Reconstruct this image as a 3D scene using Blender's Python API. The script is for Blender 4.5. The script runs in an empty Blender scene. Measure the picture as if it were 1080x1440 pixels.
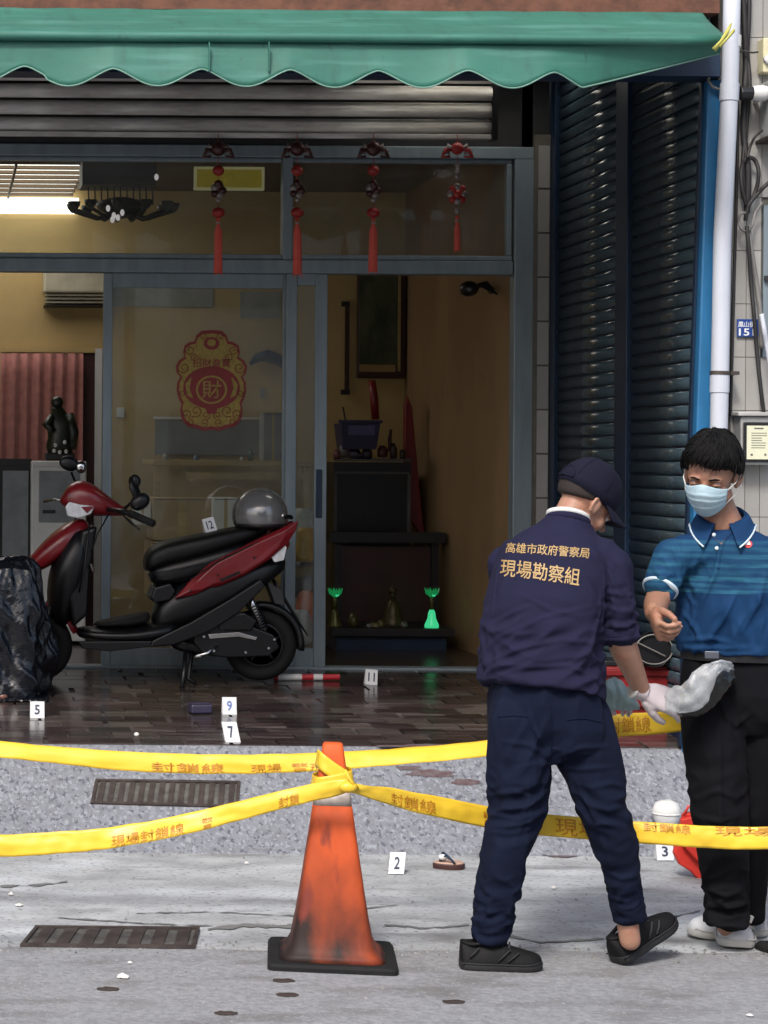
import bpy, bmesh, math, random
import numpy as np
from mathutils import Vector, Matrix, noise, Quaternion
from mathutils.bvhtree import BVHTree
random.seed(7); np.random.seed(7)
SC = bpy.context.scene
COL = SC.collection
PI = math.pi

# ---------------------------------------------------------------- camera
# long lens, cropped off-axis from a wider frame: the building's perpendiculars vanish left of the frame
FPX = 3000.0; CX = -80.0; CY = 646.0; CAMH = 1.6; ROLL = math.radians(0.4)
cam = bpy.data.cameras.new('camera'); camo = bpy.data.objects.new('camera', cam); COL.objects.link(camo)
camo.location = (0, 0, CAMH)
camo.rotation_euler = (math.radians(90), 0, 0)
camo.rotation_euler = (Matrix.Rotation(math.radians(90), 3, 'X') @ Matrix.Rotation(ROLL, 3, 'Z')).to_euler()
cam.sensor_fit = 'VERTICAL'; cam.sensor_height = 36; cam.sensor_width = 27
cam.lens = FPX / 1440 * 36
cam.shift_x = (540 - CX) / 1440; cam.shift_y = -(720 - CY) / 1440
cam.clip_start = 0.1; cam.clip_end = 300
SC.camera = camo

# ---------------------------------------------------------------- sky, sun, exposure
world = bpy.data.worlds.new("World"); SC.world = world; world.use_nodes = True
wn = world.node_tree; wn.nodes.clear()
SUN_EL, SUN_AZ = math.radians(48), math.radians(205)   # azimuth clockwise from +Y (north)
sky = wn.nodes.new('ShaderNodeTexSky'); sky.sky_type = 'NISHITA'; sky.sun_disc = False
sky.sun_elevation = SUN_EL; sky.sun_rotation = SUN_AZ; sky.air_density = 1.0; sky.dust_density = 4.0; sky.ozone_density = 1.0
bg = wn.nodes.new('ShaderNodeBackground'); bg.inputs['Strength'].default_value = 0.12
wo = wn.nodes.new('ShaderNodeOutputWorld')
wn.links.new(sky.outputs[0], bg.inputs[0]); wn.links.new(bg.outputs[0], wo.inputs[0])
sl = bpy.data.lights.new('sun', 'SUN'); sl.energy = 1.5; sl.angle = math.radians(11); sl.color = (1, .98, .95)
so = bpy.data.objects.new('sun', sl); COL.objects.link(so)
sd = Vector((math.sin(SUN_AZ) * math.cos(SUN_EL), math.cos(SUN_AZ) * math.cos(SUN_EL), math.sin(SUN_EL)))
so.rotation_euler = (-sd).to_track_quat('-Z', 'Y').to_euler()
so.location = (0, -5, 12)
SC.view_settings.view_transform = 'Standard'; SC.view_settings.look = 'None'
SC.view_settings.exposure = 0.95; SC.view_settings.gamma = 1; SC.view_settings.use_curve_mapping = False
SC.render.engine = 'CYCLES'
SC.cycles.max_bounces = 8; SC.cycles.transparent_max_bounces = 16

# ---------------------------------------------------------------- helpers
ca, sa = math.cos(ROLL), math.sin(ROLL)
def uv0(px, py):
    u, v = px - CX, py - CY
    return u * ca + v * sa, -u * sa + v * ca
def P(px, py, Y):
    u, v = uv0(px, py)
    return Vector((u * Y / FPX, Y, CAMH - v * Y / FPX))
def X(px, Y, py=600): return P(px, py, Y).x
def Z(py, Y, px=400): return P(px, py, Y).z
def G(px, py, z=0.0):
    u, v = uv0(px, py); Y = (CAMH - z) * FPX / v
    return Vector((u * Y / FPX, Y, z))
YE, YB, YF, YC = 9.43, 8.70, 11.76, 9.40
ZE = .35
def floorz(Y): return ZE + .045 * (Y - YE)
def GF(px, py):
    z = .4
    for _ in range(6):
        p = G(px, py, z); z = floorz(p.y)
    return p
def GR(px, py, off=.006):
    """point on the pebble ramp seen at a pixel"""
    u, v = uv0(px, py); s = ZE / (YE - YB); k = FPX / v
    Y = (CAMH + s * YB - off) * k / (1 + s * k)
    return Vector((u * Y / FPX, Y, s * (Y - YB) + off))

NODES = {}
def mat(name, col, rough=.6, metal=0., n_amt=.25, n_scale=8., bump=0., b_scale=60., spec=.5, col2=None, trans=0., coat=0., detail=4., emit=None, estr=0, sheen=0, stretch=None, alpha=1.):
    m = bpy.data.materials.new(name); m.use_nodes = True; nt = m.node_tree; b = nt.nodes['Principled BSDF']
    tc = nt.nodes.new('ShaderNodeTexCoord'); src = tc.outputs['Object']
    if stretch:
        mp = nt.nodes.new('ShaderNodeMapping'); mp.inputs['Scale'].default_value = stretch
        nt.links.new(src, mp.inputs[0]); src = mp.outputs[0]
    c = (*col, 1); c2 = (*(col2 if col2 else [x * (1 - n_amt) for x in col]), 1)
    nz = nt.nodes.new('ShaderNodeTexNoise'); nz.inputs['Scale'].default_value = n_scale; nz.inputs['Detail'].default_value = detail; nz.inputs['Roughness'].default_value = .6
    nt.links.new(src, nz.inputs['Vector'])
    rmp = nt.nodes.new('ShaderNodeValToRGB'); rmp.color_ramp.elements[0].position = .35; rmp.color_ramp.elements[1].position = .65
    rmp.color_ramp.elements[0].color = c2; rmp.color_ramp.elements[1].color = c
    nt.links.new(nz.outputs['Fac'], rmp.inputs[0]); nt.links.new(rmp.outputs[0], b.inputs['Base Color'])
    b.inputs['Roughness'].default_value = rough; b.inputs['Metallic'].default_value = metal
    b.inputs['Specular IOR Level'].default_value = spec
    b.inputs['Transmission Weight'].default_value = trans; b.inputs['Coat Weight'].default_value = coat
    b.inputs['Alpha'].default_value = alpha
    if sheen: b.inputs['Sheen Weight'].default_value = sheen
    if emit:
        b.inputs['Emission Color'].default_value = (*emit, 1); b.inputs['Emission Strength'].default_value = estr
    if bump:
        n2 = nt.nodes.new('ShaderNodeTexNoise'); n2.inputs['Scale'].default_value = b_scale; n2.inputs['Detail'].default_value = 3
        nt.links.new(src, n2.inputs['Vector'])
        bp = nt.nodes.new('ShaderNodeBump'); bp.inputs['Strength'].default_value = 1.0; bp.inputs['Distance'].default_value = bump
        nt.links.new(n2.outputs['Fac'], bp.inputs['Height']); nt.links.new(bp.outputs[0], b.inputs['Normal'])
    NODES[name] = (nt, b, rmp, src)
    return m
def mixin(name, fac_socket, col):
    """mix a further colour over a material's base colour by a factor socket"""
    nt, b, rmp, src = NODES[name]
    cur = b.inputs['Base Color'].links[0].from_socket
    mx = nt.nodes.new('ShaderNodeMix'); mx.data_type = 'RGBA'
    nt.links.new(fac_socket, mx.inputs['Factor']); nt.links.new(cur, mx.inputs['A']); mx.inputs['B'].default_value = (*col, 1)
    nt.links.new(mx.outputs['Result'], b.inputs['Base Color'])
def ramp_noise(name, scale, lo, hi, stretch=(1, 1, 1), detail=4, kind='noise', coord=None):
    nt, b, rmp, src = NODES[name]
    mp = nt.nodes.new('ShaderNodeMapping'); mp.inputs['Scale'].default_value = stretch
    nt.links.new(coord or src, mp.inputs[0])
    if kind == 'noise':
        nz = nt.nodes.new('ShaderNodeTexNoise'); nz.inputs['Detail'].default_value = detail; out = nz.outputs['Fac']
    else:
        nz = nt.nodes.new('ShaderNodeTexVoronoi'); out = nz.outputs['Color' if kind == 'vcol' else 'Distance']
    nz.inputs['Scale'].default_value = scale
    nt.links.new(mp.outputs[0], nz.inputs['Vector'])
    mr = nt.nodes.new('ShaderNodeMapRange'); mr.inputs['From Min'].default_value = lo; mr.inputs['From Max'].default_value = hi
    nt.links.new(out, mr.inputs['Value'])
    return mr.outputs[0]
def obj_random(name, lo=.6, hi=1.3):
    nt, b, rmp, src = NODES[name]
    oi = nt.nodes.new('ShaderNodeObjectInfo'); cur = b.inputs['Base Color'].links[0].from_socket
    mr = nt.nodes.new('ShaderNodeMapRange'); mr.inputs['To Min'].default_value = lo; mr.inputs['To Max'].default_value = hi
    nt.links.new(oi.outputs['Random'], mr.inputs['Value'])
    hs = nt.nodes.new('ShaderNodeHueSaturation'); nt.links.new(mr.outputs[0], hs.inputs['Value']); nt.links.new(cur, hs.inputs['Color'])
    nt.links.new(hs.outputs[0], b.inputs['Base Color'])
def glassmat(name, tint=(.92, .95, .93), rough=.02, haze=.12):
    m = bpy.data.materials.new(name); m.use_nodes = True; nt = m.node_tree; nt.nodes.clear()
    o = nt.nodes.new('ShaderNodeOutputMaterial'); mx = nt.nodes.new('ShaderNodeMixShader'); fr = nt.nodes.new('ShaderNodeFresnel'); fr.inputs[0].default_value = 1.5
    t = nt.nodes.new('ShaderNodeBsdfTransparent'); t.inputs[0].default_value = (*tint, 1)
    g = nt.nodes.new('ShaderNodeBsdfGlossy'); g.inputs['Roughness'].default_value = rough
    # dusty film mixed in as pale haze, standing in for street reflections
    df = nt.nodes.new('ShaderNodeBsdfDiffuse'); df.inputs[0].default_value = (.5, .5, .47, 1)
    tc = nt.nodes.new('ShaderNodeTexCoord'); nz = nt.nodes.new('ShaderNodeTexNoise'); nz.inputs['Scale'].default_value = 2.2; nz.inputs['Detail'].default_value = 7; nz.inputs['Distortion'].default_value = 1.2
    nt.links.new(tc.outputs['Object'], nz.inputs['Vector'])
    mr = nt.nodes.new('ShaderNodeMapRange'); mr.inputs['From Min'].default_value = .4; mr.inputs['From Max'].default_value = .75; mr.inputs['To Min'].default_value = haze * .3; mr.inputs['To Max'].default_value = haze
    nt.links.new(nz.outputs['Fac'], mr.inputs['Value'])
    md = nt.nodes.new('ShaderNodeMixShader'); nt.links.new(mr.outputs[0], md.inputs[0]); nt.links.new(t.outputs[0], md.inputs[1]); nt.links.new(df.outputs[0], md.inputs[2]); t = md
    nt.links.new(fr.outputs[0], mx.inputs[0]); nt.links.new(t.outputs[0], mx.inputs[1]); nt.links.new(g.outputs[0], mx.inputs[2]); nt.links.new(mx.outputs[0], o.inputs[0])
    return m

BASE = {}
def tag(o, label=None, cat=None, group=None, kind=None):
    if label: o['label'] = label
    if cat: o['category'] = cat
    if group: o['group'] = group
    if kind: o['kind'] = kind
    return o
def thing(name, label, cat, loc=(0, 0, 0), rotz=0, group=None):
    o = bpy.data.objects.new(name, None); COL.objects.link(o); o.location = loc; o.rotation_euler = (0, 0, rotz)
    o.empty_display_size = .1
    tag(o, label, cat, group); BASE[o.name] = Vector(loc)
    return o
class MB:
    def __init__(s): s.v = []; s.f = []; s.mi = []; s.cur = 0
    def add(s, vs, fs):
        k = len(s.v); s.v += [Vector(v) for v in vs]; s.f += [tuple(i + k for i in f) for f in fs]; s.mi += [s.cur] * len(fs); return s
    def box(s, a, b):
        x0, y0, z0 = [min(a[i], b[i]) for i in range(3)]; x1, y1, z1 = [max(a[i], b[i]) for i in range(3)]
        return s.add([(x0, y0, z0), (x1, y0, z0), (x1, y1, z0), (x0, y1, z0), (x0, y0, z1), (x1, y0, z1), (x1, y1, z1), (x0, y1, z1)],
                     [(0, 3, 2, 1), (4, 5, 6, 7), (0, 1, 5, 4), (1, 2, 6, 5), (2, 3, 7, 6), (3, 0, 4, 7)])
    def obox(s, c, half, q=None):
        c = Vector(c); vs = []
        for sx, sy, sz in ((-1, -1, -1), (1, -1, -1), (1, 1, -1), (-1, 1, -1), (-1, -1, 1), (1, -1, 1), (1, 1, 1), (-1, 1, 1)):
            v = Vector((sx * half[0], sy * half[1], sz * half[2])); vs.append(c + (q @ v if q else v))
        return s.add(vs, [(0, 3, 2, 1), (4, 5, 6, 7), (0, 1, 5, 4), (1, 2, 6, 5), (2, 3, 7, 6), (3, 0, 4, 7)])
    def rings(s, rings, cap=True, closed=True):
        n = len(rings[0]); vs = [p for r in rings for p in r]; fs = []
        m = n if closed else n - 1
        for i in range(len(rings) - 1):
            for j in range(m):
                a = i * n + j; b = i * n + (j + 1) % n
                fs.append((a, b, b + n, a + n))
        if cap and closed:
            fs.append(tuple(range(n - 1, -1, -1))); fs.append(tuple(range((len(rings) - 1) * n, len(rings) * n)))
        return s.add(vs, fs)
    def tube(s, pts, r, n=10, flat=1., updir=None, cap=True):
        pts = [Vector(p) for p in pts]
        if not hasattr(r, '__len__'): r = [r] * len(pts)
        up = Vector(updir) if updir else None; rs = []; prev = None
        for i, p in enumerate(pts):
            t = (pts[min(i + 1, len(pts) - 1)] - pts[max(i - 1, 0)]).normalized()
            if prev is None:
                a = up or (Vector((0, 0, 1)) if abs(t.z) < .9 else Vector((0, 1, 0)))
            else: a = up or prev
            u = (a - t * a.dot(t)).normalized(); w = t.cross(u); prev = u
            rs.append([p + u * (math.cos(k * 2 * PI / n) * r[i] * flat) + w * (math.sin(k * 2 * PI / n) * r[i]) for k in range(n)])
        return s.rings(rs, cap)
    def capsule(s, pts, r, n=14, flat=1., updir=None):
        """tube with rounded ends"""
        pts = [Vector(p) for p in pts]; r = list(r) if hasattr(r, '__len__') else [r] * len(pts)
        d0 = (pts[0] - pts[1]).normalized(); d1 = (pts[-1] - pts[-2]).normalized()
        a = [(pts[0] + d0 * r[0] * flat * math.sin(t), r[0] * math.cos(t)) for t in (1.45, 1.0, .5)]
        b = [(pts[-1] + d1 * r[-1] * flat * math.sin(t), r[-1] * math.cos(t)) for t in (.5, 1.0, 1.45)]
        return s.tube([p for p, _ in a] + pts + [p for p, _ in b], [q for _, q in a] + r + [q for _, q in b], n, flat, updir)
    def ell(s, c, r, q=None, nu=16, nv=10):
        c = Vector(c); rs = []
        for i in range(nv + 1):
            t = PI * (i + .02) / (nv + .04) if 0 < i < nv else (.03 if i == 0 else PI - .03)
            ring = []
            for j in range(nu):
                a = 2 * PI * j / nu
                v = Vector((r[0] * math.sin(t) * math.cos(a), r[1] * math.sin(t) * math.sin(a), r[2] * math.cos(t)))
                ring.append(c + (q @ v if q else v))
            rs.append(ring)
        return s.rings(rs[::-1])
    def lathe(s, prof, c=(0, 0, 0), n=20, axis='Z'):
        c = Vector(c); rs = []
        for r, h in prof:
            ring = []
            for j in range(n):
                a = 2 * PI * j / n; x, y = r * math.cos(a), r * math.sin(a)
                v = {'Z': (x, y, h), 'Y': (x, h, -y), 'X': (h, x, y)}[axis]
                ring.append(c + Vector(v))
            rs.append(ring)
        return s.rings(rs)
    def prism(s, poly, d):
        """poly: list of 3D points (planar), extruded by vector d"""
        n = len(poly); d = Vector(d); vs = [Vector(p) for p in poly] + [Vector(p) + d for p in poly]
        return s.add(vs, [tuple(range(n - 1, -1, -1)), tuple(range(n, 2 * n))] + [(i, (i + 1) % n, (i + 1) % n + n, i + n) for i in range(n)])
    def grid(s, fn, nu, nv):
        vs = [fn(i / nu, j / nv) for i in range(nu + 1) for j in range(nv + 1)]
        return s.add(vs, [(i * (nv + 1) + j, (i + 1) * (nv + 1) + j, (i + 1) * (nv + 1) + j + 1, i * (nv + 1) + j + 1) for i in range(nu) for j in range(nv)])
    def mesh(s, name, base=None):
        me = bpy.data.meshes.new(name); b = base or Vector((0, 0, 0))
        me.from_pydata([tuple(v - b) for v in s.v], [], s.f); me.update()
        bm = bmesh.new(); bm.from_mesh(me); bmesh.ops.recalc_face_normals(bm, faces=bm.faces); bm.to_mesh(me); bm.free()
        return me
    def build(s, name, m, parent=None, local=False, smooth=False, bevel=0, solid=0, subd=0, bseg=2):
        base = Vector((0, 0, 0))
        if parent is not None and not local: base = BASE[parent.name]
        me = s.mesh(name, base)
        ms = m if isinstance(m, (list, tuple)) else [m]
        for k in ms: me.materials.append(k)
        if len(ms) > 1: me.polygons.foreach_set('material_index', s.mi)
        return link(name, me, parent, smooth, bevel, solid, subd, bseg)
def link(name, me, parent=None, smooth=False, bevel=0, solid=0, subd=0, bseg=2):
    o = bpy.data.objects.new(name, me); COL.objects.link(o)
    if parent is not None: o.parent = parent; BASE[o.name] = BASE[parent.name]
    else: BASE[o.name] = Vector((0, 0, 0))
    if smooth: me.polygons.foreach_set('use_smooth', [True] * len(me.polygons))
    if solid:
        md = o.modifiers.new('s', 'SOLIDIFY'); md.thickness = solid; md.offset = 0
    if bevel:
        md = o.modifiers.new('b', 'BEVEL'); md.width = bevel; md.segments = bseg; md.limit_method = 'ANGLE'; md.angle_limit = math.radians(40)
        if not smooth:
            me.polygons.foreach_set('use_smooth', [False] * len(me.polygons))
    if subd:
        md = o.modifiers.new('d', 'SUBSURF'); md.levels = subd; md.render_levels = subd
    return o
def single(mb, name, m, label, cat, group=None, base=None, **kw):
    """a one-mesh top-level thing with its origin at its base"""
    lo = Vector((min(v.x for v in mb.v) + max(v.x for v in mb.v), min(v.y for v in mb.v) + max(v.y for v in mb.v), 2 * min(v.z for v in mb.v))) / 2
    for i in range(len(mb.v)): mb.v[i] = mb.v[i] - lo
    o = mb.build(name, m, **kw); o.location = lo; BASE[o.name] = lo
    return tag(o, label, cat, group)
def children(o): return [c for c in bpy.data.objects if c.parent == o]
def copy_tree(o, parent=None):
    c = o.copy(); COL.objects.link(c)
    if parent is not None: c.parent = parent
    for ch in children(o):
        copy_tree(ch, c)
    return c
def remesh(mb, name, voxel, smooth_it=4, post=None, factor=.5):
    me = mb.mesh('tmp'); o = bpy.data.objects.new('tmp', me); COL.objects.link(o)
    md = o.modifiers.new('r', 'REMESH'); md.mode = 'VOXEL'; md.voxel_size = voxel; md.adaptivity = 0
    if smooth_it:
        ms = o.modifiers.new('s', 'SMOOTH'); ms.factor = factor; ms.iterations = smooth_it
    dg = bpy.context.evaluated_depsgraph_get(); dg.update()
    out = bpy.data.meshes.new_from_object(o.evaluated_get(dg)); out.name = name
    bpy.data.objects.remove(o); bpy.data.meshes.remove(me)
    return out
def vget(me):
    a = np.empty(len(me.vertices) * 3); me.vertices.foreach_get('co', a); return a.reshape(-1, 3)
def vset(me, a): me.vertices.foreach_set('co', a.ravel()); me.update()
def ngets(me):
    a = np.empty(len(me.vertices) * 3); me.vertices.foreach_get('normal', a); return a.reshape(-1, 3)
def finish(me, name, m, parent, mask=None):
    """world-space mesh into the parent's frame"""
    b = BASE[parent.name]; a = vget(me) - np.array(b); vset(me, a)
    me.materials.clear(); me.materials.append(m)
    return link(name, me, parent, smooth=True)
def textmesh(body, size=1., shear=0, off=0., bold=0.):
    c = bpy.data.curves.new('t', 'FONT'); c.body = body; c.size = size; c.shear = shear; c.offset = bold; c.resolution_u = 2
    c.align_x = 'CENTER'; c.align_y = 'CENTER'
    o = bpy.data.objects.new('t', c); COL.objects.link(o)
    dg = bpy.context.evaluated_depsgraph_get(); dg.update()
    m = bpy.data.meshes.new_from_object(o.evaluated_get(dg))
    bpy.data.objects.remove(o); bpy.data.curves.remove(c)
    return m
# ---------------------------------------------------------------- materials
M = {}
M['asphalt'] = mat('asphalt', (.27, .276, .284), .85, n_amt=.35, n_scale=42, bump=.005, b_scale=120, col2=(.175, .18, .188), detail=8)
mixin('asphalt', ramp_noise('asphalt', 9, .5, .75, (.7, 1.0, 1), 8), (.17, .17, .172))
mixin('asphalt', ramp_noise('asphalt', 2.2, .52, .75, (1, 2.5, 1), 6), (.11, .105, .10))
mixin('asphalt', ramp_noise('asphalt', 75, .60, .72), (.32, .32, .33))
M['concrete'] = mat('concrete', (.375, .385, .39), .8, n_amt=.4, n_scale=5, bump=.004, b_scale=60, col2=(.25, .26, .265), stretch=(.8, 1.0, 1), detail=9)
mixin('concrete', ramp_noise('concrete', 3.0, .50, .70, (.6, 1.0, 1), 8), (.46, .485, .50))
mixin('concrete', ramp_noise('concrete', 4.1, .56, .70, (.6, 1.2, 2), 8), (.17, .17, .17))
mixin('concrete', ramp_noise('concrete', 55, .56, .70), (.15, .15, .15))
M['pebble'] = mat('washed_pebble', (.165, .17, .19), .75, n_amt=.3, n_scale=4, bump=.004, b_scale=55, col2=(.14, .145, .16))
mixin('washed_pebble', ramp_noise('washed_pebble', 48, .2, .9, (1, .6, 1), kind='vcol'), (.20, .21, .235))
mixin('washed_pebble', ramp_noise('washed_pebble', 52, .56, .64, (1, .5, 1), detail=2), (.085, .09, .11))
mixin('washed_pebble', ramp_noise('washed_pebble', 60, .44, .36, (1.1, .5, 1), detail=2), (.25, .265, .29))
M['tile'] = mat('floor_tile', (.048, .030, .028), .18, n_amt=.5, n_scale=6, col2=(.025, .018, .018), stretch=(.5, 2.2, 1), detail=8, bump=.0006, b_scale=14)
mixin('floor_tile', ramp_noise('floor_tile', 3, .5, .72, (1, 3, 1), 7), (.12, .105, .10))
_nt, _b, _r, _s = NODES['floor_tile']
_oi = _nt.nodes.new('ShaderNodeObjectInfo'); _wn = _nt.nodes.new('ShaderNodeTexWhiteNoise'); _wn.noise_dimensions = '1D'; _nt.links.new(_oi.outputs['Random'], _wn.inputs['W'])
_mr = _nt.nodes.new('ShaderNodeMapRange'); _mr.inputs['From Min'].default_value = .45; _mr.inputs['From Max'].default_value = .9; _mr.inputs['To Max'].default_value = .55; _nt.links.new(_wn.outputs['Value'], _mr.inputs['Value'])
mixin('floor_tile', _mr.outputs[0], (.085, .078, .068))
obj_random('floor_tile', .4, 1.25)
_nt, _b, _r, _s = NODES['floor_tile']
_oi = _nt.nodes.new('ShaderNodeObjectInfo'); _va = _nt.nodes.new('ShaderNodeVectorMath'); _va.operation = 'MULTIPLY_ADD'
_nt.links.new(_oi.outputs['Random'], _va.inputs[0]); _va.inputs[1].default_value = (37, 53, 11); 
_mp = _s.node; _tc = _mp.inputs[0].links[0].from_socket
_nt.links.new(_tc, _va.inputs[2]); _nt.links.new(_va.outputs[0], _mp.inputs[0])
M['joint'] = mat('tile_joint', (.045, .04, .04), .7)
M['alu'] = mat('grey_aluminium', (.22, .27, .30), .45, .15, n_amt=.2, n_scale=5, stretch=(3, 3, .5))
M['alud'] = mat('dark_gasket', (.02, .022, .025), .6)
M['glass'] = glassmat('window_glass')
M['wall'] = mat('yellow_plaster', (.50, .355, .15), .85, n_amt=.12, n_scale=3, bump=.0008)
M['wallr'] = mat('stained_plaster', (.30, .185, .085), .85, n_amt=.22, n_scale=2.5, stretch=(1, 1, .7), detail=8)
M['white'] = mat('white_paint', (.62, .62, .6), .5, n_amt=.1)
M['dark'] = mat('dark_wood', (.012, .009, .008), .45, n_amt=.4, n_scale=12)
M['black'] = mat('black_plastic', (.012, .012, .014), .35, n_amt=.3)
M['green'] = mat('awning_green', (.027, .145, .105), .62, n_amt=.18, n_scale=3, bump=.0015, b_scale=9, stretch=(1, 1, 2), detail=7)
mixin('awning_green', ramp_noise('awning_green', 2.5, .55, .8, (6, 1, .6), 6), (.02, .095, .07))
mixin('awning_green', ramp_noise('awning_green', 5, .52, .8, (.5, 1, 2.5), 8), (.06, .20, .16))
mixin('awning_green', ramp_noise('awning_green', 11, .66, .78, (2, 1, .5), 5), (.02, .06, .05))
M['brick'] = mat('brown_fascia', (.15, .06, .035), .8, n_amt=.45, n_scale=14, bump=.002, b_scale=40, detail=8)
M['steel'] = mat('galvanised_slat', (.80, .77, .72), .42, .0, n_amt=.45, n_scale=3, col2=(.42, .39, .36), stretch=(1, 1, 5), detail=8)
M['slat'] = mat('dark_painted_slat', (.045, .072, .09), .20, .0, spec=.9, n_amt=.4, n_scale=6, stretch=(1, 1, 3), detail=6)
M['navy'] = mat('navy_steel', (.006, .022, .055), .45, .1, n_amt=.3)
M['blue'] = mat('blue_painted_steel', (.02, .14, .31), .42, n_amt=.22, n_scale=6, stretch=(3, 3, .7), detail=7)
mixin('blue_painted_steel', ramp_noise('blue_painted_steel', 26, .72, .76, detail=3), (.25, .33, .4))
M['pvc'] = mat('white_drain_pipe', (.50, .53, .59), .38, n_amt=.1, n_scale=4, stretch=(2, 2, .4), detail=8)
mixin('white_drain_pipe', ramp_noise('white_drain_pipe', 9, .66, .74, (1, 1, .35)), (.22, .21, .2))
M['wtile'] = mat('cream_wall_tile', (.33, .32, .30), .3, n_amt=.1, n_scale=10)
mixin('cream_wall_tile', ramp_noise('cream_wall_tile', 5, .55, .8, (2, 2, .5), 6), (.28, .26, .22))
obj_random('cream_wall_tile', .85, 1.1)
M['grout'] = mat('grout', (.13, .12, .10), .9)
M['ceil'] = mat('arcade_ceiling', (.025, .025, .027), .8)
M['iceil'] = mat('room_ceiling', (.16, .10, .055), .7, n_amt=.3, n_scale=4, stretch=(.6, 3, 1))
M['ifloor'] = mat('room_floor', (.05, .035, .03), .25, n_amt=.3)
M['opp'] = mat('opposite_render', (.32, .32, .31), .8, n_amt=.25, n_scale=1.2)
M['iron'] = mat('rusty_cast_iron', (.075, .058, .052), .6, .3, n_amt=.5, n_scale=18, detail=8)
M['silt'] = mat('drain_silt', (.10, .095, .085), .9, n_amt=.5, n_scale=20)
M['rubber'] = mat('black_rubber', (.009, .009, .009), .8, spec=.3, n_amt=.4, n_scale=14)

# ---------------------------------------------------------------- ground
def edge_noise(x, k=1.): return .035 * noise.noise(Vector((x * 1.3, k, 0))) + .02 * noise.noise(Vector((x * 5, k, 3)))
YR = 6.98
o = MB().box((-60, -60, -.3), (60, 70, -.02)).build('ground', M['asphalt']); tag(o, kind='structure')
mb = MB(); N = 260; xs = [-12 + 24 * i / N for i in range(N + 1)]
top = [Vector((x, YR + edge_noise(x), .004)) for x in xs]; bot = [Vector((x, -30, .004)) for x in xs]
mb.rings([bot, top], closed=False)
o = mb.build('road', M['asphalt']); tag(o, kind='structure')
o = MB().box((-12, 6.5, -.15), (12, YB + .03, 0.0)).build('gutter_pavement', M['concrete']); tag(o, kind='structure')
mb = MB()
sec = [(YB - .02, -.02), (YB, .004), (YE - .02, (YE - .02 - YB) / (YE - YB) * ZE - .001), (YE, ZE - .006), (YE + .1, -.02)]
mb.rings([[Vector((x, y, z)) for y, z in sec] for x in [-12 + .5 * i for i in range(49)]])
o = mb.build('ramp', M['pebble'], smooth=False); tag(o, kind='structure')

floor = MB()
floor.add([(-4, YE, floorz(YE) - .012), (3.36, YE, floorz(YE) - .012), (3.36, YF + .12, floorz(YF + .12) - .012), (-4, YF + .12, floorz(YF + .12) - .012),
           (-4, YE, 0), (3.36, YE, 0), (3.36, YF + .12, 0), (-4, YF + .12, 0)],
          [(0, 1, 2, 3), (4, 7, 6, 5), (0, 4, 5, 1), (1, 5, 6, 2), (2, 6, 7, 3), (3, 7, 4, 0)])
of = floor.build('arcade_floor', M['joint']); tag(of, kind='structure')
tw, td = .205, .1455
tb = MB().box((0, 0, 0), (tw - .006, td - .006, .012)); tme = tb.mesh('tile'); tme.materials.append(M['tile'])
random.seed(3)
k = 0
rest = MB()
for r in range(16):
    for c in range(36):
        x = 3.34 - (c + 1) * tw + (r % 2) * tw * .5 + random.uniform(-.012, .012); y = YE + .002 + r * td
        if x + tw > 3.345: x = 3.345 - tw
        if x < P(0, 1000, y).x - tw * 1.2:
            rest.box((x, y, floorz(y) - .012), (x + tw - .006, y + td - .006, floorz(y) - .002)); continue
        t = bpy.data.objects.new('tile', tme); COL.objects.link(t); t.parent = of
        t.location = (x, y, floorz(y) - .012 + random.uniform(0, .0012)); t.rotation_euler = (math.atan(.045) + random.uniform(-.006, .006), random.uniform(-.005, .005), random.uniform(-.02, .02)); t.scale = (random.uniform(.93, 1.02), 1, 1)

tag(rest.build('outer_tiles', M['tile'], of, local=True), kind='stuff')
# ---------------------------------------------------------------- dried stains
M['blood'] = mat('dried_stain', (.085, .045, .048), .6, n_amt=.5, n_scale=30, col2=(.13, .11, .115))
def blotch(px, py, w, h, seed, z=0, on='g'):
    mb = MB(); c = P(px, py, 1)
    n = 44; pts = []
    for i in range(n):
        a = 2 * PI * i / n; r = 1 + .55 * noise.noise(Vector((math.cos(a) * 1.5, math.sin(a) * 1.5, seed))) + .25 * noise.noise(Vector((math.cos(a) * 5, math.sin(a) * 5, seed)))
        pts.append((px + w * r * math.cos(a), py + h * r * math.sin(a)))
    def pj(x, y):
        if on == 'g': return G(x, y, .003)
        if on == 'f':
            p = GF(x, y); return Vector((p.x, p.y, floorz(p.y) + .003))
        return GR(x, y, .003)
    vs = [pj(px, py)] + [pj(*q) for q in pts]
    mb.add(vs, [(0, 1 + i, 1 + (i + 1) % n) for i in range(n)])
    return mb
for i, (a, on) in enumerate([((790, 1199, 40, 5), 'g'), ((845, 1193, 30, 3), 'g'), ((605, 1088, 36, 5), 'r'), ((655, 1100, 22, 4), 'r'), ((575, 1080, 18, 3), 'r'), ((590, 1049.5, 60, 2), 'f')]):
    o = blotch(*a, seed=i * 3.3, on=on).build('stain', M['blood']); tag(o, kind='stuff')
    tag(o, ['dark reddish stain on the concrete between the legs of the man in the navy shirt', 'thin reddish smear on the concrete beside his far leg', 'brownish red stain on the pebble ramp right of the cone', 'brownish red stain on the pebble ramp left of the navy trousers', 'small dark stain on the ramp just right of the cone tip', 'dark stain along the front edge of the tiled floor'][i], 'stain')

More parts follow.
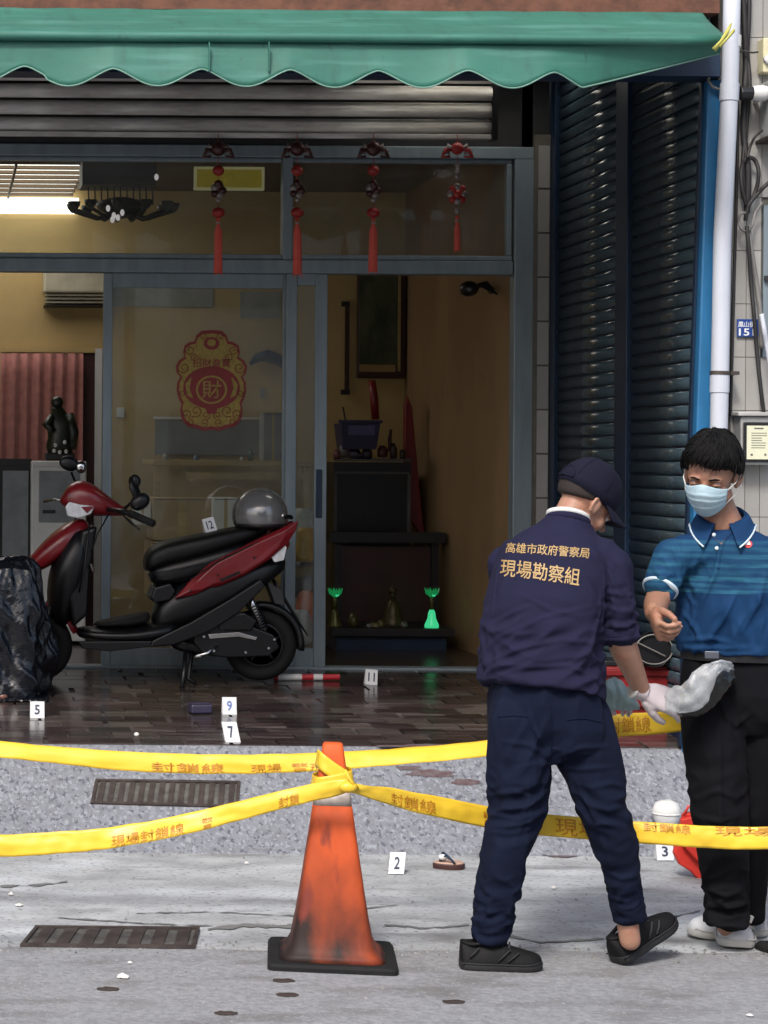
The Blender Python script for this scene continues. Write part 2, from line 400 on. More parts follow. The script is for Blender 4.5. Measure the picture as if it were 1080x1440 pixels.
# cracks along the joint between gutter slab and road
def crack(pts, w, lab, seed):
    mb = MB(); L = []; Rr = []
    n = 90
    for i in range(n + 1):
        u = i / n * (len(pts) - 1); k = min(int(u), len(pts) - 2); t = u - k
        x = pts[k][0] * (1 - t) + pts[k + 1][0] * t; y = pts[k][1] * (1 - t) + pts[k + 1][1] * t + 1.6 * noise.noise(Vector((x * .06, seed, 0))) + .8 * noise.noise(Vector((x * .25, seed, 2)))
        h = w * max(.12, .5 + .9 * noise.noise(Vector((x * .045, seed, 5)))) 
        if i in (0, n): h = .05
        L.append(G(x, y - h, .0035)); Rr.append(G(x, y + h, .0035))
    mb.rings([L, Rr], closed=False)
    o = mb.build('crack', M['crack']); tag(o, lab, 'crack', 'cracks in the gutter slab')
M['crack'] = mat('crack_dirt', (.13, .128, .125), .95, n_amt=.6, n_scale=50, col2=(.14, .14, .14))
crack([(80, 1290), (200, 1298), (300, 1302)], 1.2, 'hairline crack above the silted grate', 1)
crack([(292, 1306), (350, 1301), (412, 1303)], 4.5, 'wide dark crack left of the cone base', 2)
crack([(0, 1246), (40, 1245), (95, 1240)], 2.0, 'short crack at the left edge of the concrete', 3)
crack([(540, 1300), (600, 1305), (660, 1300)], 1.8, 'crack between the cone and the near black shoe', 4)
crack([(716, 1316), (760, 1325), (850, 1320)], 2.2, 'crack between the two black shoes', 5)
crack([(190, 1284), (300, 1282), (420, 1288), (560, 1272)], .9, 'long faint crack across the concrete behind the cone', 6)
crack([(900, 1296), (960, 1286), (985, 1280)], 1.6, 'crack running to the white shoes', 7)

# grit gathered along the slab edge and scattered on the road
random.seed(44); mb = MB()
for i in range(900):
    x = random.uniform(-.3, 3.6)
    if i % 3: y = YR + random.gauss(0, .05)
    elif i % 2: y = YB - abs(random.gauss(0, .06))
    else: y = random.uniform(5.9, 8.6)
    s_ = random.uniform(.002, .0065); z = .004; c = Vector((x, y, z)); a = random.uniform(0, 3)
    pts = [c + Vector((s_ * math.cos(a + k * PI / 2) * random.uniform(.7, 1.3), s_ * math.sin(a + k * PI / 2), 0)) for k in range(4)]
    mb.add(pts + [c + Vector((0, 0, s_ * .9))], [(0, 1, 4), (1, 2, 4), (2, 3, 4), (3, 0, 4), (3, 2, 1, 0)])
M['grit'] = mat('grit', (.30, .29, .27), .9, n_amt=.85, n_scale=9, col2=(.05, .05, .05))
o = mb.build('grit', M['grit']); tag(o, 'grit and tiny stones along the slab edge and on the road', 'grit', kind='stuff')

# ---------------------------------------------------------------- main building
XL, XR = -4.0, 3.335
bld = thing('shophouse', 'shophouse front with brown fascia, tiled pillars, open arcade and a room behind', 'building', (1.5, YF, ZE))
zt = Z(205, YF)              # top of the door frame
ZC = 3.90; ZCI = Z(271, 14.74, 569)
YBK = 14.74; XRI = X(727, 11.85, 500)
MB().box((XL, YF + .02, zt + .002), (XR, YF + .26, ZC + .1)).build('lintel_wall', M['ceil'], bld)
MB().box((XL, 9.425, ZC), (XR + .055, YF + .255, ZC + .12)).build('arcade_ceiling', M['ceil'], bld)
MB().box((XL, 9.30, Z(14, 9.3)), (X(1012, 9.3, 5), 9.42, Z(14, 9.3) + 2.6)).build('fascia', M['brick'], bld)
# room
MB().box((XL, YBK, .4), (XRI + .1, YBK + .12, 3.7)).build('back_wall', M['wall'], bld)
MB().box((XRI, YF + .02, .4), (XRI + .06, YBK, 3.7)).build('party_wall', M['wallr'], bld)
MB().box((XL - .1, 9.3, .3), (XL, YBK, 3.7)).build('left_wall', M['wall'], bld)
MB().box((XL, YF + .10, ZCI), (XRI, YBK, ZCI + .1)).build('room_ceiling', M['iceil'], bld)
MB().box((XL, YF + .12, .2), (XRI, YBK, floorz(YF) + .004)).build('room_floor', M['ifloor'], bld)
# tiled pilaster by the door frame
xp0, xp1 = X(753, YF), X(768.5, YF)
MB().box((XRI + .061, YF - .02, .43), (XR + .02, YF + .3, Z(190, YF, 760))).build('pilaster', M['grout'], bld)
pt = MB().box((0, -.008, .003), (xp1 - xp0, .0, .235)).mesh('wall_tile'); pt.materials.append(M['wtile'])
for i in range(12):
    t = bpy.data.objects.new('wall_tile', pt); COL.objects.link(t); t.parent = bld
    t.location = Vector((xp0, YF - .021, Z(945, YF) + i * .243)) - BASE[bld.name]
# side wall behind the shutter, right front wall
MB().box((XR + .06, YC + .12, .3), (XR + .2, YF + .3, 3.89)).build('side_wall', M['grout'], bld)
MB().box((XR + .075, YC + .02, .0), (XR + 2.6, YC + .14, 6.2)).build('front_wall', M['grout'], bld)
# cream tiles of the front wall, left of the neighbouring window
S9 = YC / FPX
tx0 = X(1027, YC + .02, 450); wt = .0655; ht = .235
tm = MB().box((0.0015, -.008, .0015), (wt - .0015, 0, ht - .0015)).mesh('wall_tile'); tm.materials.append(M['wtile'])
zt0 = Z(577, YC, 1040)
random.seed(5)
for c in range(9):
    for r in range(-7, 12):
        zz = zt0 + r * ht
        if c >= 2 and Z(500, YC, 1040) - .02 < zz + ht / 2 < Z(290, YC, 1040): continue
        t = bpy.data.objects.new('wall_tile', tm); COL.objects.link(t); t.parent = bld
        t.location = Vector((tx0 + c * wt, YC + .019 - random.uniform(0, .0015), zz)) - BASE[bld.name]
# neighbouring window in the front wall
wx0 = tx0 + 2 * wt + .006
f = MB().box((wx0, YC - .0, Z(502, YC, 1040)), (wx0 + 1.2, YC + .018, Z(288, YC, 1040))).build('window', M['alu'], bld)
MB().box((wx0 + .025, YC - .006, Z(490, YC, 1040)), (wx0 + 1.17, YC - .001, Z(300, YC, 1040))).build('pane', mat('dark_pane', (.02, .035, .045), .12), f)
MB().box((wx0, YC - .02, Z(395, YC, 1040)), (wx0 + 1.2, YC - .007, Z(388, YC, 1040))).build('mullion', M['alud'], f)

# ---------------------------------------------------------------- aluminium shopfront
sf = thing('shopfront', 'grey aluminium shopfront of sliding glass doors below two long transom panes', 'glass front', (1.5, YF, floorz(YF)))
def fr(x0, y0, x1, y1, d0=0., d1=.09, name='frame', m='alu', parent=sf, bev=.006):
    a = P(x0, y0, YF); b = P(x1, y1, YF)
    xa = P((x0), (y0 + y1) / 2, YF).x; xb = P(x1, (y0 + y1) / 2, YF).x
    xm = (x0 + x1) / 2
    za, zb = Z(y0, YF, 380), Z(y1, YF, 380)
    return MB().box((xa, YF + d0, za), (xb, YF + d1, zb)).build(name, M[m], parent, bevel=bev)
L0 = -700
fr(L0, 204, 752, 221, 0, .10, 'head')
fr(L0, 365, 722, 384, 0, .10, 'transom_bar')
fr(721.9 + .2, 221.3, 752, 944, .001, .099, 'jamb')
fr(398, 221.3, 412, 364.7, .001, .099, 'mullion')
fr(L0, 938, 690, 946, 0, .12, 'sill')
fr(690, 938, 720, 946, 0.001, .11, 'sill')
# inner beads of the transom
for x0, x1 in ((L0, 397.7), (412.3, 721.9)):
    fr(x0, 221.3, x1, 227, .02, .08, 'bead'); fr(x0, 357, x1, 364.7, .02, .08, 'bead')
fr(714, 227.2, 721.6, 356.8, .02, .08, 'bead')
# transom glass
def pane(x0, y0, x1, y1, d, parent, name='glass'):
    xa, xb = P(x0, (y0 + y1) / 2, YF).x, P(x1, (y0 + y1) / 2, YF).x
    return MB().box((xa, YF + d, Z(y0, YF, 380)), (xb, YF + d + .005, Z(y1, YF, 380))).build(name, M['glass'], parent)
pane(L0, 225, 398.5, 359, .045, sf); pane(411.5, 225, 715, 359, .045, sf)
# sliding leaves: thing > leaf > handle / glass
def leaf(label, x0, x1, y0, y1, d, st_l, st_r, top, bottom, hx=None, far=False):
    t = thing('sliding_door', label, 'door', (P((x0 + x1) / 2, 940, YF).x, YF + d, floorz(YF)))
    xs = [P(q, 650, YF).x for q in (x0, x0 + st_l, x1 - st_r, x1)]
    zs = [Z(q, YF, 380) for q in (y0, y0 + top, y1 - bottom, y1)]
    e = .0015
    MB().box((xs[0], YF + d, zs[0]), (xs[1], YF + d + .035, zs[3])).build('stile', M['alu'], t, bevel=.004)
    MB().box((xs[2], YF + d, zs[0]), (xs[3], YF + d + .035, zs[3])).build('stile', M['alu'], t, bevel=.004)
    MB().box((xs[1] + e, YF + d + .002, zs[0]), (xs[2] - e, YF + d + .033, zs[1])).build('top_rail', M['alu'], t)
    MB().box((xs[1] + e, YF + d + .002, zs[2]), (xs[2] - e, YF + d + .033, zs[3])).build('bottom_rail', M['alu'], t)
    MB().box((xs[1] + .001, YF + d + .016, zs[2] + e), (xs[2] - .001, YF + d + .021, zs[1] - e)).build('glass', M['glass'], t)
    if hx:
        a = P(hx, 660, YF); b = P(hx, 728, YF)
        h = MB().box((a.x - .017, YF + d - .012, b.z), (a.x + .017, YF + d - .002, a.z)).build('handle', M['navy'], t, bevel=.003)
    return t
leaf('left sliding glass door carrying the red and gold paper emblem', 145, 415, 384.5, 938, .052, 13, 16, 20, 24)
leaf('narrow sliding glass door leaf beside the open doorway, with dark pull handle', 402, 460, 384.5, 938, .012, 15, 17, 16, 26, 449)

# ---------------------------------------------------------------- rolled shutter over the shopfront
rs = thing('roller_shutter', 'half rolled galvanised roller shutter above the shopfront', 'roller shutter', (1., YF - .3, 3.3))
def slat_mesh(L, h, bulge, ax='X', n=6, name='slat'):
    """convex interlocking slat, length along ax, thickness towards -normal"""
    sec = []
    for i in range(n + 1):
        t = i / n; sec.append((-bulge * math.sin(PI * t) ** .8, h * (.06 + .86 * t)))
    back = [(.006, q[1]) for q in sec[::-1]]
    pr = sec + back
    if ax == 'X': rings = [[Vector((x, d, z)) for d, z in pr] for x in (0, L)]
    else: rings = [[Vector((d, y, z)) for d, z in pr] for y in (0, L)]
    me = MB().rings(rings).mesh(name); me.polygons.foreach_set('use_smooth', [True] * len(me.polygons))
    return me
x1s = X(690, YF - .3, 150)
sm = slat_mesh(x1s - XL - .05, .088, .022); sm.materials.append(M['steel'])
zb = Z(191, YF - .3, 400)
for i in range(4):
    o = bpy.data.objects.new('slat', sm); COL.objects.link(o); o.parent = rs
    o.location = Vector((XL + .05, YF - .30 - .012 * i, zb + .012 + i * .088)) - BASE[rs.name]
MB().box((XL + .05, YF - .325, zb - .012), (x1s, YF - .285, zb + .012)).build('bottom_bar', M['steel'], rs, bevel=.003)
MB().box((x1s + .002, YF - .34, zb - .02), (x1s + .03, YF - .26, ZC)).build('end_bracket', M['black'], rs)

# ---------------------------------------------------------------- side shutter
ss = thing('side_shutter', 'tall dark blue-grey side roller shutter in two bays closing the arcade end', 'roller shutter', (XR, 10.5, floorz(10.5)))
pa, pbb = 3.415 / (865 - CX) * FPX, 0
def Yat(px): return XR * FPX / (px - CX)
ya0, ya1, yb0, yb1 = Yat(779), Yat(864), Yat(881), Yat(986)
SLZ = .064
for y0, y1 in ((ya1, ya0), (yb1, yb0)):
    me = slat_mesh(y0 - y1 if y0 > y1 else y1 - y0, SLZ, .0075, 'Y'); me.materials.append(M['slat'])
    for i in range(56):
        z = .40 + i * SLZ
        if z > 3.80: break
        o = bpy.data.objects.new('slat', me); COL.objects.link(o); o.parent = ss
        o.location = Vector((XR + .02, min(y0, y1), z)) - BASE[ss.name]
MB().box((XR + .03, 9.45, .3), (XR + .05, YF, 3.88)).build('backing', M['navy'], ss)
MB().box((XR - .005, ya1 + .004, .38), (XR + .04, yb0 - .004 if yb0 < ya1 else ya1, 3.88)).build('centre_post', M['navy'], ss) if False else None
MB().box((XR - .005, min(ya1, yb0) + .003, .38), (XR + .045, max(ya1, yb0) - .003, 3.88)).build('centre_post', M['navy'], ss, bevel=.004)
MB().box((XR - .004, ya0 + .004, .38), (XR + .045, ya0 + .09, 3.88)).build('edge_guide', M['navy'], ss, bevel=.003)

# ---------------------------------------------------------------- front beam, blue post
bm_ = thing('steel_beam', 'navy steel beam running along the arcade front just behind the awning', 'beam', (1.5, 9.36, 3.3))
zb1 = Z(108, 9.36, 930)
MB().box((XL, 9.30, zb1), (X(1006, 9.36, 90), 9.44, zb1 + .19)).build('beam_web', M['navy'], bm_)
MB().box((XL, 9.29, zb1 - .008), (X(1006, 9.36, 90), 9.45, zb1 - .001)).build('beam_flange', M['navy'], bm_)
a, b = P(1000, 108, YC - .03), P(986, 640, YC - .03)
dx = (a.x - b.x) / (a.z - b.z)
x_at = lambda z, base, zz: base + (z - zz) * dx
bl = thing('blue_post', 'bright blue painted steel post at the end of the side shutter', 'post', (XR + .05, YC, .3))
w_ = 24 / FPX * YC
mb = MB()
def lean_box(mb, xa, w, y0, y1, z0, z1, k=.026):
    vs = []
    for z in (z0, z1):
        x = xa + (z - 2.4) * k
        vs += [Vector((x, y0, z)), Vector((x + w, y0, z)), Vector((x + w, y1, z)), Vector((x, y1, z))]
    return mb.add(vs, [(0, 3, 2, 1), (4, 5, 6, 7), (0, 1, 5, 4), (1, 2, 6, 5), (2, 3, 7, 6), (3, 0, 4, 7)])
xbp = X(984.5, YC - .03, 390)
lean_box(mb, xbp, w_, YC - .045, YC + .02, .02, zb1 - .012)
mb.build('post_body', M['blue'], bl, bevel=.008)
lean_box(MB(), xbp - .012, .010, YC - .0, YC + .03, .36, zb1 - .012).build('guide_channel', M['navy'], bl)

# ---------------------------------------------------------------- drain pipe
dp = thing('drain_pipe', 'white plastic drain pipe running down beside the blue post', 'pipe', (X(1015, YC - .1), YC - .1, 0))
YP = YC - .10
def pp(px, py): return P(px, py, YP)
MB().tube([pp(1030, -40), pp(1028, 60), pp(1026, 130), pp(1016, 330), pp(1012.5, 520), pp(1010, 640), pp(1004, 1040)], [.0, .035, .038, .042, .042, .040, .040][0:0] or [.036, .036, .037, .038, .038, .037, .037], 20).build('pipe_body', M['pvc'], dp, smooth=True)
MB().tube([pp(1026.3, 118), pp(1025, 142)], .041, 20).build('coupling', M['pvc'], dp, smooth=False)
MB().tube([pp(1032.5, 50), pp(1032, 66)], .030, 14).build('coupling', M['white'], dp)
MB().tube([pp(1012.2, 528), pp(1011.6, 552)], .041, 20).build('coupling', M['pvc'], dp, smooth=False)
cl = MB().tube([pp(1012.5, 522), pp(1012.3, 527)], .043, 20).build('clamp', M['iron'], dp)
MB().box(pp(1028, 522) + Vector((0, -.0, 0)), pp(1040, 527) + Vector((0, .10, 0))).build('clamp_arm', M['iron'], dp)

# ---------------------------------------------------------------- services on the right wall
YW = YC + .01
def wbox(mb, x0, y0, x1, y1, d0, d1):
    a = P(x0, y0, YW); b = P(x1, y1, YW); return mb.box((a.x, YW - d1, a.z), (b.x, YW - d0, b.z))
mbx = thing('meter_box', 'grey electricity meter box with glazed front and pale label, right of the drain pipe', 'meter box', P(1053, 655, YW))
wbox(MB(), 1031, 586, 1082, 654, 0.0, .09).build('casing', mat('meter_grey', (.34, .34, .33), .5, .2), mbx, bevel=.006)
wbox(MB(), 1026, 580, 1090, 586, 0.0, .105).build('lid', mat('meter_lid', (.45, .44, .42), .5, .2), mbx, bevel=.004)
wbox(MB(), 1034, 594, 1076, 650, .0905, .1).build('window_frame', M['black'], mbx, bevel=.004)
wbox(MB(), 1038, 599, 1071, 646, .1005, .104).build('label_plate', mat('meter_label', (.62, .62, .46), .4, n_amt=.05), mbx)
mb = MB()
random.seed(2)
for i in range(7):
    wbox(mb, 1044, 609 + i * 3.4, 1044 + random.uniform(14, 22), 610.1 + i * 3.4, .1042, .1046)
wbox(mb, 1048, 602, 1061, 604, .1042, .1046); wbox(mb, 1043, 638, 1046, 641, .1042, .1046); wbox(mb, 1062, 638, 1065, 641, .1042, .1046)
o = mb.build('printed_lines', mat('label_ink', (.12, .12, .1), .6), mbx); tag(o, kind='stuff')
pl = thing('number_plate', 'small blue enamel house number plate with white characters on the cream tiles', 'sign', P(1050, 474, YW))
wbox(MB(), 1035, 449, 1065, 474, .008, .013).build('plate', mat('enamel_blue', (.02, .06, .26), .3, n_amt=.1), pl, bevel=.001)
M['ink_white'] = mat('white_ink', (.75, .75, .75), .5, n_amt=.02)
def flat_text(body, px0, py0, px1, py1, Y, parent, m, name='lettering', bold=.01, shear=0):
    me = textmesh(body, 1, shear, 0, bold); v = vget(me)
    lo, hi = v.min(0), v.max(0); a = P(px0, py1, Y); b = P(px1, py0, Y)
    v2 = np.zeros_like(v)
    v2[:, 0] = a.x + (v[:, 0] - lo[0]) / (hi[0] - lo[0]) * (b.x - a.x)
    v2[:, 2] = a.z + (v[:, 1] - lo[1]) / (hi[1] - lo[1]) * (b.z - a.z)
    v2[:, 1] = Y
    v2 -= np.array(BASE[parent.name]); vset(me, v2); me.materials.clear(); me.materials.append(m)
    return link(name, me, parent)
flat_text('鳳山街', 1038, 452, 1062, 460, YW - .0135, pl, M['ink_white'])
flat_text('151', 1039, 462, 1061, 472, YW - .0135, pl, M['ink_white'], bold=.02)
cm = thing('security_camera', 'black and white dome camera pointing left on the wall by the drain pipe', 'camera', P(1055, 140, YW))
p0 = P(1040, 131, YW - .10)
MB().tube([p0, p0 + Vector((.058, 0, 0))], .030, 16).build('camera_lens', M['black'], cm, bevel=.004)
MB().capsule([p0 + Vector((.070, .0, 0)), p0 + Vector((.1, .0, .0))], [.034, .036], 16).build('camera_shell', M['white'], cm, smooth=True)
MB().tube([p0 + Vector((.095, .01, -.01)), p0 + Vector((.105, .09, -.02))], .012, 8).build('mount', M['white'], cm)
jb = thing('junction_box', 'cream plastic junction box with round knob near the top right corner', 'junction box', P(1080, 105, YW))
wbox(MB(), 1065, 57, 1100, 106, 0.001, .07).build('casing', mat('cream_plastic', (.60, .56, .36), .5, n_amt=.06), jb, bevel=.006)
MB().lathe([(.0, -.02), (.02, -.018), (.022, 0), (.0, .001)], P(1080, 84, YW - .071), 16, 'Y').build('knob', M['white'], jb, smooth=True)
g2 = thing('metal_cabinet', 'pale grey metal cabinet cut by the right edge below the junction box', 'cabinet', P(1090, 203, YW))
wbox(MB(), 1068, 118, 1130, 198, .001, .14).build('casing', mat('pale_cabinet', (.42, .44, .44), .45, .2), g2, bevel=.008)
wbox(MB(), 1062, 198.5, 1132, 203, .0, .16).build('base_plate', M['iron'], g2)
M['cable'] = mat('black_cable', (.02, .018, .018), .6)
M['cableg'] = mat('grey_cable', (.2, .19, .18), .6)
def cable(label, pts, r, d=.03, m='cable', cat='cable'):
    q = [P(x, y, YW - d - (.012 if i % 2 else 0)) for i, (x, y) in enumerate(pts)]
    # Catmull-Rom
    out = []
    for i in range(len(q) - 1):
        p0 = q[max(i - 1, 0)]; p1 = q[i]; p2 = q[i + 1]; p3 = q[min(i + 2, len(q) - 1)]
        for k in range(6):
            t = k / 6; out.append(.5 * ((2 * p1) + (-p0 + p2) * t + (2 * p0 - 5 * p1 + 4 * p2 - p3) * t * t + (-p0 + 3 * p1 - 3 * p2 + p3) * t ** 3))
    out.append(q[-1])
    o = single(MB().tube(out, r, 7), 'cable', M[m], label, cat, 'cables on the right wall', smooth=True); return o
cable('thick black cable bundle coming down the wall from the top edge', [(1044, -20), (1047, 40), (1049, 90), (1047, 130), (1046, 190), (1052, 240), (1050, 300)], .014)
cable('black cable beside the thick bundle at the top right', [(1054, -20), (1053, 30), (1051, 75), (1054, 120), (1049, 180), (1044, 240), (1048, 270)], .010)
cable('black cable looped in a large oval right of the drain pipe', [(1050, 290), (1043, 262), (1043, 235), (1051, 222), (1062, 226), (1067, 245), (1062, 270), (1052, 292), (1048, 310)], .009, .045)
cable('second black loop hanging beside the large oval cable', [(1048, 300), (1055, 285), (1066, 272), (1075, 262), (1090, 250)], .009, .05)
cable('small grey ring of cable under the oval loop', [(1050, 300), (1042, 300), (1039, 312), (1044, 323), (1052, 325), (1058, 316), (1062, 300), (1072, 285)], .006, .05, 'cableg')
cable('long black cable slanting down past the number plate', [(1050, 318), (1053, 350), (1056, 395), (1060, 440), (1064, 490), (1069, 540), (1074, 580)], .009, .055)
cable('grey conduit running beside the long slanting cable', [(1052, 318), (1056, 350), (1064, 400), (1069, 440), (1071, 490)], .011, .03, 'cableg')
cable('bright white pipe end slanting at the right edge above the meter', [(1071, 442), (1075, 465), (1079, 488), (1086, 530)], .011, .09, 'pvc')
cable('thin dark wire crossing from the pipe top to the camera', [(1026, 88), (1034, 78), (1045, 72), (1058, 74), (1066, 73)], .004, .06)
cable('thin cable curling from the cabinet down to the loops', [(1072, 183), (1062, 192), (1055, 206), (1051, 222)], .006, .06)
cable('dark conduit against the wall just right of the drain pipe', [(1036, 60), (1037, 200), (1034, 330), (1030, 470), (1027, 585)], .007, .012, 'cable')
wi = single(MB().tube([P(x, y, YC - .07) for x, y in [(996, 112), (1001, 104), (1008, 103), (1016, 112), (1019, 120), (1012, 126), (1002, 122), (996, 113)]], .006, 7), 'wire_loop', M['cableg'], 'loop of grey wire tied round the top of the blue post', 'wire', smooth=True)

# ---------------------------------------------------------------- awning
aw = thing('awning', 'faded green canvas awning with scalloped valance and one folded end', 'awning', (1.5, 8.9, 3.1))
YA = 8.72
xe = X(1026, YA, 45)
NU = 300
def awn_top(u, v):
    x = -2.4 + (xe + 2.4) * u; sag = .006 * math.sin(x * 9) + .008 * noise.noise(Vector((x * 2.2, v * 2, 1)))
    r = 1 - max(0, (u - .985) / .015) * .3
    p = Vector((x, YA + .0 + v * .62, 3.322 + v * .285 * r + sag * math.sin(PI * v))); return p
zf = Z(52, YA, 540)
zA = Z(14, 9.34, 540)
def awn_top(u, v):
    x = -2.4 + (xe + 2.4) * u
    sag = -.012 * math.sin(PI * v) * (1 + .5 * noise.noise(Vector((x * 1.5, v * 2, 1)))) + .004 * noise.noise(Vector((x * 6, v * 5, 1)))
    return Vector((x + v * .2 * max(0, u - .5), YA + v * .62, zf + .006 + (zA - zf) * v + sag))
MB().grid(awn_top, NU, 10).build('canopy', M['green'], aw, smooth=True, solid=.003)
MB().tube([Vector((-2.4 + (xe - .04 + 2.4) * i / 40, YA + .004, zf - .004)) for i in range(41)], .021, 14).build('front_bar', M['green'], aw, smooth=True)
lows = [93, 215, 342, 466, 591, 715, 835]
pit = 124.3
def val(u, v):
    x = -2.4 + (X(1020, YA, 60) + 2.4) * u
    px = x / YA * FPX + CX
    ph = (px - 93) / pit
    s = .5 + .5 * math.cos(2 * PI * ph)
    depth = (20 + 50 * 1.0 + 24 * (1 - (1 - s) ** 1.4) - 24) if True else 0
    bot = 103 + 24 * (s ** .75) - 3 + .006 * px * 0
    bot += -4 if px < 60 else 0
    if px > 790: bot = min(bot, 127 - (px - 790) * .262)
    py = 55 + (bot - 55) * v
    z = Z(py, YA, 540)
    y = YA + .022 + .03 * v * noise.noise(Vector((x * 1.7, 0, 5))) + .012 * v * math.sin(x * 5) - .03 * v
    if px > 760: y += .10 * v * (px - 760) / 260
    return Vector((x, y, z))
o = MB().grid(val, 520, 8).build('valance', M['green'], aw, smooth=True, solid=.003)
hem = [val(i / 520, 1.0) + Vector((0, -.003, 0)) for i in range(521)]
MB().tube(hem, .0035, 5).build('hem', mat('hem_tape', (.16, .30, .24), .7), aw, smooth=True)
for px in (293, 377):
    p = P(px, 60, YA - .012); MB().box(p, P(px + 2, 100, YA - .03)).build('seam', M['green'], aw)
ct = thing('yellow_rag', 'strip of yellow cloth tied at the right end of the awning', 'cloth', P(1015, 70, YA - .02))
MB().tube([P(1004, 70, YA - .03), P(1014, 58, YA - .04), P(1022, 46, YA - .03), P(1028, 34, YA)], [.022, .013, .018, .008], 9, .5).build('rag', mat('yellow_cloth', (.52, .50, .12), .8), ct, smooth=True)
MB().tube([P(1012, 66, YA - .04), P(1022, 55, YA - .05), P(1031, 44, YA - .02)], [.012, .010, .014], 8, .5).build('rag_end', NODES and bpy.data.materials['yellow_cloth'], ct, smooth=True)

# ---------------------------------------------------------------- drain grates
def grate(label, corners, nb, surf, cut=False):
    """corners in px: tl, tr, br, bl"""
    def pj(x, y):
        if surf == 'g': return G(x, y, .006)
        return GR(x, y, .002)
    tl, tr, br, b_l = [pj(*c) for c in corners]
    t = thing('drain_grate', label, 'drain grate', (tl + br) / 2)
    q = lambda u, v: tl.lerp(tr, u).lerp(b_l.lerp(br, u), v)
    nrm = (tr - tl).cross(tl - b_l).normalized()
    if nrm.z < 0: nrm = -nrm
    def slab(u0, v0, u1, v1, h, name, m, h0=-.01):
        c = [q(u0, v0), q(u1, v0), q(u1, v1), q(u0, v1)]
        return MB().prism([p + nrm * h0 for p in c], nrm * (h - h0)).build(name, M[m], t)
    slab(0, 0, 1, 1, .0005, 'pit', 'silt', -.012)
    e = .0005
    slab(0, 0, 1, .08, .008, 'rim', 'iron'); slab(0, .92, 1, 1, .008, 'rim', 'iron')
    slab(0, .08, .022, .92, .0075, 'rim', 'iron'); slab(.978, .08, 1, .92, .0075, 'rim', 'iron')
    for i in range(nb):
        u = .022 + (i + .25) / nb * .956
        slab(u, .085, u + .55 / nb * .956, .915, .0055, 'bar', 'iron')
    return t
grate('rusty iron drain grate with a solid look, set in the pebble ramp', [(134, 1097), (338, 1100), (335, 1137), (127, 1131)], 14, 'r')
grate('silted drain grate half filled with dirt in the concrete by the road', [(50, 1304), (281, 1306), (274, 1334), (28, 1331)], 7, 'g')

# ---------------------------------------------------------------- buildings across the street (seen in the glass reflections)
def opp(label, x0, x1, h, col, seed):
    t = thing('opposite_house', label, 'building', ((x0 + x1) / 2, -12, 0))
    m = mat('opposite_render_' + str(seed), col, .8, n_amt=.25, n_scale=1.5)
    MB().box((x0, -20, 0), (x1, -12, h)).build('wall', m, t)
    random.seed(seed)
    nf = int(h / 3.2)
    for f in range(nf):
        for k in range(2):
            w = (x1 - x0) / 2; cx = x0 + w * (k + .5)
            fr_ = MB().box((cx - w * .34, -11.99, f * 3.2 + .9), (cx + w * .34, -11.93, f * 3.2 + 2.5)).build('window', M['white'], t)
            MB().box((cx - w * .32, -11.925, f * 3.2 + .95), (cx + w * .32, -11.91, f * 3.2 + 2.45)).build('pane', M['navy'], fr_)
    MB().box((x0, -12, h), (x1, -11.6, h + .4)).build('parapet', m, t)
opp('pale three-storey house across the street, seen only in reflections', -9, -3.2, 7.4, (.72, .71, .68), 1)
opp('grey house across the street facing the shopfront', -3, 3.0, 6.6, (.62, .63, .64), 2)
opp('beige house across the street at the right', 3.2, 9.5, 9.8, (.66, .62, .55), 3)

# added lamp, unseen above the awning line, to put glints on the side shutter
al_ = thing('added_glint_lamp', 'added unseen lamp behind the awning that makes the bright glints on the side shutter', 'lamp', (2.98, YF - .35, ZC))
MB().box((2.48, YF - .45, ZC - .045), (3.28, YF - .28, ZC - .001)).build('lamp_body', M['white'], al_)
for y_ in (YF - .455, YF - .279): MB().box((2.48, y_, ZC - .165), (3.28, y_ + .004, ZC - .0)).build('lamp_shade', M['white'], al_)
for x_ in (2.476, 3.281): MB().box((x_, YF - .45, ZC - .165), (x_ + .004, YF - .28, ZC - .0)).build('lamp_shade', M['white'], al_)
MB().box((2.50, YF - .43, ZC - .085), (3.26, YF - .30, ZC - .046)).build('lamp_diffuser', mat('added_lamp_glow', (.9, .9, .85), .5, emit=(1, .95, .85), estr=5.0), al_)
# ================================================================ the room behind the glass
FZI = floorz(YF) + .004
def ibox(mb, x0, y0, x1, y1, Y, t):
    a = P(x0, y0, Y); b = P(x1, y1, Y); return mb.box((a.x, Y, a.z), (b.x, Y + t, b.z))
def q(x, y, Y): return P(x, y, Y)
# doorway with curtain
dw = thing('doorway', 'cream framed inner doorway in the back wall behind the pink curtain', 'door frame', P(70, 880, YBK - .01))
ibox(MB(), 134, 490, 141, 900, YBK - .04, .038).build('jamb', M['white'], dw)
ibox(MB(), 2, 488, 133.8, 496, YBK - .04, .038).build('head', M['wall'], dw)
ibox(MB(), 117, 497, 133.8, 900, YBK - .02, .018).build('dark_gap', mat('dark_maroon_door', (.05, .012, .010), .5), dw)
def curt(u, v):
    x = 1 + (117 - 1) * u; p = P(x, 497, YBK - .10); z0 = p.z; z1 = FZI + .05
    return Vector((p.x, p.y - .03 * math.sin(u * 44 + 1.2 * math.sin(v * 2)) * (.5 + .5 * v) + .02 * noise.noise(Vector((u * 9, v * 2, 0))), z0 + (z1 - z0) * v))
single(MB().grid(curt, 90, 12), 'curtain', mat('pink_curtain', (.40, .15, .125), .8, n_amt=.3, n_scale=20, sheen=.3), 'faded pink curtain hanging in the inner doorway at the far left', 'curtain', smooth=True, solid=.003)
ac = thing('air_conditioner', 'cream wall air conditioner above the curtained doorway', 'air conditioner', P(100, 428, YBK - .2))
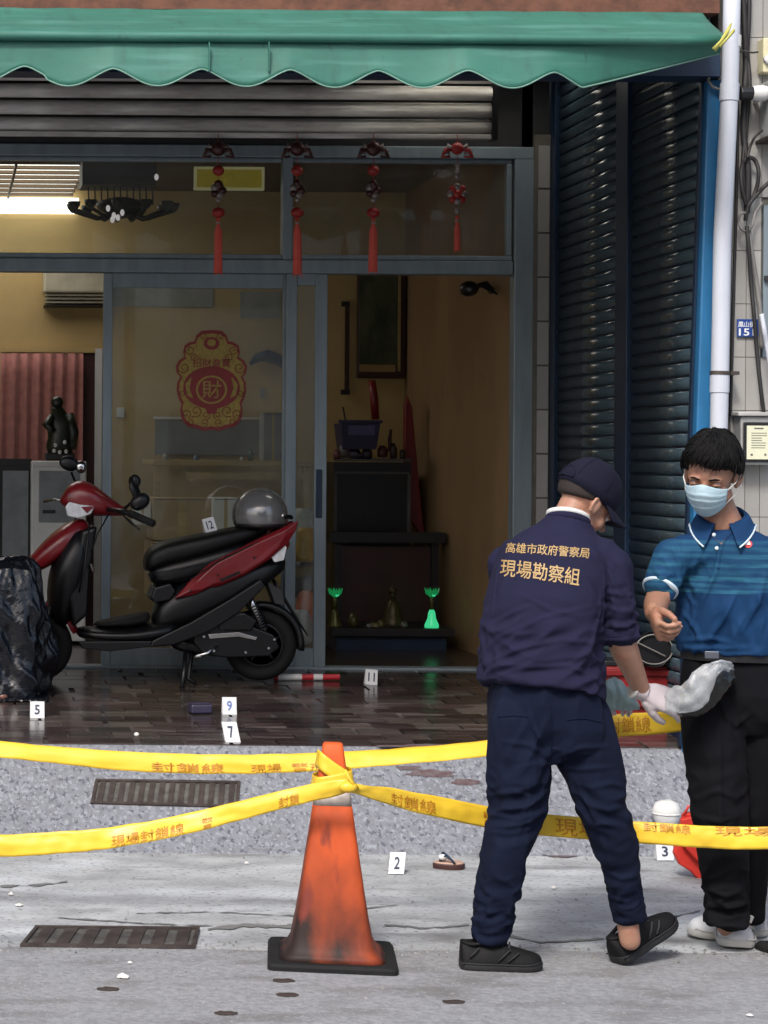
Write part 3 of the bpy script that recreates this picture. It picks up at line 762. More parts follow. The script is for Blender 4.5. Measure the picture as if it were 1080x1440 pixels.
ibox(MB(), 62, 360, 150, 412, YBK - .20, .199).build('casing', mat('aged_cream', (.55, .50, .36), .5), ac, bevel=.015)
for i in range(3): ibox(MB(), 64, 413 + i * 5, 148, 416.5 + i * 5, YBK - .17 + .02 * i, .12).build('louvre', bpy.data.materials['aged_cream'], ac)
ibox(MB(), 62, 428.5, 149, 431, YBK - .14, .139).build('underside', M['dark'], ac)
ls = thing('light_switch', 'small cream light switch plate on the yellow wall by the left door stile', 'switch', P(169, 587, YBK - .02))
ibox(MB(), 164, 573, 175, 587, YBK - .012, .011).build('plate', M['white'], ls, bevel=.002)
ibox(MB(), 167.5, 577, 171.5, 583, YBK - .016, .0035).build('rocker', M['white'], ls)
# white appliance with statue
wd = thing('water_dispenser', 'white box-shaped water dispenser with grey front panel behind the scooter handlebar', 'water dispenser', (P(83, 800, 13.2).x, 13.2, FZI))
a = P(44, 648, 13.2); b = P(122, 648, 13.2)
MB().box((a.x, 13.2, FZI + .02), (b.x, 13.6, a.z)).build('casing', M['white'], wd, bevel=.012)
ibox(MB(), 55, 662, 112, 735, 13.19, .008).build('front_panel', mat('panel_grey', (.22, .24, .25), .35), wd, bevel=.003)
ibox(MB(), 60, 717, 78, 722, 13.182, .007).build('tap', M['alud'], wd)
ibox(MB(), 47, 649.5, 119, 656, 13.185, .013).build('top_trim', M['white'], wd)
fv = thing('statue', 'dark green robed figurine on a black plinth on top of the white water dispenser', 'figurine', P(84, 648, 13.35))
SG = mat('statue_green', (.020, .024, .010), .35, n_amt=.6, n_scale=30, col2=(.006, .008, .005), bump=.003, b_scale=40)
kk = 13.36 / 3000; cS = P(84, 648, 13.36)
MB().box(cS + Vector((-.095, -.06, 0.001)), cS + Vector((.09, .07, .05))).build('plinth', M['dark'], fv, bevel=.01)
rs = []
for y, w_, off in ((11, 17, 0), (20, 19, 0), (32, 18, 1), (44, 20, 2), (56, 18, 1), (64, 13, -1), (72, 9, -3), (76, 7, -4)):
    rs.append([cS + Vector((off * kk + w_ * kk * math.cos(a) * (1 + .14 * noise.noise(Vector((math.cos(a) * 3, math.sin(a) * 3, y * .12)))), .7 * w_ * kk * math.sin(a), y * kk)) for a in [2 * PI * j / 22 for j in range(22)]])
MB().rings(rs).build('robe', SG, fv, smooth=True)
MB().ell(cS + Vector((-4 * kk, 0, 82 * kk)), (9 * kk, 8 * kk, 9 * kk), nu=14, nv=9).build('head', SG, fv, smooth=True)
MB().tube([cS + Vector((-12 * kk, -.03, 62 * kk)), cS + Vector((-20 * kk, -.06, 50 * kk)), cS + Vector((-12 * kk, -.09, 42 * kk))], [.022, .026, .018], 10).build('arm', SG, fv, smooth=True)
MB().tube([cS + Vector((12 * kk, -.02, 66 * kk)), cS + Vector((19 * kk, -.03, 40 * kk)), cS + Vector((17 * kk, -.03, 16 * kk))], [.03, .034, .026], 10).build('cloak_fold', SG, fv, smooth=True)
for px, py in ((76, 634), (84, 636), (93, 635), (91, 622), (78, 626)):
    MB().ell(P(px, py, 13.27), (.012, .009, .013), nu=10, nv=6).build('pale_cup', M['white'], fv, smooth=True)
cb = thing('low_cabinet', 'low dark cabinet with grey panels at the far left behind the glass', 'cabinet', (P(10, 800, 13.3).x, 13.3, FZI))
x0, x1 = P(-120, 700, 13.3).x, P(42, 700, 13.3).x
MB().box((x0, 13.3, FZI), (x1, 13.75, Z(655, 13.3, 20))).build('carcass', M['dark'], cb)
MB().box((x0, 13.29, Z(655, 13.3, 20) + .001), (x1 + .01, 13.77, Z(645, 13.3, 20))).build('cabinet_top', M['dark'], cb)
for i in range(4):
    w = (x1 - x0) / 4; MB().box((x0 + i * w + .01, 13.285, FZI + .1), (x0 + (i + 1) * w - .01, 13.298, Z(662, 13.3, 20))).build('door', bpy.data.materials['panel_grey'], cb)
# table and clutter seen through the sliding door
tb_ = thing('side_table', 'yellowish wooden table running behind the glass doors', 'table', (P(300, 800, 13.4).x, 13.4, FZI))
zt_ = Z(655, 13.4, 300)
M['ywood'] = mat('yellow_wood', (.42, .30, .11), .45, n_amt=.25, n_scale=6, stretch=(1, 6, 6))
MB().box((P(216, 650, 13.4).x, 13.4, zt_), (P(440, 650, 13.4).x, 14.2, zt_ + .035)).build('tabletop', M['ywood'], tb_, bevel=.004)
MB().box((P(262, 650, 13.4).x, 13.42, Z(674, 13.4, 300)), (P(438, 650, 13.4).x, 13.45, Z(664, 13.4, 300))).build('apron', M['ywood'], tb_)
for px in (222, 432):
    MB().box((P(px - 4, 700, 13.4).x, 13.44, FZI), (P(px + 4, 700, 13.4).x, 13.50, zt_ - .001)).build('leg', M['ywood'], tb_)
M['card'] = mat('cardboard', (.36, .25, .12), .85, n_amt=.15)
M['paper'] = mat('white_paper', (.62, .60, .56), .8, n_amt=.08)
M['grey'] = mat('grey_plastic', (.2, .2, .2), .6)
def carton(label, x0, y0, x1, y1, Y, dep, m='card', rz=0):
    t = thing('box', label, 'box', (P((x0 + x1) / 2, y1, Y).x, Y, Z(y1, Y, (x0 + x1) / 2)), group='boxes behind the glass doors')
    a = P(x0, y0, Y); b = P(x1, y1, Y)
    MB().box((a.x, Y, b.z), (b.x, Y + dep, a.z)).build('carton', M[m], t, bevel=.004)
    MB().box((a.x + (b.x - a.x) * .42, Y - .002, b.z + .002), (a.x + (b.x - a.x) * .55, Y - .0005, a.z - .002)).build('packing_tape', M['ywood'], t)
    MB().box((a.x + .01, Y - .003, a.z - .012), (b.x - .01, Y - .0003, a.z - .008)).build('flap_gap', M['dark'], t)
    return t
carton('wide tan cardboard box standing behind the scooter seat, under the yellow table', 216, 700, 298, 760, 13.0, .4)
carton('taller pale carton right of the wide tan box', 300, 700, 336, 770, 12.9, .3, 'paper')
carton('flat tan carton at the bottom of the pile, below the wide box', 212, 762, 320, 842, 12.95, .4)
carton('grey lidded box leaning at the right end of the table', 371, 580, 398, 648, 13.6, .2, 'grey')
carton('small pale box left of the tan boxes by the door stile', 190, 705, 212, 738, 13.1, .2, 'paper')
ct_ = single(MB().tube([P(352, 512, YBK - .06), P(362, 503, YBK - .08), P(375, 500, YBK - .09), P(392, 506, YBK - .08), P(399, 516, YBK - .05)], [.02, .055, .07, .06, .025], 12, .55), 'cap', M['navy'], 'dark blue cap hanging on the yellow wall right of the red and gold emblem', 'cap', smooth=True)
ph = thing('wall_poster', 'pale papers pinned high on the wall behind the sliding door', 'paper', P(370, 465, YBK - .01))
for (x0, y0, x1, y1) in ((338, 410, 395, 448), (160, 402, 300, 432), (366, 545, 372, 560)):
    ibox(MB(), x0, y0, x1, y1, YBK - .008 - .002 * x0 / 400, .003).build('sheet', mat('poster_grey', (.33, .32, .28), .8), ph)
sh = thing('notice_board', 'grey board with dark edge leaning below the emblem behind the glass', 'board', P(300, 645, YBK - .1))
ibox(MB(), 219, 590, 366, 640, YBK - .1, .03).build('board', mat('board_grey', (.20, .20, .18), .7), sh)
ibox(MB(), 216, 586, 369, 589.7, YBK - .11, .04).build('rail', M['white'], sh)
random.seed(31)
for i, (x, y, w_, h, c) in enumerate([(232, 654, 8, 16, (.30, .28, .24)), (250, 654, 14, 8, (.25, .10, .06)), (276, 654, 9, 14, (.10, .14, .18)), (318, 654, 18, 7, (.40, .36, .20)), (352, 654, 7, 22, (.06, .10, .07)), (340, 654, 6, 12, (.40, .38, .35))]):
    k_ = 13.5 / 3000
    single(MB().lathe([(0, 0), (w_ * k_ / 2, 0), (w_ * k_ / 2, h * k_ * .75), (w_ * k_ * .25, h * k_), (0, h * k_)], P(x, y, 13.5), 14), 'jar', mat('jar%d' % i, c, .4), ['tall pale jar at the left end of the yellow table', 'low reddish tin on the yellow table', 'blue-grey canister on the yellow table', 'wide shallow tan tub on the yellow table', 'tall dark green bottle at the right of the yellow table', 'small cream cup beside the green bottle'][i], 'jar', 'jars on the yellow table', smooth=True)
# bags behind the narrow leaf
def bag(name, label, cat, px, py0, py1, wpx, Y, col, seed):
    mb = MB(); rs = []
    for i in range(9):
        t = i / 8; py = py1 + (py0 - py1) * t; w = wpx / 3000 * Y / 2 * (1 - .35 * t ** 3) * (1 if i else .8)
        c = P(px, py, Y); ring = []
        for j in range(18):
            a = 2 * PI * j / 18; r = w * (1 + .22 * noise.noise(Vector((math.cos(a) * 1.4, math.sin(a) * 1.4 + seed, t * 4))))
            ring.append(c + Vector((math.cos(a) * r, math.sin(a) * r, 0)))
        rs.append(ring)
    mb.rings(rs)
    return single(mb, name, mat('m_' + str(seed), col, .5, n_amt=.3, n_scale=12), label, cat, smooth=True)
bag('shopping_bag', 'pale crumpled bag behind the narrow door leaf', 'bag', 428, 715, 780, 34, 12.4, (.42, .42, .38), 21)
bag('shopping_bag', 'mustard yellow bag below the pale one behind the narrow leaf', 'bag', 430, 742, 790, 30, 12.2, (.45, .26, .02), 22)
bag('shopping_bag', 'black bag in the middle of the pile behind the narrow leaf', 'bag', 430, 788, 840, 44, 12.3, (.012, .012, .012), 23)
bag('shopping_bag', 'orange bag low behind the narrow glass door leaf', 'bag', 431, 830, 878, 32, 12.25, (.60, .12, .02), 24)
bag('shopping_bag', 'whitish bag on the floor at the foot of the narrow leaf', 'bag', 423, 858, 906, 34, 12.1, (.42, .42, .42), 25)

# plaque, chandelier, ceiling panel
pq = thing('gold_plaque', 'gold plaque in a cream frame hanging high behind the transom glass', 'plaque', P(322, 268, 12.6))
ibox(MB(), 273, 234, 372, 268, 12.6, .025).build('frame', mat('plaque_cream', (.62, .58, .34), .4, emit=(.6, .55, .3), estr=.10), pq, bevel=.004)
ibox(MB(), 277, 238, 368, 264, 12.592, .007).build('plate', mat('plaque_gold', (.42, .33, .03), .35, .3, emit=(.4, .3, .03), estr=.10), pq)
for px in (290, 355): MB().tube([P(px, 233, 12.61), Vector((P(px, 233, 12.61).x, 12.61, ZCI))], .002, 5).build('wire', M['dark'], pq)
MB().ell(P(322, 251, 12.594), (.035, .006, .04), nu=14, nv=8).build('medallion', bpy.data.materials['plaque_gold'], pq, smooth=True)
ch = thing('chandelier', 'dark ceiling chandelier silhouetted against the bright light panel', 'chandelier', P(170, 235, 12.9))
ibox(MB(), 116, 219, 220, 260, 12.85, .3).build('ceiling_plate', mat('chandelier_plate', (.07, .065, .07), .5), ch, bevel=.004)
for px in range(124, 220, 9):
    MB().tube([P(px, 259, 12.95 + .04 * (px % 2)), P(px + 1, 288, 12.95)], .005, 6).build('rod', M['dark'], ch)
random.seed(11)
for i in range(11):
    a = 2 * PI * i / 11; c = P(172, 296, 13.0); tip = c + Vector((math.cos(a) * .31, math.sin(a) * .2, .0))
    mid = c.lerp(tip, .5) + Vector((0, 0, -.05))
    am = MB().tube([c, mid, tip], .012, 8).build('arm', M['dark'], ch, smooth=True)
    MB().lathe([(.012, 0), (.035, .03), (.04, .055), (.0, .056)], tip - Vector((0, 0, .01)), 12).build('lamp_cup', M['dark'], am, smooth=True)
MB().lathe([(.0, -.07), (.05, -.06), (.14, -.01), (.16, .03), (.05, .06), (.0, .065)], P(170, 292, 13.0), 20).build('body', M['dark'], ch, smooth=True)
cr = mat('crystal', (.85, .8, .8), .1, emit=(.9, .8, .85), estr=.25)
for px, py in ((160, 303), (152, 293), (166, 306), (172, 299), (220, 249), (158, 309)):
    MB().ell(P(px, py, 12.72), (.013, .013, .02), nu=8, nv=6).build('crystal', cr, ch)
lp = thing('ceiling_light_panel', 'large lit louvred ceiling light panel glowing behind the left transom pane', 'ceiling light', (P(60, 260, 14).x, 14.0, ZCI))
xa = P(-200, 250, 14).x; xb = P(112, 250, 13.8).x
lit = mat('lit_panel', (.8, .8, .8), .5, emit=(1.0, .97, .93), estr=1.9)
MB().box((xa, 13.05, ZCI - .03), (xb, 14.70, ZCI - .001)).build('diffuser', lit, lp)
for i in range(8):
    y = 13.05 + i * .225; MB().box((xa, y, ZCI - .052), (xb + .01, y + .05, ZCI - .031)).build('louvre', M['iceil'], lp)
for x in (xa + .5, xa + 1.0): MB().box((x, 13.05, ZCI - .07), (x + .015, 14.7, ZCI - .053)).build('louvre', M['iceil'], lp)
MB().box((xa, YBK - .06, Z(301, YBK, 50)), (xb + .05, YBK - .02, ZCI - .06)).build('wall_glow_band', lit, lp)  # glowing band stands in for the strongly lit top of the back wall

# right hand part of the room: shrine
Yk = YBK - .06
pf = thing('framed_picture', 'tall dark green religious picture in a thick wooden frame on the back wall', 'picture', P(536, 530, Yk))
ibox(MB(), 504, 372, 570, 532, Yk - .03, .05).build('frame', mat('dark_red_frame', (.045, .014, .010), .4), pf, bevel=.006)
ibox(MB(), 506, 374, 560, 512, Yk - .036, .0055).build('canvas', mat('green_painting', (.085, .09, .045), .6, n_amt=.75, n_scale=7, col2=(.02, .03, .014), stretch=(1, 1, .5), detail=8), pf)
ibox(MB(), 560.3, 374, 563, 522, Yk - .042, .011).build('gilt_edge', M['ywood'], pf)
ibox(MB(), 506, 512.5, 556, 523, Yk - .046, .014).build('name_strip', mat('gilt_strip', (.35, .23, .08), .5), pf)
ibox(MB(), 503, 523.5, 560, 529, Yk - .05, .018).build('ledge', bpy.data.materials['dark_red_frame'], pf)
st_ = thing('wall_ornament', 'thin dark hanging scroll rod on the yellow wall left of the picture', 'wall hanging', P(488, 555, Yk))
ibox(MB(), 486, 426, 491, 554, Yk, .02).build('rod', bpy.data.materials['dark_red_frame'], st_)
ibox(MB(), 481, 424, 492, 431, Yk - .01, .03).build('end_cap', M['dark'], st_); ibox(MB(), 480, 548, 492, 555, Yk - .01, .03).build('end_cap', M['dark'], st_)
ca_ = single(MB().tube([P(528, 590, 14.1), P(526, 560, 14.1), P(523, 535, 14.1)], [.026, .028, .024], 12), 'red_candle', mat('red_lacquer', (.20, .012, .012), .4), 'tall dark red candle rising behind the purple basket', 'candle', smooth=True)
bk = thing('basket', 'dark purple plastic basket on top of the black cabinet', 'basket', P(505, 632, 13.8))
pur = mat('dark_purple', (.025, .022, .07), .4); a = P(478, 595, 13.8); b = P(534, 632, 13.8)
mb = MB()
def rr(x0, x1, y0, y1, z): return [Vector(p) for p in ((x0, y0, z), (x1, y0, z), (x1, y1, z), (x0, y1, z))]
mb.rings([rr(a.x + .02, b.x - .02, 13.8, 14.0, b.z), rr(a.x, b.x, 13.78, 14.02, a.z), rr(a.x + .01, b.x - .01, 13.79, 14.01, a.z), rr(a.x + .03, b.x - .03, 13.81, 13.99, b.z + .01)])
mb.build('tub', pur, bk, bevel=.004)
MB().box((a.x - .012, 13.77, a.z), (b.x + .012, 13.785, a.z + .02)).build('rim', pur, bk)
ibox(MB(), 490, 598, 527, 612, 13.775, .01).build('label', mat('lilac_label', (.09, .08, .19), .5), bk)
MB().tube([P(486, 592, 13.9), P(482, 572, 13.9)], .006, 6).build('stick', M['dark'], bk)
bc = thing('black_cabinet', 'black cabinet with pale edging beyond the open doorway', 'cabinet', (P(520, 800, 14).x, 14.0, FZI))
a = P(470, 650, 13.9); b = P(578, 650, 13.9)
MB().box((a.x, 13.9, FZI), (b.x, 14.4, Z(650, 13.9, 520))).build('carcass', M['black'], bc)
edg = mat('worn_edging', (.10, .09, .08), .5)
for (x0, y0, x1, y1) in ((470, 644, 578, 649), (472, 663, 576, 667), (573, 667.5, 577, 760), (470, 667.5, 473.5, 760)):
    ibox(MB(), x0, y0, x1, y1, 13.88, .018).build('edging', edg, bc)
random.seed(8)
for i, (x, y, w, h, c) in enumerate([(484, 640, 14, 16, (.12, .10, .10)), (500, 641, 20, 8, (.10, .09, .12)), (516, 642, 14, 12, (.03, .02, .03)), (538, 640, 14, 14, (.09, .02, .02)), (553, 642, 10, 20, (.04, .02, .015)), (474, 642, 10, 10, (.16, .05, .05)), (548, 632, 5, 30, (.06, .015, .012)), (566, 642, 8, 10, (.05, .03, .02))]):
    single(MB().tube([P(x, y + 2, 13.85), P(x, y - h * .5, 13.86), P(x + random.uniform(-2, 2), y - h + 2, 13.85)], [w / 420, w / 400, w / 600], 10), 'ornament', mat('orn%d' % i, c, .5), ['small grey jar at the left on the black cabinet', 'low pale dish in front of the purple basket', 'dark pot in front of the basket', 'dark red jar right of the basket', 'slim dark vase right of the red jar', 'reddish cup at the left end of the black cabinet', 'thin dark red incense stick standing on the cabinet', 'small brown jar at the right end of the cabinet'][i], 'ornament', 'clutter on the black cabinet', smooth=True)
cp = single(MB().prism([P(568, 720, 13.98), P(569, 570, 13.98), P(573, 556, 13.98), P(580, 572, 13.98), P(584, 620, 13.98), P(598, 760, 13.98)], (0, .05, 0)), 'folded_parasol', bpy.data.materials['red_lacquer'], 'dark red folded parasol leaning in the room corner beside the cabinet', 'parasol', bevel=.008)
# altar
al = thing('altar_table', 'low black altar table with reddish back panel on the room floor', 'altar', (P(550, 930, 13.0).x, 13.0, FZI))
za = Z(884, 12.9, 550); xa, xb = P(466, 884, 12.9).x, P(640, 884, 12.9).x
MB().box((xa, 12.9, za - .05), (xb, 13.5, za)).build('altar_top', M['dark'], al, bevel=.005)
MB().box((xa + .04, 12.95, FZI), (xb - .04, 13.45, za - .051)).build('altar_body', M['navy'], al)
MB().box((P(478, 780, 13.5).x, 13.5, FZI), (P(606, 780, 13.5).x, 13.54, Z(768, 13.5, 540))).build('back_panel', mat('altar_red', (.045, .010, .006), .4, n_amt=.4), al)
for px in (474, 610): MB().box((P(px - 5, 780, 13.5).x, 13.46, FZI), (P(px + 5, 780, 13.5).x, 13.58, Z(750, 13.5, 540))).build('side_post', M['dark'], al)
MB().box((P(460, 760, 13.5).x, 13.4, Z(762, 13.5, 540)), (P(622, 760, 13.5).x, 13.62, Z(748, 13.5, 540))).build('canopy', M['dark'], al)
gl_g = mat('green_lit_glass', (.008, .07, .022), .2, emit=(.03, .8, .22), estr=.10)
gl_t = mat('teal_lit_base', (.01, .10, .05), .2, emit=(.08, 1., .42), estr=.30)
gl_y = mat('yellowish_brass', (.14, .13, .04), .35, .5)
for px, lab, dim in ((471, 'green lotus altar lamp at the left on the altar, dim base', 1), (607, 'green lotus altar lamp at the right with glowing teal base', 0)):
    t = thing('altar_lamp', lab, 'lamp', P(px, 884, 13.0), group='altar lamps')
    c = P(px, 884, 13.0); k = 13.0 / 3000
    MB().lathe([(0, 0), (10 * k, 0), (10 * k, 5 * k), (6 * k, 14 * k), (5 * k, 22 * k), (3 * k, 26 * k), (0, 27 * k)], c + Vector((0, 0, .002)), 14).build('base', gl_y if dim else gl_t, t, smooth=True)
    MB().lathe([(2.5 * k, 26 * k), (2 * k, 34 * k), (4 * k, 40 * k), (2 * k, 44 * k)], c, 10).build('stem', gl_y, t, smooth=True)
    for i in range(8):
        a = 2 * PI * i / 8; d = Vector((math.cos(a), math.sin(a), 0)); s = Vector((-d.y, d.x, 0)) * 3.5 * k; b0 = c + Vector((0, 0, 44 * k))
        MB().add([b0 + d * 2 * k, b0 + d * 8 * k + s + Vector((0, 0, 5 * k)), b0 + d * 11 * k + Vector((0, 0, 14 * k)), b0 + d * 8 * k - s + Vector((0, 0, 5 * k)), b0 + d * 6 * k + Vector((0, 0, 6 * k))], [(0, 1, 4), (1, 2, 4), (2, 3, 4), (3, 0, 4), (0, 3, 2, 1)]).build('petal', gl_g, t)
    MB().ell(c + Vector((2 * k, -3 * k, 48 * k)), (3 * k, 3 * k, 3 * k), nu=8, nv=6).build('bulb', gl_t, t, smooth=True)
fg = thing('deity_figure', 'small dull gold seated figure in the middle of the altar', 'figurine', P(552, 884, 13.2))
gd = mat('dull_gold', (.10, .075, .03), .4, .5, n_amt=.5, n_scale=40)
k = 13.2 / 3000; c = P(552, 884, 13.2)
MB().lathe([(0, 0), (17 * k, 0), (18 * k, 8 * k), (14 * k, 16 * k), (11 * k, 28 * k), (8 * k, 38 * k), (4 * k, 42 * k), (0, 43 * k)], c, 16).build('robe', gd, fg, smooth=True)
MB().ell(c + Vector((0, 0, 47 * k)), (5 * k, 5 * k, 6 * k), nu=12, nv=8).build('head', gd, fg, smooth=True)
MB().lathe([(6 * k, 50 * k), (5 * k, 56 * k), (0, 62 * k)], c, 10).build('crown', gd, fg, smooth=True)
for px, w, h, col, lab in ((497, 7, 22, (.10, .08, .03), 'small dull gold figure left of the main altar figure'), (528, 9, 9, (.16, .13, .05), 'small brass incense bowl in front of the altar figure'), (536, 5, 12, (.14, .11, .04), 'brass cup right beside the incense bowl'), (568, 5, 10, (.14, .13, .11), 'pale cup to the right of the altar figure'), (519, 5, 7, (.2, .2, .2), 'tiny white cup at the left of the incense bowl')):
    kk = 13.05 / 3000; single(MB().lathe([(0, 0), (w * kk, 0), (w * kk * 1.1, h * kk * .5), (w * kk * .7, h * kk), (0, h * kk)], P(px, 884, 13.05), 12), 'offering', mat('off%d' % px, col, .4, .3), lab, 'ornament', 'offerings on the altar', smooth=True)
wf = thing('wall_fan', 'small dark wall bracket with a round head high on the brown wall', 'wall fan', P(672, 410, 12.75))
Yw = XRI * 3000 / (690 - CX)
c = Vector((XRI - .17, Yw - .15, Z(409, Yw, 660)))
MB().ell(c, (.055, .07, .045), nu=14, nv=10).build('round_head', M['black'], wf, smooth=True)
MB().tube([c + Vector((.03, 0, .01)), c + Vector((.10, .02, .03)), Vector((XRI - .001, Yw, c.z + .0))], [.012, .018, .02], 8).build('arm', M['black'], wf, smooth=True)
MB().tube([c + Vector((.09, .02, .02)), c + Vector((.15, -.05, -.035))], [.016, .006], 8).build('lever', M['black'], wf)

# ================================================================ red and gold paper emblem on the door glass
em = thing('paper_emblem', 'red and gold paper cut good-luck emblem stuck on the sliding door glass', 'sticker', P(298, 606, YF + .05))
RED = mat('emblem_red', (.20, .010, .008), .45, n_amt=.15); GLD = mat('emblem_gold', (.32, .22, .05), .38, .35, n_amt=.3, n_scale=40)
half = [(0, 464), (14, 465), (21, 471), (24, 480), (31, 481), (38, 486), (40, 495), (38, 502), (46, 507), (50, 515), (49, 524), (44, 530), (48, 538), (49, 550), (46, 561), (42, 568), (44, 576), (43, 586), (39, 594), (33, 600), (22, 602), (10, 606), (0, 604)]
def emb(scale, d, m, name, pts=half, c=(297.5, 535), t=.0012):
    full = [(297.5 + x, y) for x, y in pts] + [(297.5 - x, y) for x, y in pts[::-1] if x > 0]
    full = [(c[0] + (x - c[0]) * scale, c[1] + (y - c[1]) * scale) for x, y in full]
    YY = YF + .05 - d
    return MB().prism([P(x, y, YY) for x, y in full], (0, t, 0)).build(name, m, em)
emb(1, .0, RED, 'red_outline'); 
emb(.93, .0016, GLD, 'gold_ground')
def disc(cx, cy, rx, ry, d, m, name, n=28):
    return MB().prism([P(cx + rx * math.cos(2 * PI * i / n), cy + ry * math.sin(2 * PI * i / n), YF + .05 - d) for i in range(n)], (0, .0012, 0)).build(name, m, em)
disc(297.5, 545, 40, 30, .0032, RED, 'red_band'); disc(297.5, 548, 22, 20, .0048, GLD, 'gold_disc'); disc(297.5, 548, 19, 17.5, .0064, RED, 'red_disc')
flat_text('財', 284, 535, 311, 560, YF + .05 - .0072, em, GLD, bold=.006)
flat_text('招財進寶', 271, 504, 324, 516, YF + .05 - .0045, em, RED, 'small_lettering', bold=.006)
mb = MB()
random.seed(6)
def curl(cx, cy, r, a0, turns, d=.0045):
    pts = []
    for i in range(14):
        t = i / 13; a = a0 + turns * 2 * PI * t; rr_ = r * (1 - .75 * t); pts.append(P(cx + rr_ * math.cos(a), cy + rr_ * math.sin(a), YF + .05 - d))
    return mb.tube(pts, .0020, 5)
for sx in (-1, 1):
    for (x, y, r, a) in ((30, 492, 7, 0), (39, 517, 8, .5), (22, 578, 9, 1), (36, 582, 7, 2), (30, 593, 6, 0), (10, 594, 6, 1.5), (12, 474, 6, 2.2), (25, 503, 6, 3), (8, 584, 6, 2), (42, 553, 5, 1)):
        curl(297.5 + sx * x, y, r, a if sx > 0 else PI - a, 1.2 * sx)
tag(mb.build('scroll_lines', RED, em, smooth=True), kind='stuff')
for sx in (-1, 1):
    MB().prism([P(297.5 + sx * x, y, YF + .05 - .0045) for x, y in ((28, 530), (37, 540), (34, 556), (26, 560), (31, 546))], (0, .001, 0)).build('gold_leaf', GLD, em)
disc(297.5, 483, 11, 9, .0035, RED, 'red_crest'); disc(297.5, 482, 6, 5, .005, GLD, 'gold_crest')
MB().prism([P(x, y, YF + .05 - .0045) for x, y in ((288, 572), (307, 572), (303, 582), (292, 582))], (0, .001, 0)).build('red_foot', RED, em)

# ================================================================ hanging ornaments
OR_ = mat('ornament_red', (.38, .025, .02), .45, n_amt=.3, n_scale=30); TS = mat('tassel_red', (.75, .11, .08), .7, n_amt=.3, n_scale=60, stretch=(4, 4, .3))
BRZ = mat('ornament_dark', (.07, .022, .02), .35, .3); SIL = mat('ornament_pale', (.35, .30, .28), .4, .4, n_amt=.5, n_scale=40)
def hang(px, y_end, lab, style, seed):
    Yh = YF - .36; c = lambda dx, y: P(px + dx, y, Yh); k = Yh / 3000
    t = thing('hanging_ornament', lab, 'ornament', c(0, 198), group='festive ornaments hanging along the shopfront')
    random.seed(seed)
    MB().tube([c(0, 188), c(0, y_end - 60)], .0022, 6).build('cord', OR_, t)
    r = 11 * k if style == 0 else 9 * k
    MB().ell(c(0, 209), (r, r * .8, r * .95), nu=14, nv=9).build('top_knot', BRZ if style == 0 else OR_, t, smooth=True)
    for s in (-1, 1):
        for j in range(2):
            MB().tube([c(s * 5, 210), c(s * (13 + 3 * j), 205 + j * 6), c(s * (19 + 2 * j), 213 + j * 8), c(s * 10, 216 + 4 * j)], [.010, .018, .016, .008], 10, .8).build('petal', (BRZ if j else SIL) if style == 0 else (OR_ if j else SIL), t, smooth=True)
    MB().ell(c(-2, 213), (4 * k, 7 * k, 4 * k), nu=8, nv=6).build('bead', OR_, t, smooth=True)
    if style == 0:
        MB().ell(c(0, 240), (8.5 * k, 8 * k, 7.5 * k), nu=14, nv=9).build('lantern_bead', OR_, t, smooth=True)
        for j in range(5):
            a = j * 1.25; MB().ell(c(6 * math.cos(a), 268 + 7 * math.sin(a)), (6 * k, 5 * k, 5.5 * k), nu=8, nv=6).build('coin', SIL if j % 2 else BRZ, t, smooth=True)
        MB().ell(c(0, 258), (6 * k, 5 * k, 5 * k), nu=10, nv=7).build('bead', BRZ, t, smooth=True)
        MB().ell(c(0, 281), (4 * k, 4 * k, 4 * k), nu=10, nv=7).build('bead', SIL, t, smooth=True)
        MB().ell(c(0, 299), (9.5 * k, 9 * k, 7.5 * k), nu=14, nv=9).build('lantern_bead', OR_, t, smooth=True)
        ty = 306
    else:
        for y, rr_ in ((233, 4), (240, 5), (248, 4)): MB().ell(c(0, y), (rr_ * k, rr_ * k, rr_ * k), nu=8, nv=6).build('bead', SIL, t, smooth=True)
        for j in range(8):
            a = j * 2 * PI / 8; MB().ell(c(9 * math.cos(a), 273 + 10 * math.sin(a)), (6 * k, 4.5 * k, 6 * k), nu=8, nv=6).build('flower_petal', OR_ if j % 2 else SIL, t, smooth=True)
        MB().ell(c(0, 273), (7 * k, 7 * k, 7 * k), nu=10, nv=7).build('bead', OR_, t, smooth=True)
        MB().ell(c(0, 296), (4 * k, 4 * k, 6 * k), nu=8, nv=6).build('bead', SIL, t, smooth=True)
        ty = 303
    w = 6 if style == 0 else 4.5
    MB().lathe([(0, 0), (3 * k, -1 * k), (2.6 * k, -12 * k), (w * .8 * k, -18 * k), (w * k, -(y_end - ty) * k), (0, -(y_end - ty) * k)], c(0, ty), 14).build('tassel', TS, t, smooth=True)
    MB().lathe([(3.2 * k, -6 * k), (3.4 * k, -9 * k)], c(0, ty), 12).build('tassel_band', SIL, t)
    for j in range(7):
        a = j * 2 * PI / 7; MB().tube([c(0, ty + 16) + Vector((math.cos(a), math.sin(a), 0)) * w * .8 * k, c(random.uniform(-1, 1), y_end + random.uniform(0, 5)) + Vector((math.cos(a), math.sin(a), 0)) * w * k], .0022, 4).build('thread', TS, t)
hang(307, 384, 'leftmost hanging red ornament, in front of the gold plaque', 0, 1)
hang(418, 386, 'hanging red ornament in front of the vertical mullion', 0, 2)
hang(525, 382, 'third hanging red ornament from the left, dark knot at its top', 0, 3)
hang(643, 352, 'rightmost hanging ornament, shortest, with a ring of red flowers', 1, 4)

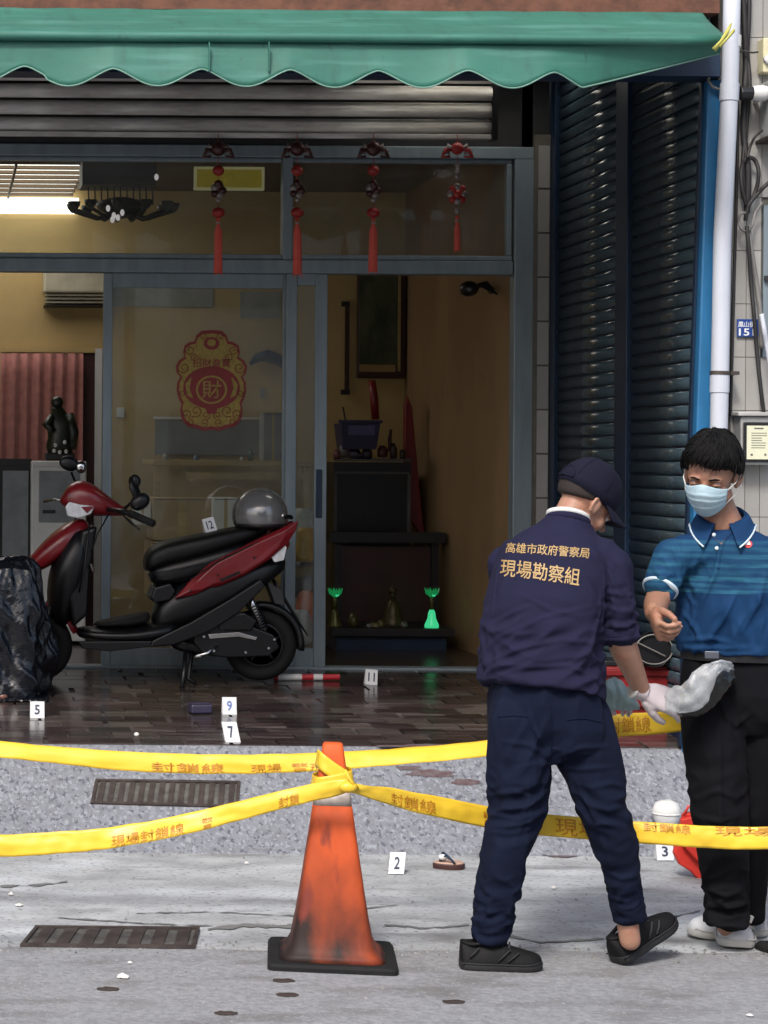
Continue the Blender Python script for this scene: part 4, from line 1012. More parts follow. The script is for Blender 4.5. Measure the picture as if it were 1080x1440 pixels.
# ================================================================ evidence markers
CARD = mat('card_white', (.60, .61, .62), .5, n_amt=.03); INK = mat('card_ink', (.03, .04, .08), .5)
INKB = mat('card_ink_blue', (.10, .16, .42), .5)
def marker(px, py_top, py_bot, wpx, num, label, surf='f', tilt=0., ink=None, Yset=None, lean=.25, yaw=0, skew=0):
    if Yset is None:
        p = GF(px, py_bot) if surf == 'f' else (G(px, py_bot, .004) if surf == 'g' else None)
        Y = p.y
    else: Y = Yset; p = P(px, py_bot, Y)
    k = Y / 3000; w = wpx * k; h = (py_bot - py_top) * k
    t = bpy.data.objects.new('evidence_marker', None); COL.objects.link(t); t.location = p; t.empty_display_size = .1
    tag(t, label, 'marker', 'numbered evidence markers'); BASE[t.name] = Vector((0, 0, 0))
    t.rotation_euler = (0, tilt, yaw)
    d = lean * h
    def slab(y0, y1, name, s):
        mb = MB()
        return mb.prism([(-w / 2, y0, 0.0), (w / 2, y0, 0.0), (w / 2 + skew * w, y1, h), (-w / 2 + skew * w, y1, h)], (0, s * .0018, 0)).build(name, CARD, t, local=True)
    slab(0, d, 'front_plate', 1); slab(2 * d + .004, d + .003, 'back_plate', -1)
    me = textmesh(num, 1, 0, 0, .02); v = vget(me); lo, hi = v.min(0), v.max(0)
    u = (v[:, 0] - lo[0]) / (hi[0] - lo[0]); s = (v[:, 1] - lo[1]) / (hi[1] - lo[1])
    nw = .36 if len(num) == 1 else .56
    s2 = .22 + .58 * s; v2 = np.zeros_like(v)
    v2[:, 0] = (-nw / 2 + nw * u) * w + skew * w * s2; v2[:, 2] = s2 * h; v2[:, 1] = d * s2 - .0012
    vset(me, v2); me.materials.clear(); me.materials.append(ink or INK)
    o = bpy.data.objects.new('number', me); COL.objects.link(o); o.parent = t
    return t
marker(52.5, 987, 1010, 20, '5', 'white evidence marker reading 5 on the tiled floor at the left')
marker(323, 981, 1005, 20, '9', 'white evidence marker reading 9 on the tiles', ink=INKB)
marker(328, 1016, 1044, 21, '7', 'white evidence marker leaning right at the edge of the tiles, below marker 9', skew=-.25, ink=INK)
marker(522, 942, 963, 17, '11', 'small white evidence marker reading 11 beside the red and white tube', tilt=.08)
marker(557, 1201, 1229, 22, '2', 'white evidence marker on the concrete between the cone and the sandal', surf='g', skew=.25, lean=.5)
marker(936, 1186, 1210, 24, '3', 'white evidence marker partly under the tape beside the red bag', surf='g')
marker(298, 728, 748, 17, '12', 'white evidence marker reading 12 on the scooter seat', Yset=11.22, tilt=-.25, yaw=.2)

# ================================================================ scooter
YS = 11.25
def scooter():
    base = GF(230, 960); base = Vector((P(230, 900, YS).x, YS, floorz(YS)))
    t = thing('scooter', 'red and black scooter parked side on before the glass doors, front to the left', 'scooter', base)
    red = mat('scooter_red', (.20, .008, .013), .34, n_amt=.25, n_scale=5, coat=.3); blk = mat('scooter_black', (.0045, .005, .0065), .38, n_amt=.4, n_scale=6, spec=.4)
    seatm = mat('seat_vinyl', (.0025, .0025, .0025), .5, n_amt=.2, bump=.0006, b_scale=200, spec=.35); chrome = mat('chrome', (.6, .6, .6), .15, 1., n_amt=.1); lamp = mat('lamp_lens', (.75, .76, .78), .12, n_amt=.2, n_scale=40, coat=1)
    engm = mat('engine_grey', (.022, .023, .025), .4, .5, n_amt=.5, n_scale=15)
    A = lambda x, y, d=0.: P(x, y, YS) + Vector((0, d, 0))
    k = YS / 3000
    def loft(sts, name, m, n=20, e=2.6, bev=0, par=t):
        rs = []
        for i, (x, y, hh, hw, *ti) in enumerate(sts):
            tl = ti[0] if ti else 0
            ring = []
            for j in range(n):
                a = 2 * PI * j / n; cx_, sx_ = math.cos(a), math.sin(a)
                yy = math.copysign(abs(cx_) ** (2 / e), cx_) * hw; zz = math.copysign(abs(sx_) ** (2 / e), sx_) * hh * k
                ring.append(A(x, y) + Vector((zz * math.sin(tl), yy, zz * math.cos(tl))))
            rs.append(ring)
        return MB().rings(rs).build(name, m, par, smooth=True, subd=1)
    def panel(pts, d0, d1, name, m, bev=.006, par=t):
        return MB().prism([A(x, y, d0) for x, y in pts], (0, d1 - d0, 0)).build(name, m, par, smooth=False, bevel=bev, bseg=3)
    # wheels
    for (cx_, cy_, r_) in ((366, 906, 51), (52, 908, 50)):
        w = thing_part('wheel', t)
        c = A(cx_, cy_); R = r_ * k
        prof = []
        for i in range(17):
            a = 2 * PI * i / 16; prof.append((R - .044 + .044 * math.cos(a) ** 1 * (1), .047 * math.sin(a)))
        wl = MB().rings([[c + Vector((pr * math.cos(b), pd, pr * math.sin(b))) for pr, pd in prof[:-1]] for b in [2 * PI * j / 40 for j in range(41)]], cap=False).build('wheel', M['rubber'], t, smooth=True)
        bpy.data.objects.remove(w)
        MB().lathe([(R - .085, -.03), (R - .075, -.035), (R - .072, 0), (R - .075, .035), (R - .085, .03), (R - .09, 0), (R - .085, -.03)], c, 32, 'Y').build('rim', engm, wl, smooth=True)
        MB().lathe([(0, -.05), (.035, -.05), (.045, -.02), (.045, .03), (0, .05)], c, 20, 'Y').build('hub', engm, wl, smooth=True)
        for i in range(5):
            a = 2 * PI * i / 5 + .4; d = Vector((math.cos(a), 0, math.sin(a)))
            MB().tube([c + d * .03 + Vector((0, -.02, 0)), c + d * (R - .08) + Vector((0, -.02, 0))], [.016, .012], 8, 1).build('spoke', engm, wl, smooth=True)
    # rear swing arm / engine / transmission cover
    loft([(262, 897, 8, .05), (275, 897, 20, .09), (310, 893, 26, .11), (345, 896, 24, .10), (372, 903, 18, .075), (392, 908, 9, .04)], 'engine', engm)
    panel([(270, 880), (300, 870), (345, 876), (380, 890), (388, 908), (372, 920), (318, 922), (282, 918), (268, 900)], -.135, -.10, 'transmission_cover', blk, .01)
    panel([(288, 889), (330, 886), (356, 893), (354, 897), (330, 892), (290, 895)], -.143, -.136, 'cover_trim', chrome, .001)
    loft([(238, 905, 5, .04), (262, 908, 12, .07), (300, 912, 12, .08), (330, 912, 6, .04)], 'crankcase', blk)
    MB().tube([A(352, 905, .12), A(380, 900, .13), A(402, 893, .13)], [.035, .045, .03], 14).build('exhaust', engm, t, smooth=True)
    MB().tube([A(372, 898, -.10), A(352, 850, -.10), A(345, 832, -.09)], [.016, .02, .02], 12).build('shock_absorber', chrome, t, smooth=True)
    mb = MB()
    for i in range(9):
        f = .25 + i * .065; p = A(372, 898, -.10).lerp(A(347, 838, -.095), f); d = (A(347, 838, -.095) - A(372, 898, -.10)).normalized()
        mb.tube([p, p + d * .008], .032, 12)
    mb.build('spring', blk, t)
    # rear mudguard and plate holder
    rs = []
    for i in range(12):
        a = math.radians(-8 + 118 * i / 11); r0 = 57 * k; c = A(366, 906)
        d = Vector((math.cos(a), 0, math.sin(a)))
        rs.append([c + d * r0 + Vector((0, -.06, 0)) - d * .02, c + d * (r0 + .012) + Vector((0, -.05, 0)), c + d * (r0 + .018), c + d * (r0 + .012) + Vector((0, .05, 0)), c + d * r0 + Vector((0, .06, 0)) - d * .02, c + d * (r0 + .004)])
    MB().rings(rs).build('rear_mudguard', blk, t, smooth=True)
    MB().tube([A(382, 812, 0), A(400, 842, 0), A(418, 872, 0), A(433, 894, 0)], [.03, .028, .022, .008], 8, .35).build('plate_holder', blk, t, smooth=True)
    panel([(372, 815), (394, 830), (398, 850), (384, 848)], -.07, .07, 'number_plate_holder', M['alud'], .003)
    # body under the seat
    loft([(212, 872, 14, .10), (225, 862, 26, .125), (250, 850, 34, .14), (285, 838, 38, .15), (320, 826, 34, .15), (352, 812, 26, .135), (385, 798, 16, .11), (402, 790, 8, .07)], 'under_seat_body', blk)
    loft([(105, 888, 7, .13), (130, 891, 10, .16), (175, 893, 11, .17), (215, 889, 13, .165), (255, 880, 14, .15)], 'floorboard', blk)
    loft([(130, 878, 3, .10), (165, 874, 7, .12), (195, 871, 9, .11), (212, 866, 8, .09)], 'floor_mat', M['rubber'])
    panel([(210, 897), (262, 872), (320, 838), (360, 812), (366, 822), (330, 858), (290, 884), (240, 903), (206, 906)], -.172, -.150, 'side_skirt', blk, .008)
    panel([(108, 898), (210, 897.5), (206, 906), (150, 912), (112, 908)], -.172, -.152, 'lower_skirt', blk, .006)
    # red rear side panels and tail
    for s in (-1, 1):
        pts = [(241, 839), (262, 815), (290, 790), (330, 770), (368, 751), (412, 731), (410, 742), (398, 762), (372, 785), (340, 806), (318, 816), (303, 822), (290, 824), (268, 834)]
        mb = MB(); 
        outer = [A(x, y, s * (.165 if y < 800 else .158)) for x, y in pts]
        c = sum(outer, Vector()) / len(outer); cc = c + Vector((0, s * .022, 0))
        inner = [p.lerp(cc, .22) + Vector((0, s * .016, 0)) for p in outer]
        back = [p - Vector((0, s * .03, 0)) for p in outer]
        n = len(pts)
        mb.add(back + outer + inner, [(i, (i + 1) % n, n + (i + 1) % n, n + i) for i in range(n)] + [(n + i, n + (i + 1) % n, 2 * n + (i + 1) % n, 2 * n + i) for i in range(n)] + [tuple(range(2 * n, 3 * n)), tuple(range(n - 1, -1, -1))])
        mb.build('side_panel', red, t, bevel=.005, bseg=3)
        MB().tube([A(262, 812, s * .19), A(300, 787, s * .19), A(350, 763, s * .18), A(400, 743, s * .15)], .0035, 6).build('pinstripe', blk, t)
    loft([(372, 756, 9, .10, .3), (395, 744, 8, .075, .3), (413, 733, 3, .03, .3)], 'tail', red)
    for s in (-1, 1):
        panel([(374, 777), (392, 762), (397, 768), (393, 786), (380, 789), (376, 783)], s * .135 - .02, s * .135 + .02, 'turn_signal', lamp, .006)
    loft([(388, 772, 10, .10), (400, 768, 9, .08), (407, 764, 5, .05)], 'tail_lamp', mat('tail_lens', (.30, .02, .02), .15, coat=1))
    MB().tube([A(360, 748, -.10), A(385, 728, -.12), A(405, 726, -.08), A(410, 728, 0), A(405, 726, .08), A(385, 728, .12), A(360, 748, .10)], .011, 10).build('grab_rail', blk, t, smooth=True)
    # seat
    loft([(202, 794, 7, .08), (206, 789, 15, .115), (218, 781, 18, .14), (245, 774, 18, .15), (275, 768, 17, .155), (305, 760, 15, .15), (335, 753, 14, .125), (360, 747, 10, .10), (374, 745, 5, .06)], 'seat', seatm, e=3)
    loft([(208, 808, 10, .09), (225, 806, 20, .12), (265, 798, 22, .14), (310, 784, 20, .145), (350, 768, 12, .13)], 'seat_base', blk)
    panel([(209, 838), (214, 824), (236, 818), (244, 830), (236, 842), (214, 846)], -.13, .13, 'seat_hinge_cover', blk, .01)
    # front: leg shield, red front cover, column, headset
    loft([(84, 880, 10, .10, -1.2), (84, 855, 20, .14, -1.3), (92, 822, 27, .18, -1.3), (100, 792, 27, .19, -1.25), (110, 765, 22, .17, -1.2), (118, 742, 13, .12, -1.1)], 'leg_shield', blk)
    loft([(124, 734, 8, .07, -.6), (110, 744, 16, .10, -.65), (92, 758, 19, .135, -.7), (70, 776, 17, .135, -.7), (50, 793, 13, .10, -.7), (34, 806, 5, .05, -.7)], 'front_cover', red)
    panel([(112, 745), (134, 738), (124, 800), (120, 862), (100, 880), (94, 840)], -.16, .16, 'inner_shield', blk, .02)
    MB().tube([A(100, 760), A(72, 850), A(52, 908)], [.03, .028, .025], 12).build('steering_column', blk, t, smooth=True)
    for s in (-1, 1): MB().tube([A(74, 840, s * .07), A(60, 880, s * .075), A(52, 908, s * .07)], .016, 10).build('fork_leg', engm, t, smooth=True)
    rs = []
    for i in range(10):
        a = math.radians(20 + 130 * i / 9); c = A(52, 908); d = Vector((math.cos(a), 0, math.sin(a))); r0 = 58 * k
        rs.append([c + d * (r0 - .02) + Vector((0, -.07, 0)), c + d * (r0 + .01) + Vector((0, -.05, 0)), c + d * (r0 + .018), c + d * (r0 + .01) + Vector((0, .05, 0)), c + d * (r0 - .02) + Vector((0, .07, 0)), c + d * (r0 + .004)])
    MB().rings(rs).build('front_mudguard', red, t, smooth=True)
    loft([(87, 697, 8, .05, .5), (92, 692, 17, .085, .5), (106, 696, 25, .11, .45), (125, 704, 24, .12, .4), (148, 712, 15, .10, .35), (168, 718, 8, .06, .3), (182, 721, 4, .03, .3)], 'handlebar_cover', red)
    panel([(90, 712), (95, 705), (112, 709), (131, 711), (126, 722), (108, 728), (93, 725)], -.125, -.09, 'headlight', lamp, .008)
    panel([(112, 712), (131, 711), (120, 721)], -.131, -.126, 'headlight_shroud', red, .002)
    MB().tube([A(150, 716, -.10), A(168, 718, -.24), A(186, 723, -.30)], [.014, .014, .014], 10).build('handlebar', blk, t, smooth=True)
    MB().tube([A(176, 720, -.27), A(205, 733, -.40)], .020, 12).build('grip', M['rubber'], t, smooth=True)
    MB().tube([A(120, 705, .10), A(108, 703, .25), A(98, 704, .36)], [.014, .014, .018], 10).build('handlebar', blk, t, smooth=True)
    MB().tube([A(168, 722, -.22), A(178, 733, -.28), A(188, 742, -.33)], [.006, .007, .005], 8).build('brake_lever', blk, t, smooth=True)
    MB().tube([A(90, 704, .2), A(78, 704, .26), A(66, 707, .32)], [.006, .006, .008], 8).build('brake_lever', chrome, t, smooth=True)
    # mirrors
    MB().tube([A(113, 690, .12), A(108, 676, .18), A(104, 665, .22)], .007, 8).build('mirror_stem', blk, t, smooth=True)
    MB().ell(A(101, 652, .24), (.055, .02, .04), Matrix.Rotation(.3, 3, 'Y'), 16, 10).build('mirror', blk, t, smooth=True)
    MB().ell(A(118, 657, .24), (.03, .02, .035), None, 12, 8).build('mirror_back', chrome, t, smooth=True)
    MB().tube([A(170, 716, -.16), A(178, 706, -.24), A(186, 700, -.28)], .008, 8).build('mirror_stem', blk, t, smooth=True)
    MB().ell(A(190, 704, -.28), (.055, .03, .042), Matrix.Rotation(-.6, 3, 'Y'), 16, 10).build('mirror', blk, t, smooth=True)
    MB().tube([A(188, 700, -.28), A(182, 684, -.26), A(180, 670, -.26)], [.03, .036, .024], 12, .5).build('mirror_arm', blk, t, smooth=True)
    MB().ell(A(183, 676, -.26), (.032, .018, .036), None, 14, 8).build('mirror_housing', blk, t, smooth=True)
    # cables, screws, panel gaps and small fittings
    for s_, pts in enumerate(([(128, 722, -.08), (122, 745, -.16), (116, 790, -.20), (108, 830, -.18)], [(150, 722, -.14), (134, 748, -.19), (124, 775, -.20)], [(108, 728, .02), (96, 740, -.05), (90, 750, -.1)])):
        MB().tube([A(*p) for p in pts], .0045, 6).build('cable', blk, t, smooth=True)
    MB().tube([A(296, 878, -.13), A(318, 858, -.15), A(350, 866, -.13), A(362, 888, -.12)], .008, 7).build('fuel_hose', blk, t, smooth=True)
    MB().tube([A(280, 866, -.14), A(300, 852, -.15), A(330, 846, -.13)], .006, 6).build('cable', engm, t, smooth=True)
    MB().tube([A(300, 903, -.145), A(286, 915, -.16), A(268, 920, -.165)], [.010, .010, .014], 8).build('kick_starter', chrome, t, smooth=True)
    panel([(300, 866), (338, 858), (356, 870), (348, 884), (304, 884)], -.15, -.10, 'air_filter_box', blk, .01)
    for x, y in ((282, 892), (296, 912), (340, 914), (372, 908), (380, 896), (330, 880), (308, 882)):
        MB().lathe([(0, -.004), (.007, -.004), (.008, .0), (0, .001)], A(x, y, -.142), 8, 'Y').build('bolt', chrome, t)
    for x, y in ((300, 806), (350, 782), (262, 828), (120, 800), (116, 850)):
        MB().lathe([(0, -.003), (.006, -.003), (.006, .0), (0, .001)], A(x, y, -.190), 8, 'Y').build('screw', engm, t)
    panel([(302, 812), (330, 800), (331, 803), (304, 815)], -.190, -.187, 'sticker', engm, .0008)
    MB().tube([A(204, 806, -.125), A(240, 799, -.15), A(300, 786, -.155), A(350, 768, -.13)], .003, 6).build('seat_piping', engm, t, smooth=True)
    # stand
    MB().tube([A(258, 912, -.10), A(254, 940, -.16), A(250, 962, -.20)], [.012, .012, .014], 8).build('side_stand', blk, t, smooth=True)
    MB().tube([A(268, 915, -.06), A(262, 952, -.08), A(272, 958, -.10)], .012, 8).build('centre_stand', blk, t, smooth=True)
    MB().tube([A(128, 800, -.17), A(124, 790, -.19)], .008, 8).build('hook', chrome, t)
    return t
def thing_part(name, t):
    o = bpy.data.objects.new(name, None); COL.objects.link(o); return o
scooter()
# helmet
hm = thing('helmet', 'dark silver open-face helmet resting on the back of the scooter seat', 'helmet', P(366, 752, YS))
hs = mat('helmet_silver', (.20, .20, .205), .24, .35, n_amt=.2, coat=.7)
c = P(366, 724, YS - .02); R = 38 * YS / 3000
rs = []
for i in range(15):
    t_ = math.radians(4 + 112 * i / 14); rs.append([c + Vector((R * math.sin(t_) * math.cos(a), R * 1.05 * math.sin(t_) * math.sin(a), R * math.cos(t_))) for a in [2 * PI * j / 36 for j in range(36)]])
MB().rings(rs[::-1]).build('shell', hs, hm, smooth=True)
MB().rings([[c + Vector((R * 1.02 * math.sin(math.radians(t_)) * math.cos(a), R * 1.07 * math.sin(math.radians(t_)) * math.sin(a), R * 1.02 * math.cos(math.radians(t_)))) for a in [2 * PI * j / 36 for j in range(36)]] for t_ in (118, 112, 108)]).build('edge_trim', M['black'], hm, smooth=True)
vs_ = []
for i in range(8):
    t_ = math.radians(52 + 60 * i / 7); vs_.append([c + Vector((R * 1.03 * math.sin(t_) * math.cos(a), R * 1.08 * math.sin(t_) * math.sin(a), R * 1.03 * math.cos(t_))) for a in [math.radians(110 + 80 * j / 15) for j in range(16)]])
MB().rings(vs_, cap=False, closed=False).build('visor', mat('visor', (.03, .03, .035), .08, coat=1), hm, smooth=True, solid=.003)
MB().tube([c + Vector((R * .9, -.03, -.05)), c + Vector((R * .6, -R * .9, -.10)), c + Vector((R * .1, -R * .6, -.145))], .006, 6).build('strap', M['black'], hm)
MB().ell(c + Vector((R * .72, -R * .72, 0)), (.012, .012, .012), None, 10, 6).build('stud', bpy.data.materials['chrome'], hm, smooth=True)

# ================================================================ black covered bundle at the left
def tarp():
    Y0 = 10.75; rs = []
    N = 110
    prof = [(985, 66, 36), (982, 74, 44), (960, 90, 46), (930, 95, 46), (900, 92, 44), (870, 86, 40), (845, 76, 34), (820, 64, 30), (800, 50, 24), (788, 34, 16), (782, 16, 8)]
    cxs = [-14, -14, -14, -15, -16, -16, -14, -8, 0, 8, 14]
    PR = []
    for i in range(len(prof) - 1):
        for k_ in range(6):
            t = k_ / 6; PR.append(tuple(prof[i][m] * (1 - t) + prof[i + 1][m] * t for m in range(3)) + (cxs[i] * (1 - t) + cxs[i + 1] * t,))
    PR.append(prof[-1] + (cxs[-1],))
    for (py, w, dpt, cx_) in PR:
        ring = []
        hgt = (985 - py) / 200
        for j in range(N):
            a = 2 * PI * j / N
            ca_, sa_ = math.cos(a), math.sin(a)
            s = a * 5
            f = 1 + .20 * noise.noise(Vector((ca_ * 1.6, sa_ * 1.6, hgt * 2.0))) * 1.4
            f += .11 * (1 - abs(noise.noise(Vector((ca_ * 3.2 + hgt * 3.5, sa_ * 3, hgt * 3.2 + 7)))) * 3) * (1.1 - hgt * .4)
            f += .06 * (1 - abs(noise.noise(Vector((ca_ * 9 - hgt * 3, sa_ * 9, hgt * 3 + 3)))) * 3)
            c_ = P(cx_, py, Y0); r = 3.58e-3
            ring.append(c_ + Vector((w * r * f * ca_, dpt * r * f * sa_, .012 * noise.noise(Vector((ca_ * 3, sa_ * 3, hgt * 5))))))
        rs.append(ring)
    mb = MB().rings(rs)
    fl = floorz(Y0)
    for v in mb.v: v.z = max(v.z, floorz(v.y) + .002)
    m = mat('black_plastic_sheet', (.0035, .0045, .008), .24, n_amt=.3, n_scale=8, bump=.012, b_scale=14)
    t = single(mb, 'tarpaulin', m, 'crumpled black plastic sheet draped over a bundle at the left edge', 'tarpaulin', smooth=True, subd=1)
    mb = MB()
    def skirt(u, v):
        x = -60 + 128 * u; p = GF(x, 968 + 20 * v)
        return p + Vector((0, .0, .006 + .045 * (1 - v) * abs(noise.noise(Vector((u * 11, v * 2, 2)))) + .02 * abs(noise.noise(Vector((u * 24, v * 5, 8))))))
    mb.grid(skirt, 70, 12)
    single(mb, 'plastic_sheet_edge', m, 'trailing edge of black plastic sheet lying on the tiles at the left', 'plastic sheet', smooth=True, solid=.002)
tarp()

# ================================================================ small things on the arcade floor
rt = thing('red_white_tube', 'red and white tube lying on the tiles beside marker 11', 'tube', GF(430, 957))
p0, p1 = GF(385, 957), GF(477, 957); up = Vector((0, 0, .018))
seg = lambda a, b: [p0.lerp(p1, a) + up, p0.lerp(p1, b) + up]
TR = mat('tube_red', (.42, .02, .03), .3, n_amt=.1)
MB().tube(seg(0, 1), .017, 14).build('red_tube', TR, rt, smooth=False)
MB().tube(seg(.06, .42), .0175, 14).build('white_sleeve', M['white'], rt)
MB().tube(seg(.60, .74), .0175, 14).build('white_sleeve', M['white'], rt)
pu = thing('purse', 'dark purple flat purse lying on the tiles left of marker 9', 'purse', GF(281, 1004))
c = GF(281, 1003); MB().obox(c + Vector((0, 0, .024)), (.052, .04, .022), Matrix.Rotation(.15, 3, 'Z')).build('purse_body', mat('purple_leather', (.035, .030, .06), .4), pu, bevel=.008)
MB().obox(c + Vector((0, -.002, .048)), (.05, .036, .002), Matrix.Rotation(.15, 3, 'Z')).build('flap', bpy.data.materials['purple_leather'], pu, bevel=.001)
single(MB().ell(GF(192, 1036) + Vector((0, 0, .01)), (.012, .012, .010), nu=10, nv=6), 'paper_scrap', M['paper'], 'tiny pale crumb on the front row of dark tiles', 'litter', smooth=True)
single(MB().ell(GF(4, 985) + Vector((0, 0, .02)), (.03, .03, .022), nu=14, nv=8), 'brown_bottle_cap', mat('brownish', (.16, .07, .05), .4), 'small brownish round thing on the tiles at the left edge', 'litter', smooth=True)
# disc and red crate between the two men
dk = thing('round_tray', 'dark round tray with thin pale rim between the two men', 'tray', P(919, 936, 9.75))
c = P(919, 913, 9.8); ry = Matrix.Rotation(.1, 3, 'Z')
MB().lathe([(0, 0), (.078, 0), (.082, -.01), (.082, .012), (0, .012)], c, 30, 'Y').build('tray_base', M['black'], dk, smooth=False)
MB().tube([c + Vector((.085 * math.cos(a), -.01, .068 * math.sin(a))) for a in [2 * PI * i / 32 for i in range(33)]], .0035, 6).build('rim', M['cableg'], dk, smooth=True)
MB().tube([c + Vector((-.075, -.014, .03)), c + Vector((.05, -.014, -.03))], .003, 5).build('wire', M['cableg'], dk)
rc = thing('red_crate', 'dark red plastic crate on the tiles behind the two men', 'crate', (P(900, 1000, 9.9).x, 9.9, floorz(9.9)))
x0, x1 = P(846, 950, 9.85).x, P(940, 950, 9.85).x
CRM = mat('dark_red_plastic', (.20, .012, .014), .4, n_amt=.3)
MB().box((x0, 9.85, floorz(9.85)), (x1, 10.1, Z(938, 9.85, 900))).build('crate_body', CRM, rc, bevel=.01)
for i in range(3): MB().box((x0 - .005, 9.835, Z(950 + i * 22, 9.85, 900)), (x1 + .005, 9.849, Z(942 + i * 22, 9.85, 900))).build('slat', CRM, rc, bevel=.003)
MB().box((x0 + .02, 9.87, Z(938, 9.85, 900) + .001), (x1 - .02, 10.08, Z(930, 9.85, 900))).build('dark_lid', M['black'], rc, bevel=.005)

# ================================================================ litter on the ground
def scrap(px, py, w, h, label, m='paper', surf='g', seed=0, cat='litter'):
    if surf == 'g': p = G(px, py, .004)
    elif surf == 'road': p = G(px, py, .008)
    else:
        p = GR(px, py, .003)
    n = 14; pts = []
    for i in range(n):
        a = 2 * PI * i / n; r = .75 + .5 * noise.noise(Vector((math.cos(a) * 2, math.sin(a) * 2, seed + .3)))
        pts.append(p + Vector((w * r * math.cos(a), w * .8 * r * math.sin(a), (h * (.2 + .5 * abs(noise.noise(Vector((i * .9, seed, 0)))))))))
    mb = MB().add([p + Vector((0, 0, h))] + pts + [p.copy() + Vector((0, 0, -.001))] + [Vector((q_.x, q_.y, p.z)) for q_ in pts], [(0, 1 + i, 1 + (i + 1) % n) for i in range(n)] + [(1 + i, n + 2 + i, n + 2 + (i + 1) % n, 1 + (i + 1) % n) for i in range(n)])
    return single(mb, 'paper_scrap', M[m], label, cat, 'scraps littering the ground')
scrap(16, 1258, .013, .012, 'small white scrap on the concrete at the left, upper of two', seed=1)
scrap(27, 1273, .017, .008, 'flat white scrap just below the smaller one at the left', seed=2)
scrap(172, 1374, .028, .014, 'largest white scrap, lying on the asphalt below the silted grate', seed=3, surf='road')
scrap(183, 1354, .010, .006, 'tiny pale chip on the asphalt just above the largest scrap', seed=4, surf='road')
scrap(779, 1249, .016, .012, 'white scrap on the concrete between the legs in navy trousers', seed=5)
scrap(1055, 1428, .012, .006, 'pale chip on the asphalt at the lower right corner', seed=6, surf='road')
scrap(347, 1214, .010, .008, 'little white chip on the concrete below the tape', seed=7)
scrap(1062, 1327, .012, .008, 'white chip on the ground right of the white shoes', seed=8, surf='road')
scrap(1075, 1245, .016, .02, 'white scrap at the right edge beside the black trousers', seed=9)
scrap(418, 1117, .038, .028, 'flattened white cup lid on the ramp left of the cone', 'white', 'ramp', seed=10)
for i, (x, y) in enumerate(((152, 1391), (318, 1425), (398, 1379), (404, 1399), (638, 1409))):
    n = 18; p = G(x, y, .0055)
    mb = MB().prism([p + Vector((.034 * math.cos(2 * PI * j / n) * (1 + .5 * noise.noise(Vector((j * .9, i * 3, 0)))), .022 * math.sin(2 * PI * j / n) * (1 + .7 * noise.noise(Vector((j * .9, i * 3, 4)))), 0)) for j in range(n)], (0, 0, .002))
    single(mb, 'oil_spot', M['iron'], ['dark flat spot on the asphalt near the largest scrap', 'dark flat spot at the bottom edge left of the cone', 'dark spot on the asphalt just below the left corner of the cone base', 'lower dark spot below the cone base', 'dark spot on the asphalt right of the cone'][i], 'stain')
cup = thing('foam_cup', 'crushed white foam cup with ragged edge on the ramp above the tape at the right', 'cup', GR(937, 1168, .0))
c = GR(937, 1168, .0); k = c.y / 3000
rs = [[c + Vector((r * math.cos(a), r * math.sin(a), h + (.010 * noise.noise(Vector((math.cos(a) * 4, math.sin(a) * 4, 1))) if h > .02 else 0))) for a in [2 * PI * j / 20 for j in range(20)]] for r, h in ((.030, .0), (.052, .05), (.058, .085), (.045, .115), (.018, .125))]
MB().rings(rs).build('cup_body', M['white'], cup, smooth=True)
MB().tube([c + Vector((.055 * math.cos(a), .055 * math.sin(a), .072)) for a in [2 * PI * j / 24 for j in range(25)]], .004, 6).build('rim', M['white'], cup, smooth=True)
rb = thing('red_bag', 'bright red folded plastic bag standing behind the black trousers', 'bag', G(975, 1235))
RB = mat('bright_red_plastic', (.62, .035, .02), .42, n_amt=.2, n_scale=6)
Yr = G(975, 1235).y
for nm, pts, d in (('bag_body', [(948, 1200), (962, 1144), (990, 1141), (1000, 1250), (988, 1243), (972, 1226), (956, 1216)], 0), ('bag_fold', [(958, 1152), (985, 1146), (998, 1160), (999, 1225), (980, 1210), (962, 1190)], -.03)):
    MB().prism([P(x, y, Yr + d) for x, y in pts], (0, .028, 0)).build(nm, RB, rb, bevel=.006)
MB().tube([P(962, 1146, Yr), P(968, 1134, Yr), P(980, 1133, Yr), P(988, 1143, Yr)], .005, 6).build('handle', RB, rb, smooth=True)
# sandal
sd_ = thing('sandal', 'brown flip-flop with dark straps lying on the concrete near marker 2', 'sandal', G(631, 1222))
c = G(631, 1221); L = 44 * c.y / 3000
def foot_outline(s, z, k=1.):
    pts = []
    for t in range(26):
        a = 2 * PI * t / 26; x = math.cos(a); y = math.sin(a)
        pts.append(c + Vector((x * L / 2 * k, y * (.042 + .012 * x) * k, z)))
    return pts
MB().rings([foot_outline(0, .001), foot_outline(0, .018, 1.03), foot_outline(0, .022, .98)]).build('sole', mat('sole_dark', (.05, .015, .012), .6), sd_, smooth=False)
MB().rings([foot_outline(0, .0225, .95), foot_outline(0, .027, .90)]).build('footbed', mat('footbed_tan', (.50, .32, .24), .7), sd_)
c2 = c + Vector((0, 0, .026))
for s in (-1, 1):
    MB().tube([c2 + Vector((-L * .28, 0, 0)), c2 + Vector((-L * .12, s * .022, .03)), c2 + Vector((L * .12, s * .043, .0))], [.006, .010, .008], 8, .5).build('strap', M['navy'], sd_, smooth=True)
MB().ell(c2 + Vector((-L * .22, -.012, .020)), (.018, .012, .012), nu=10, nv=6).build('strap_ornament', M['white'], sd_, smooth=True)

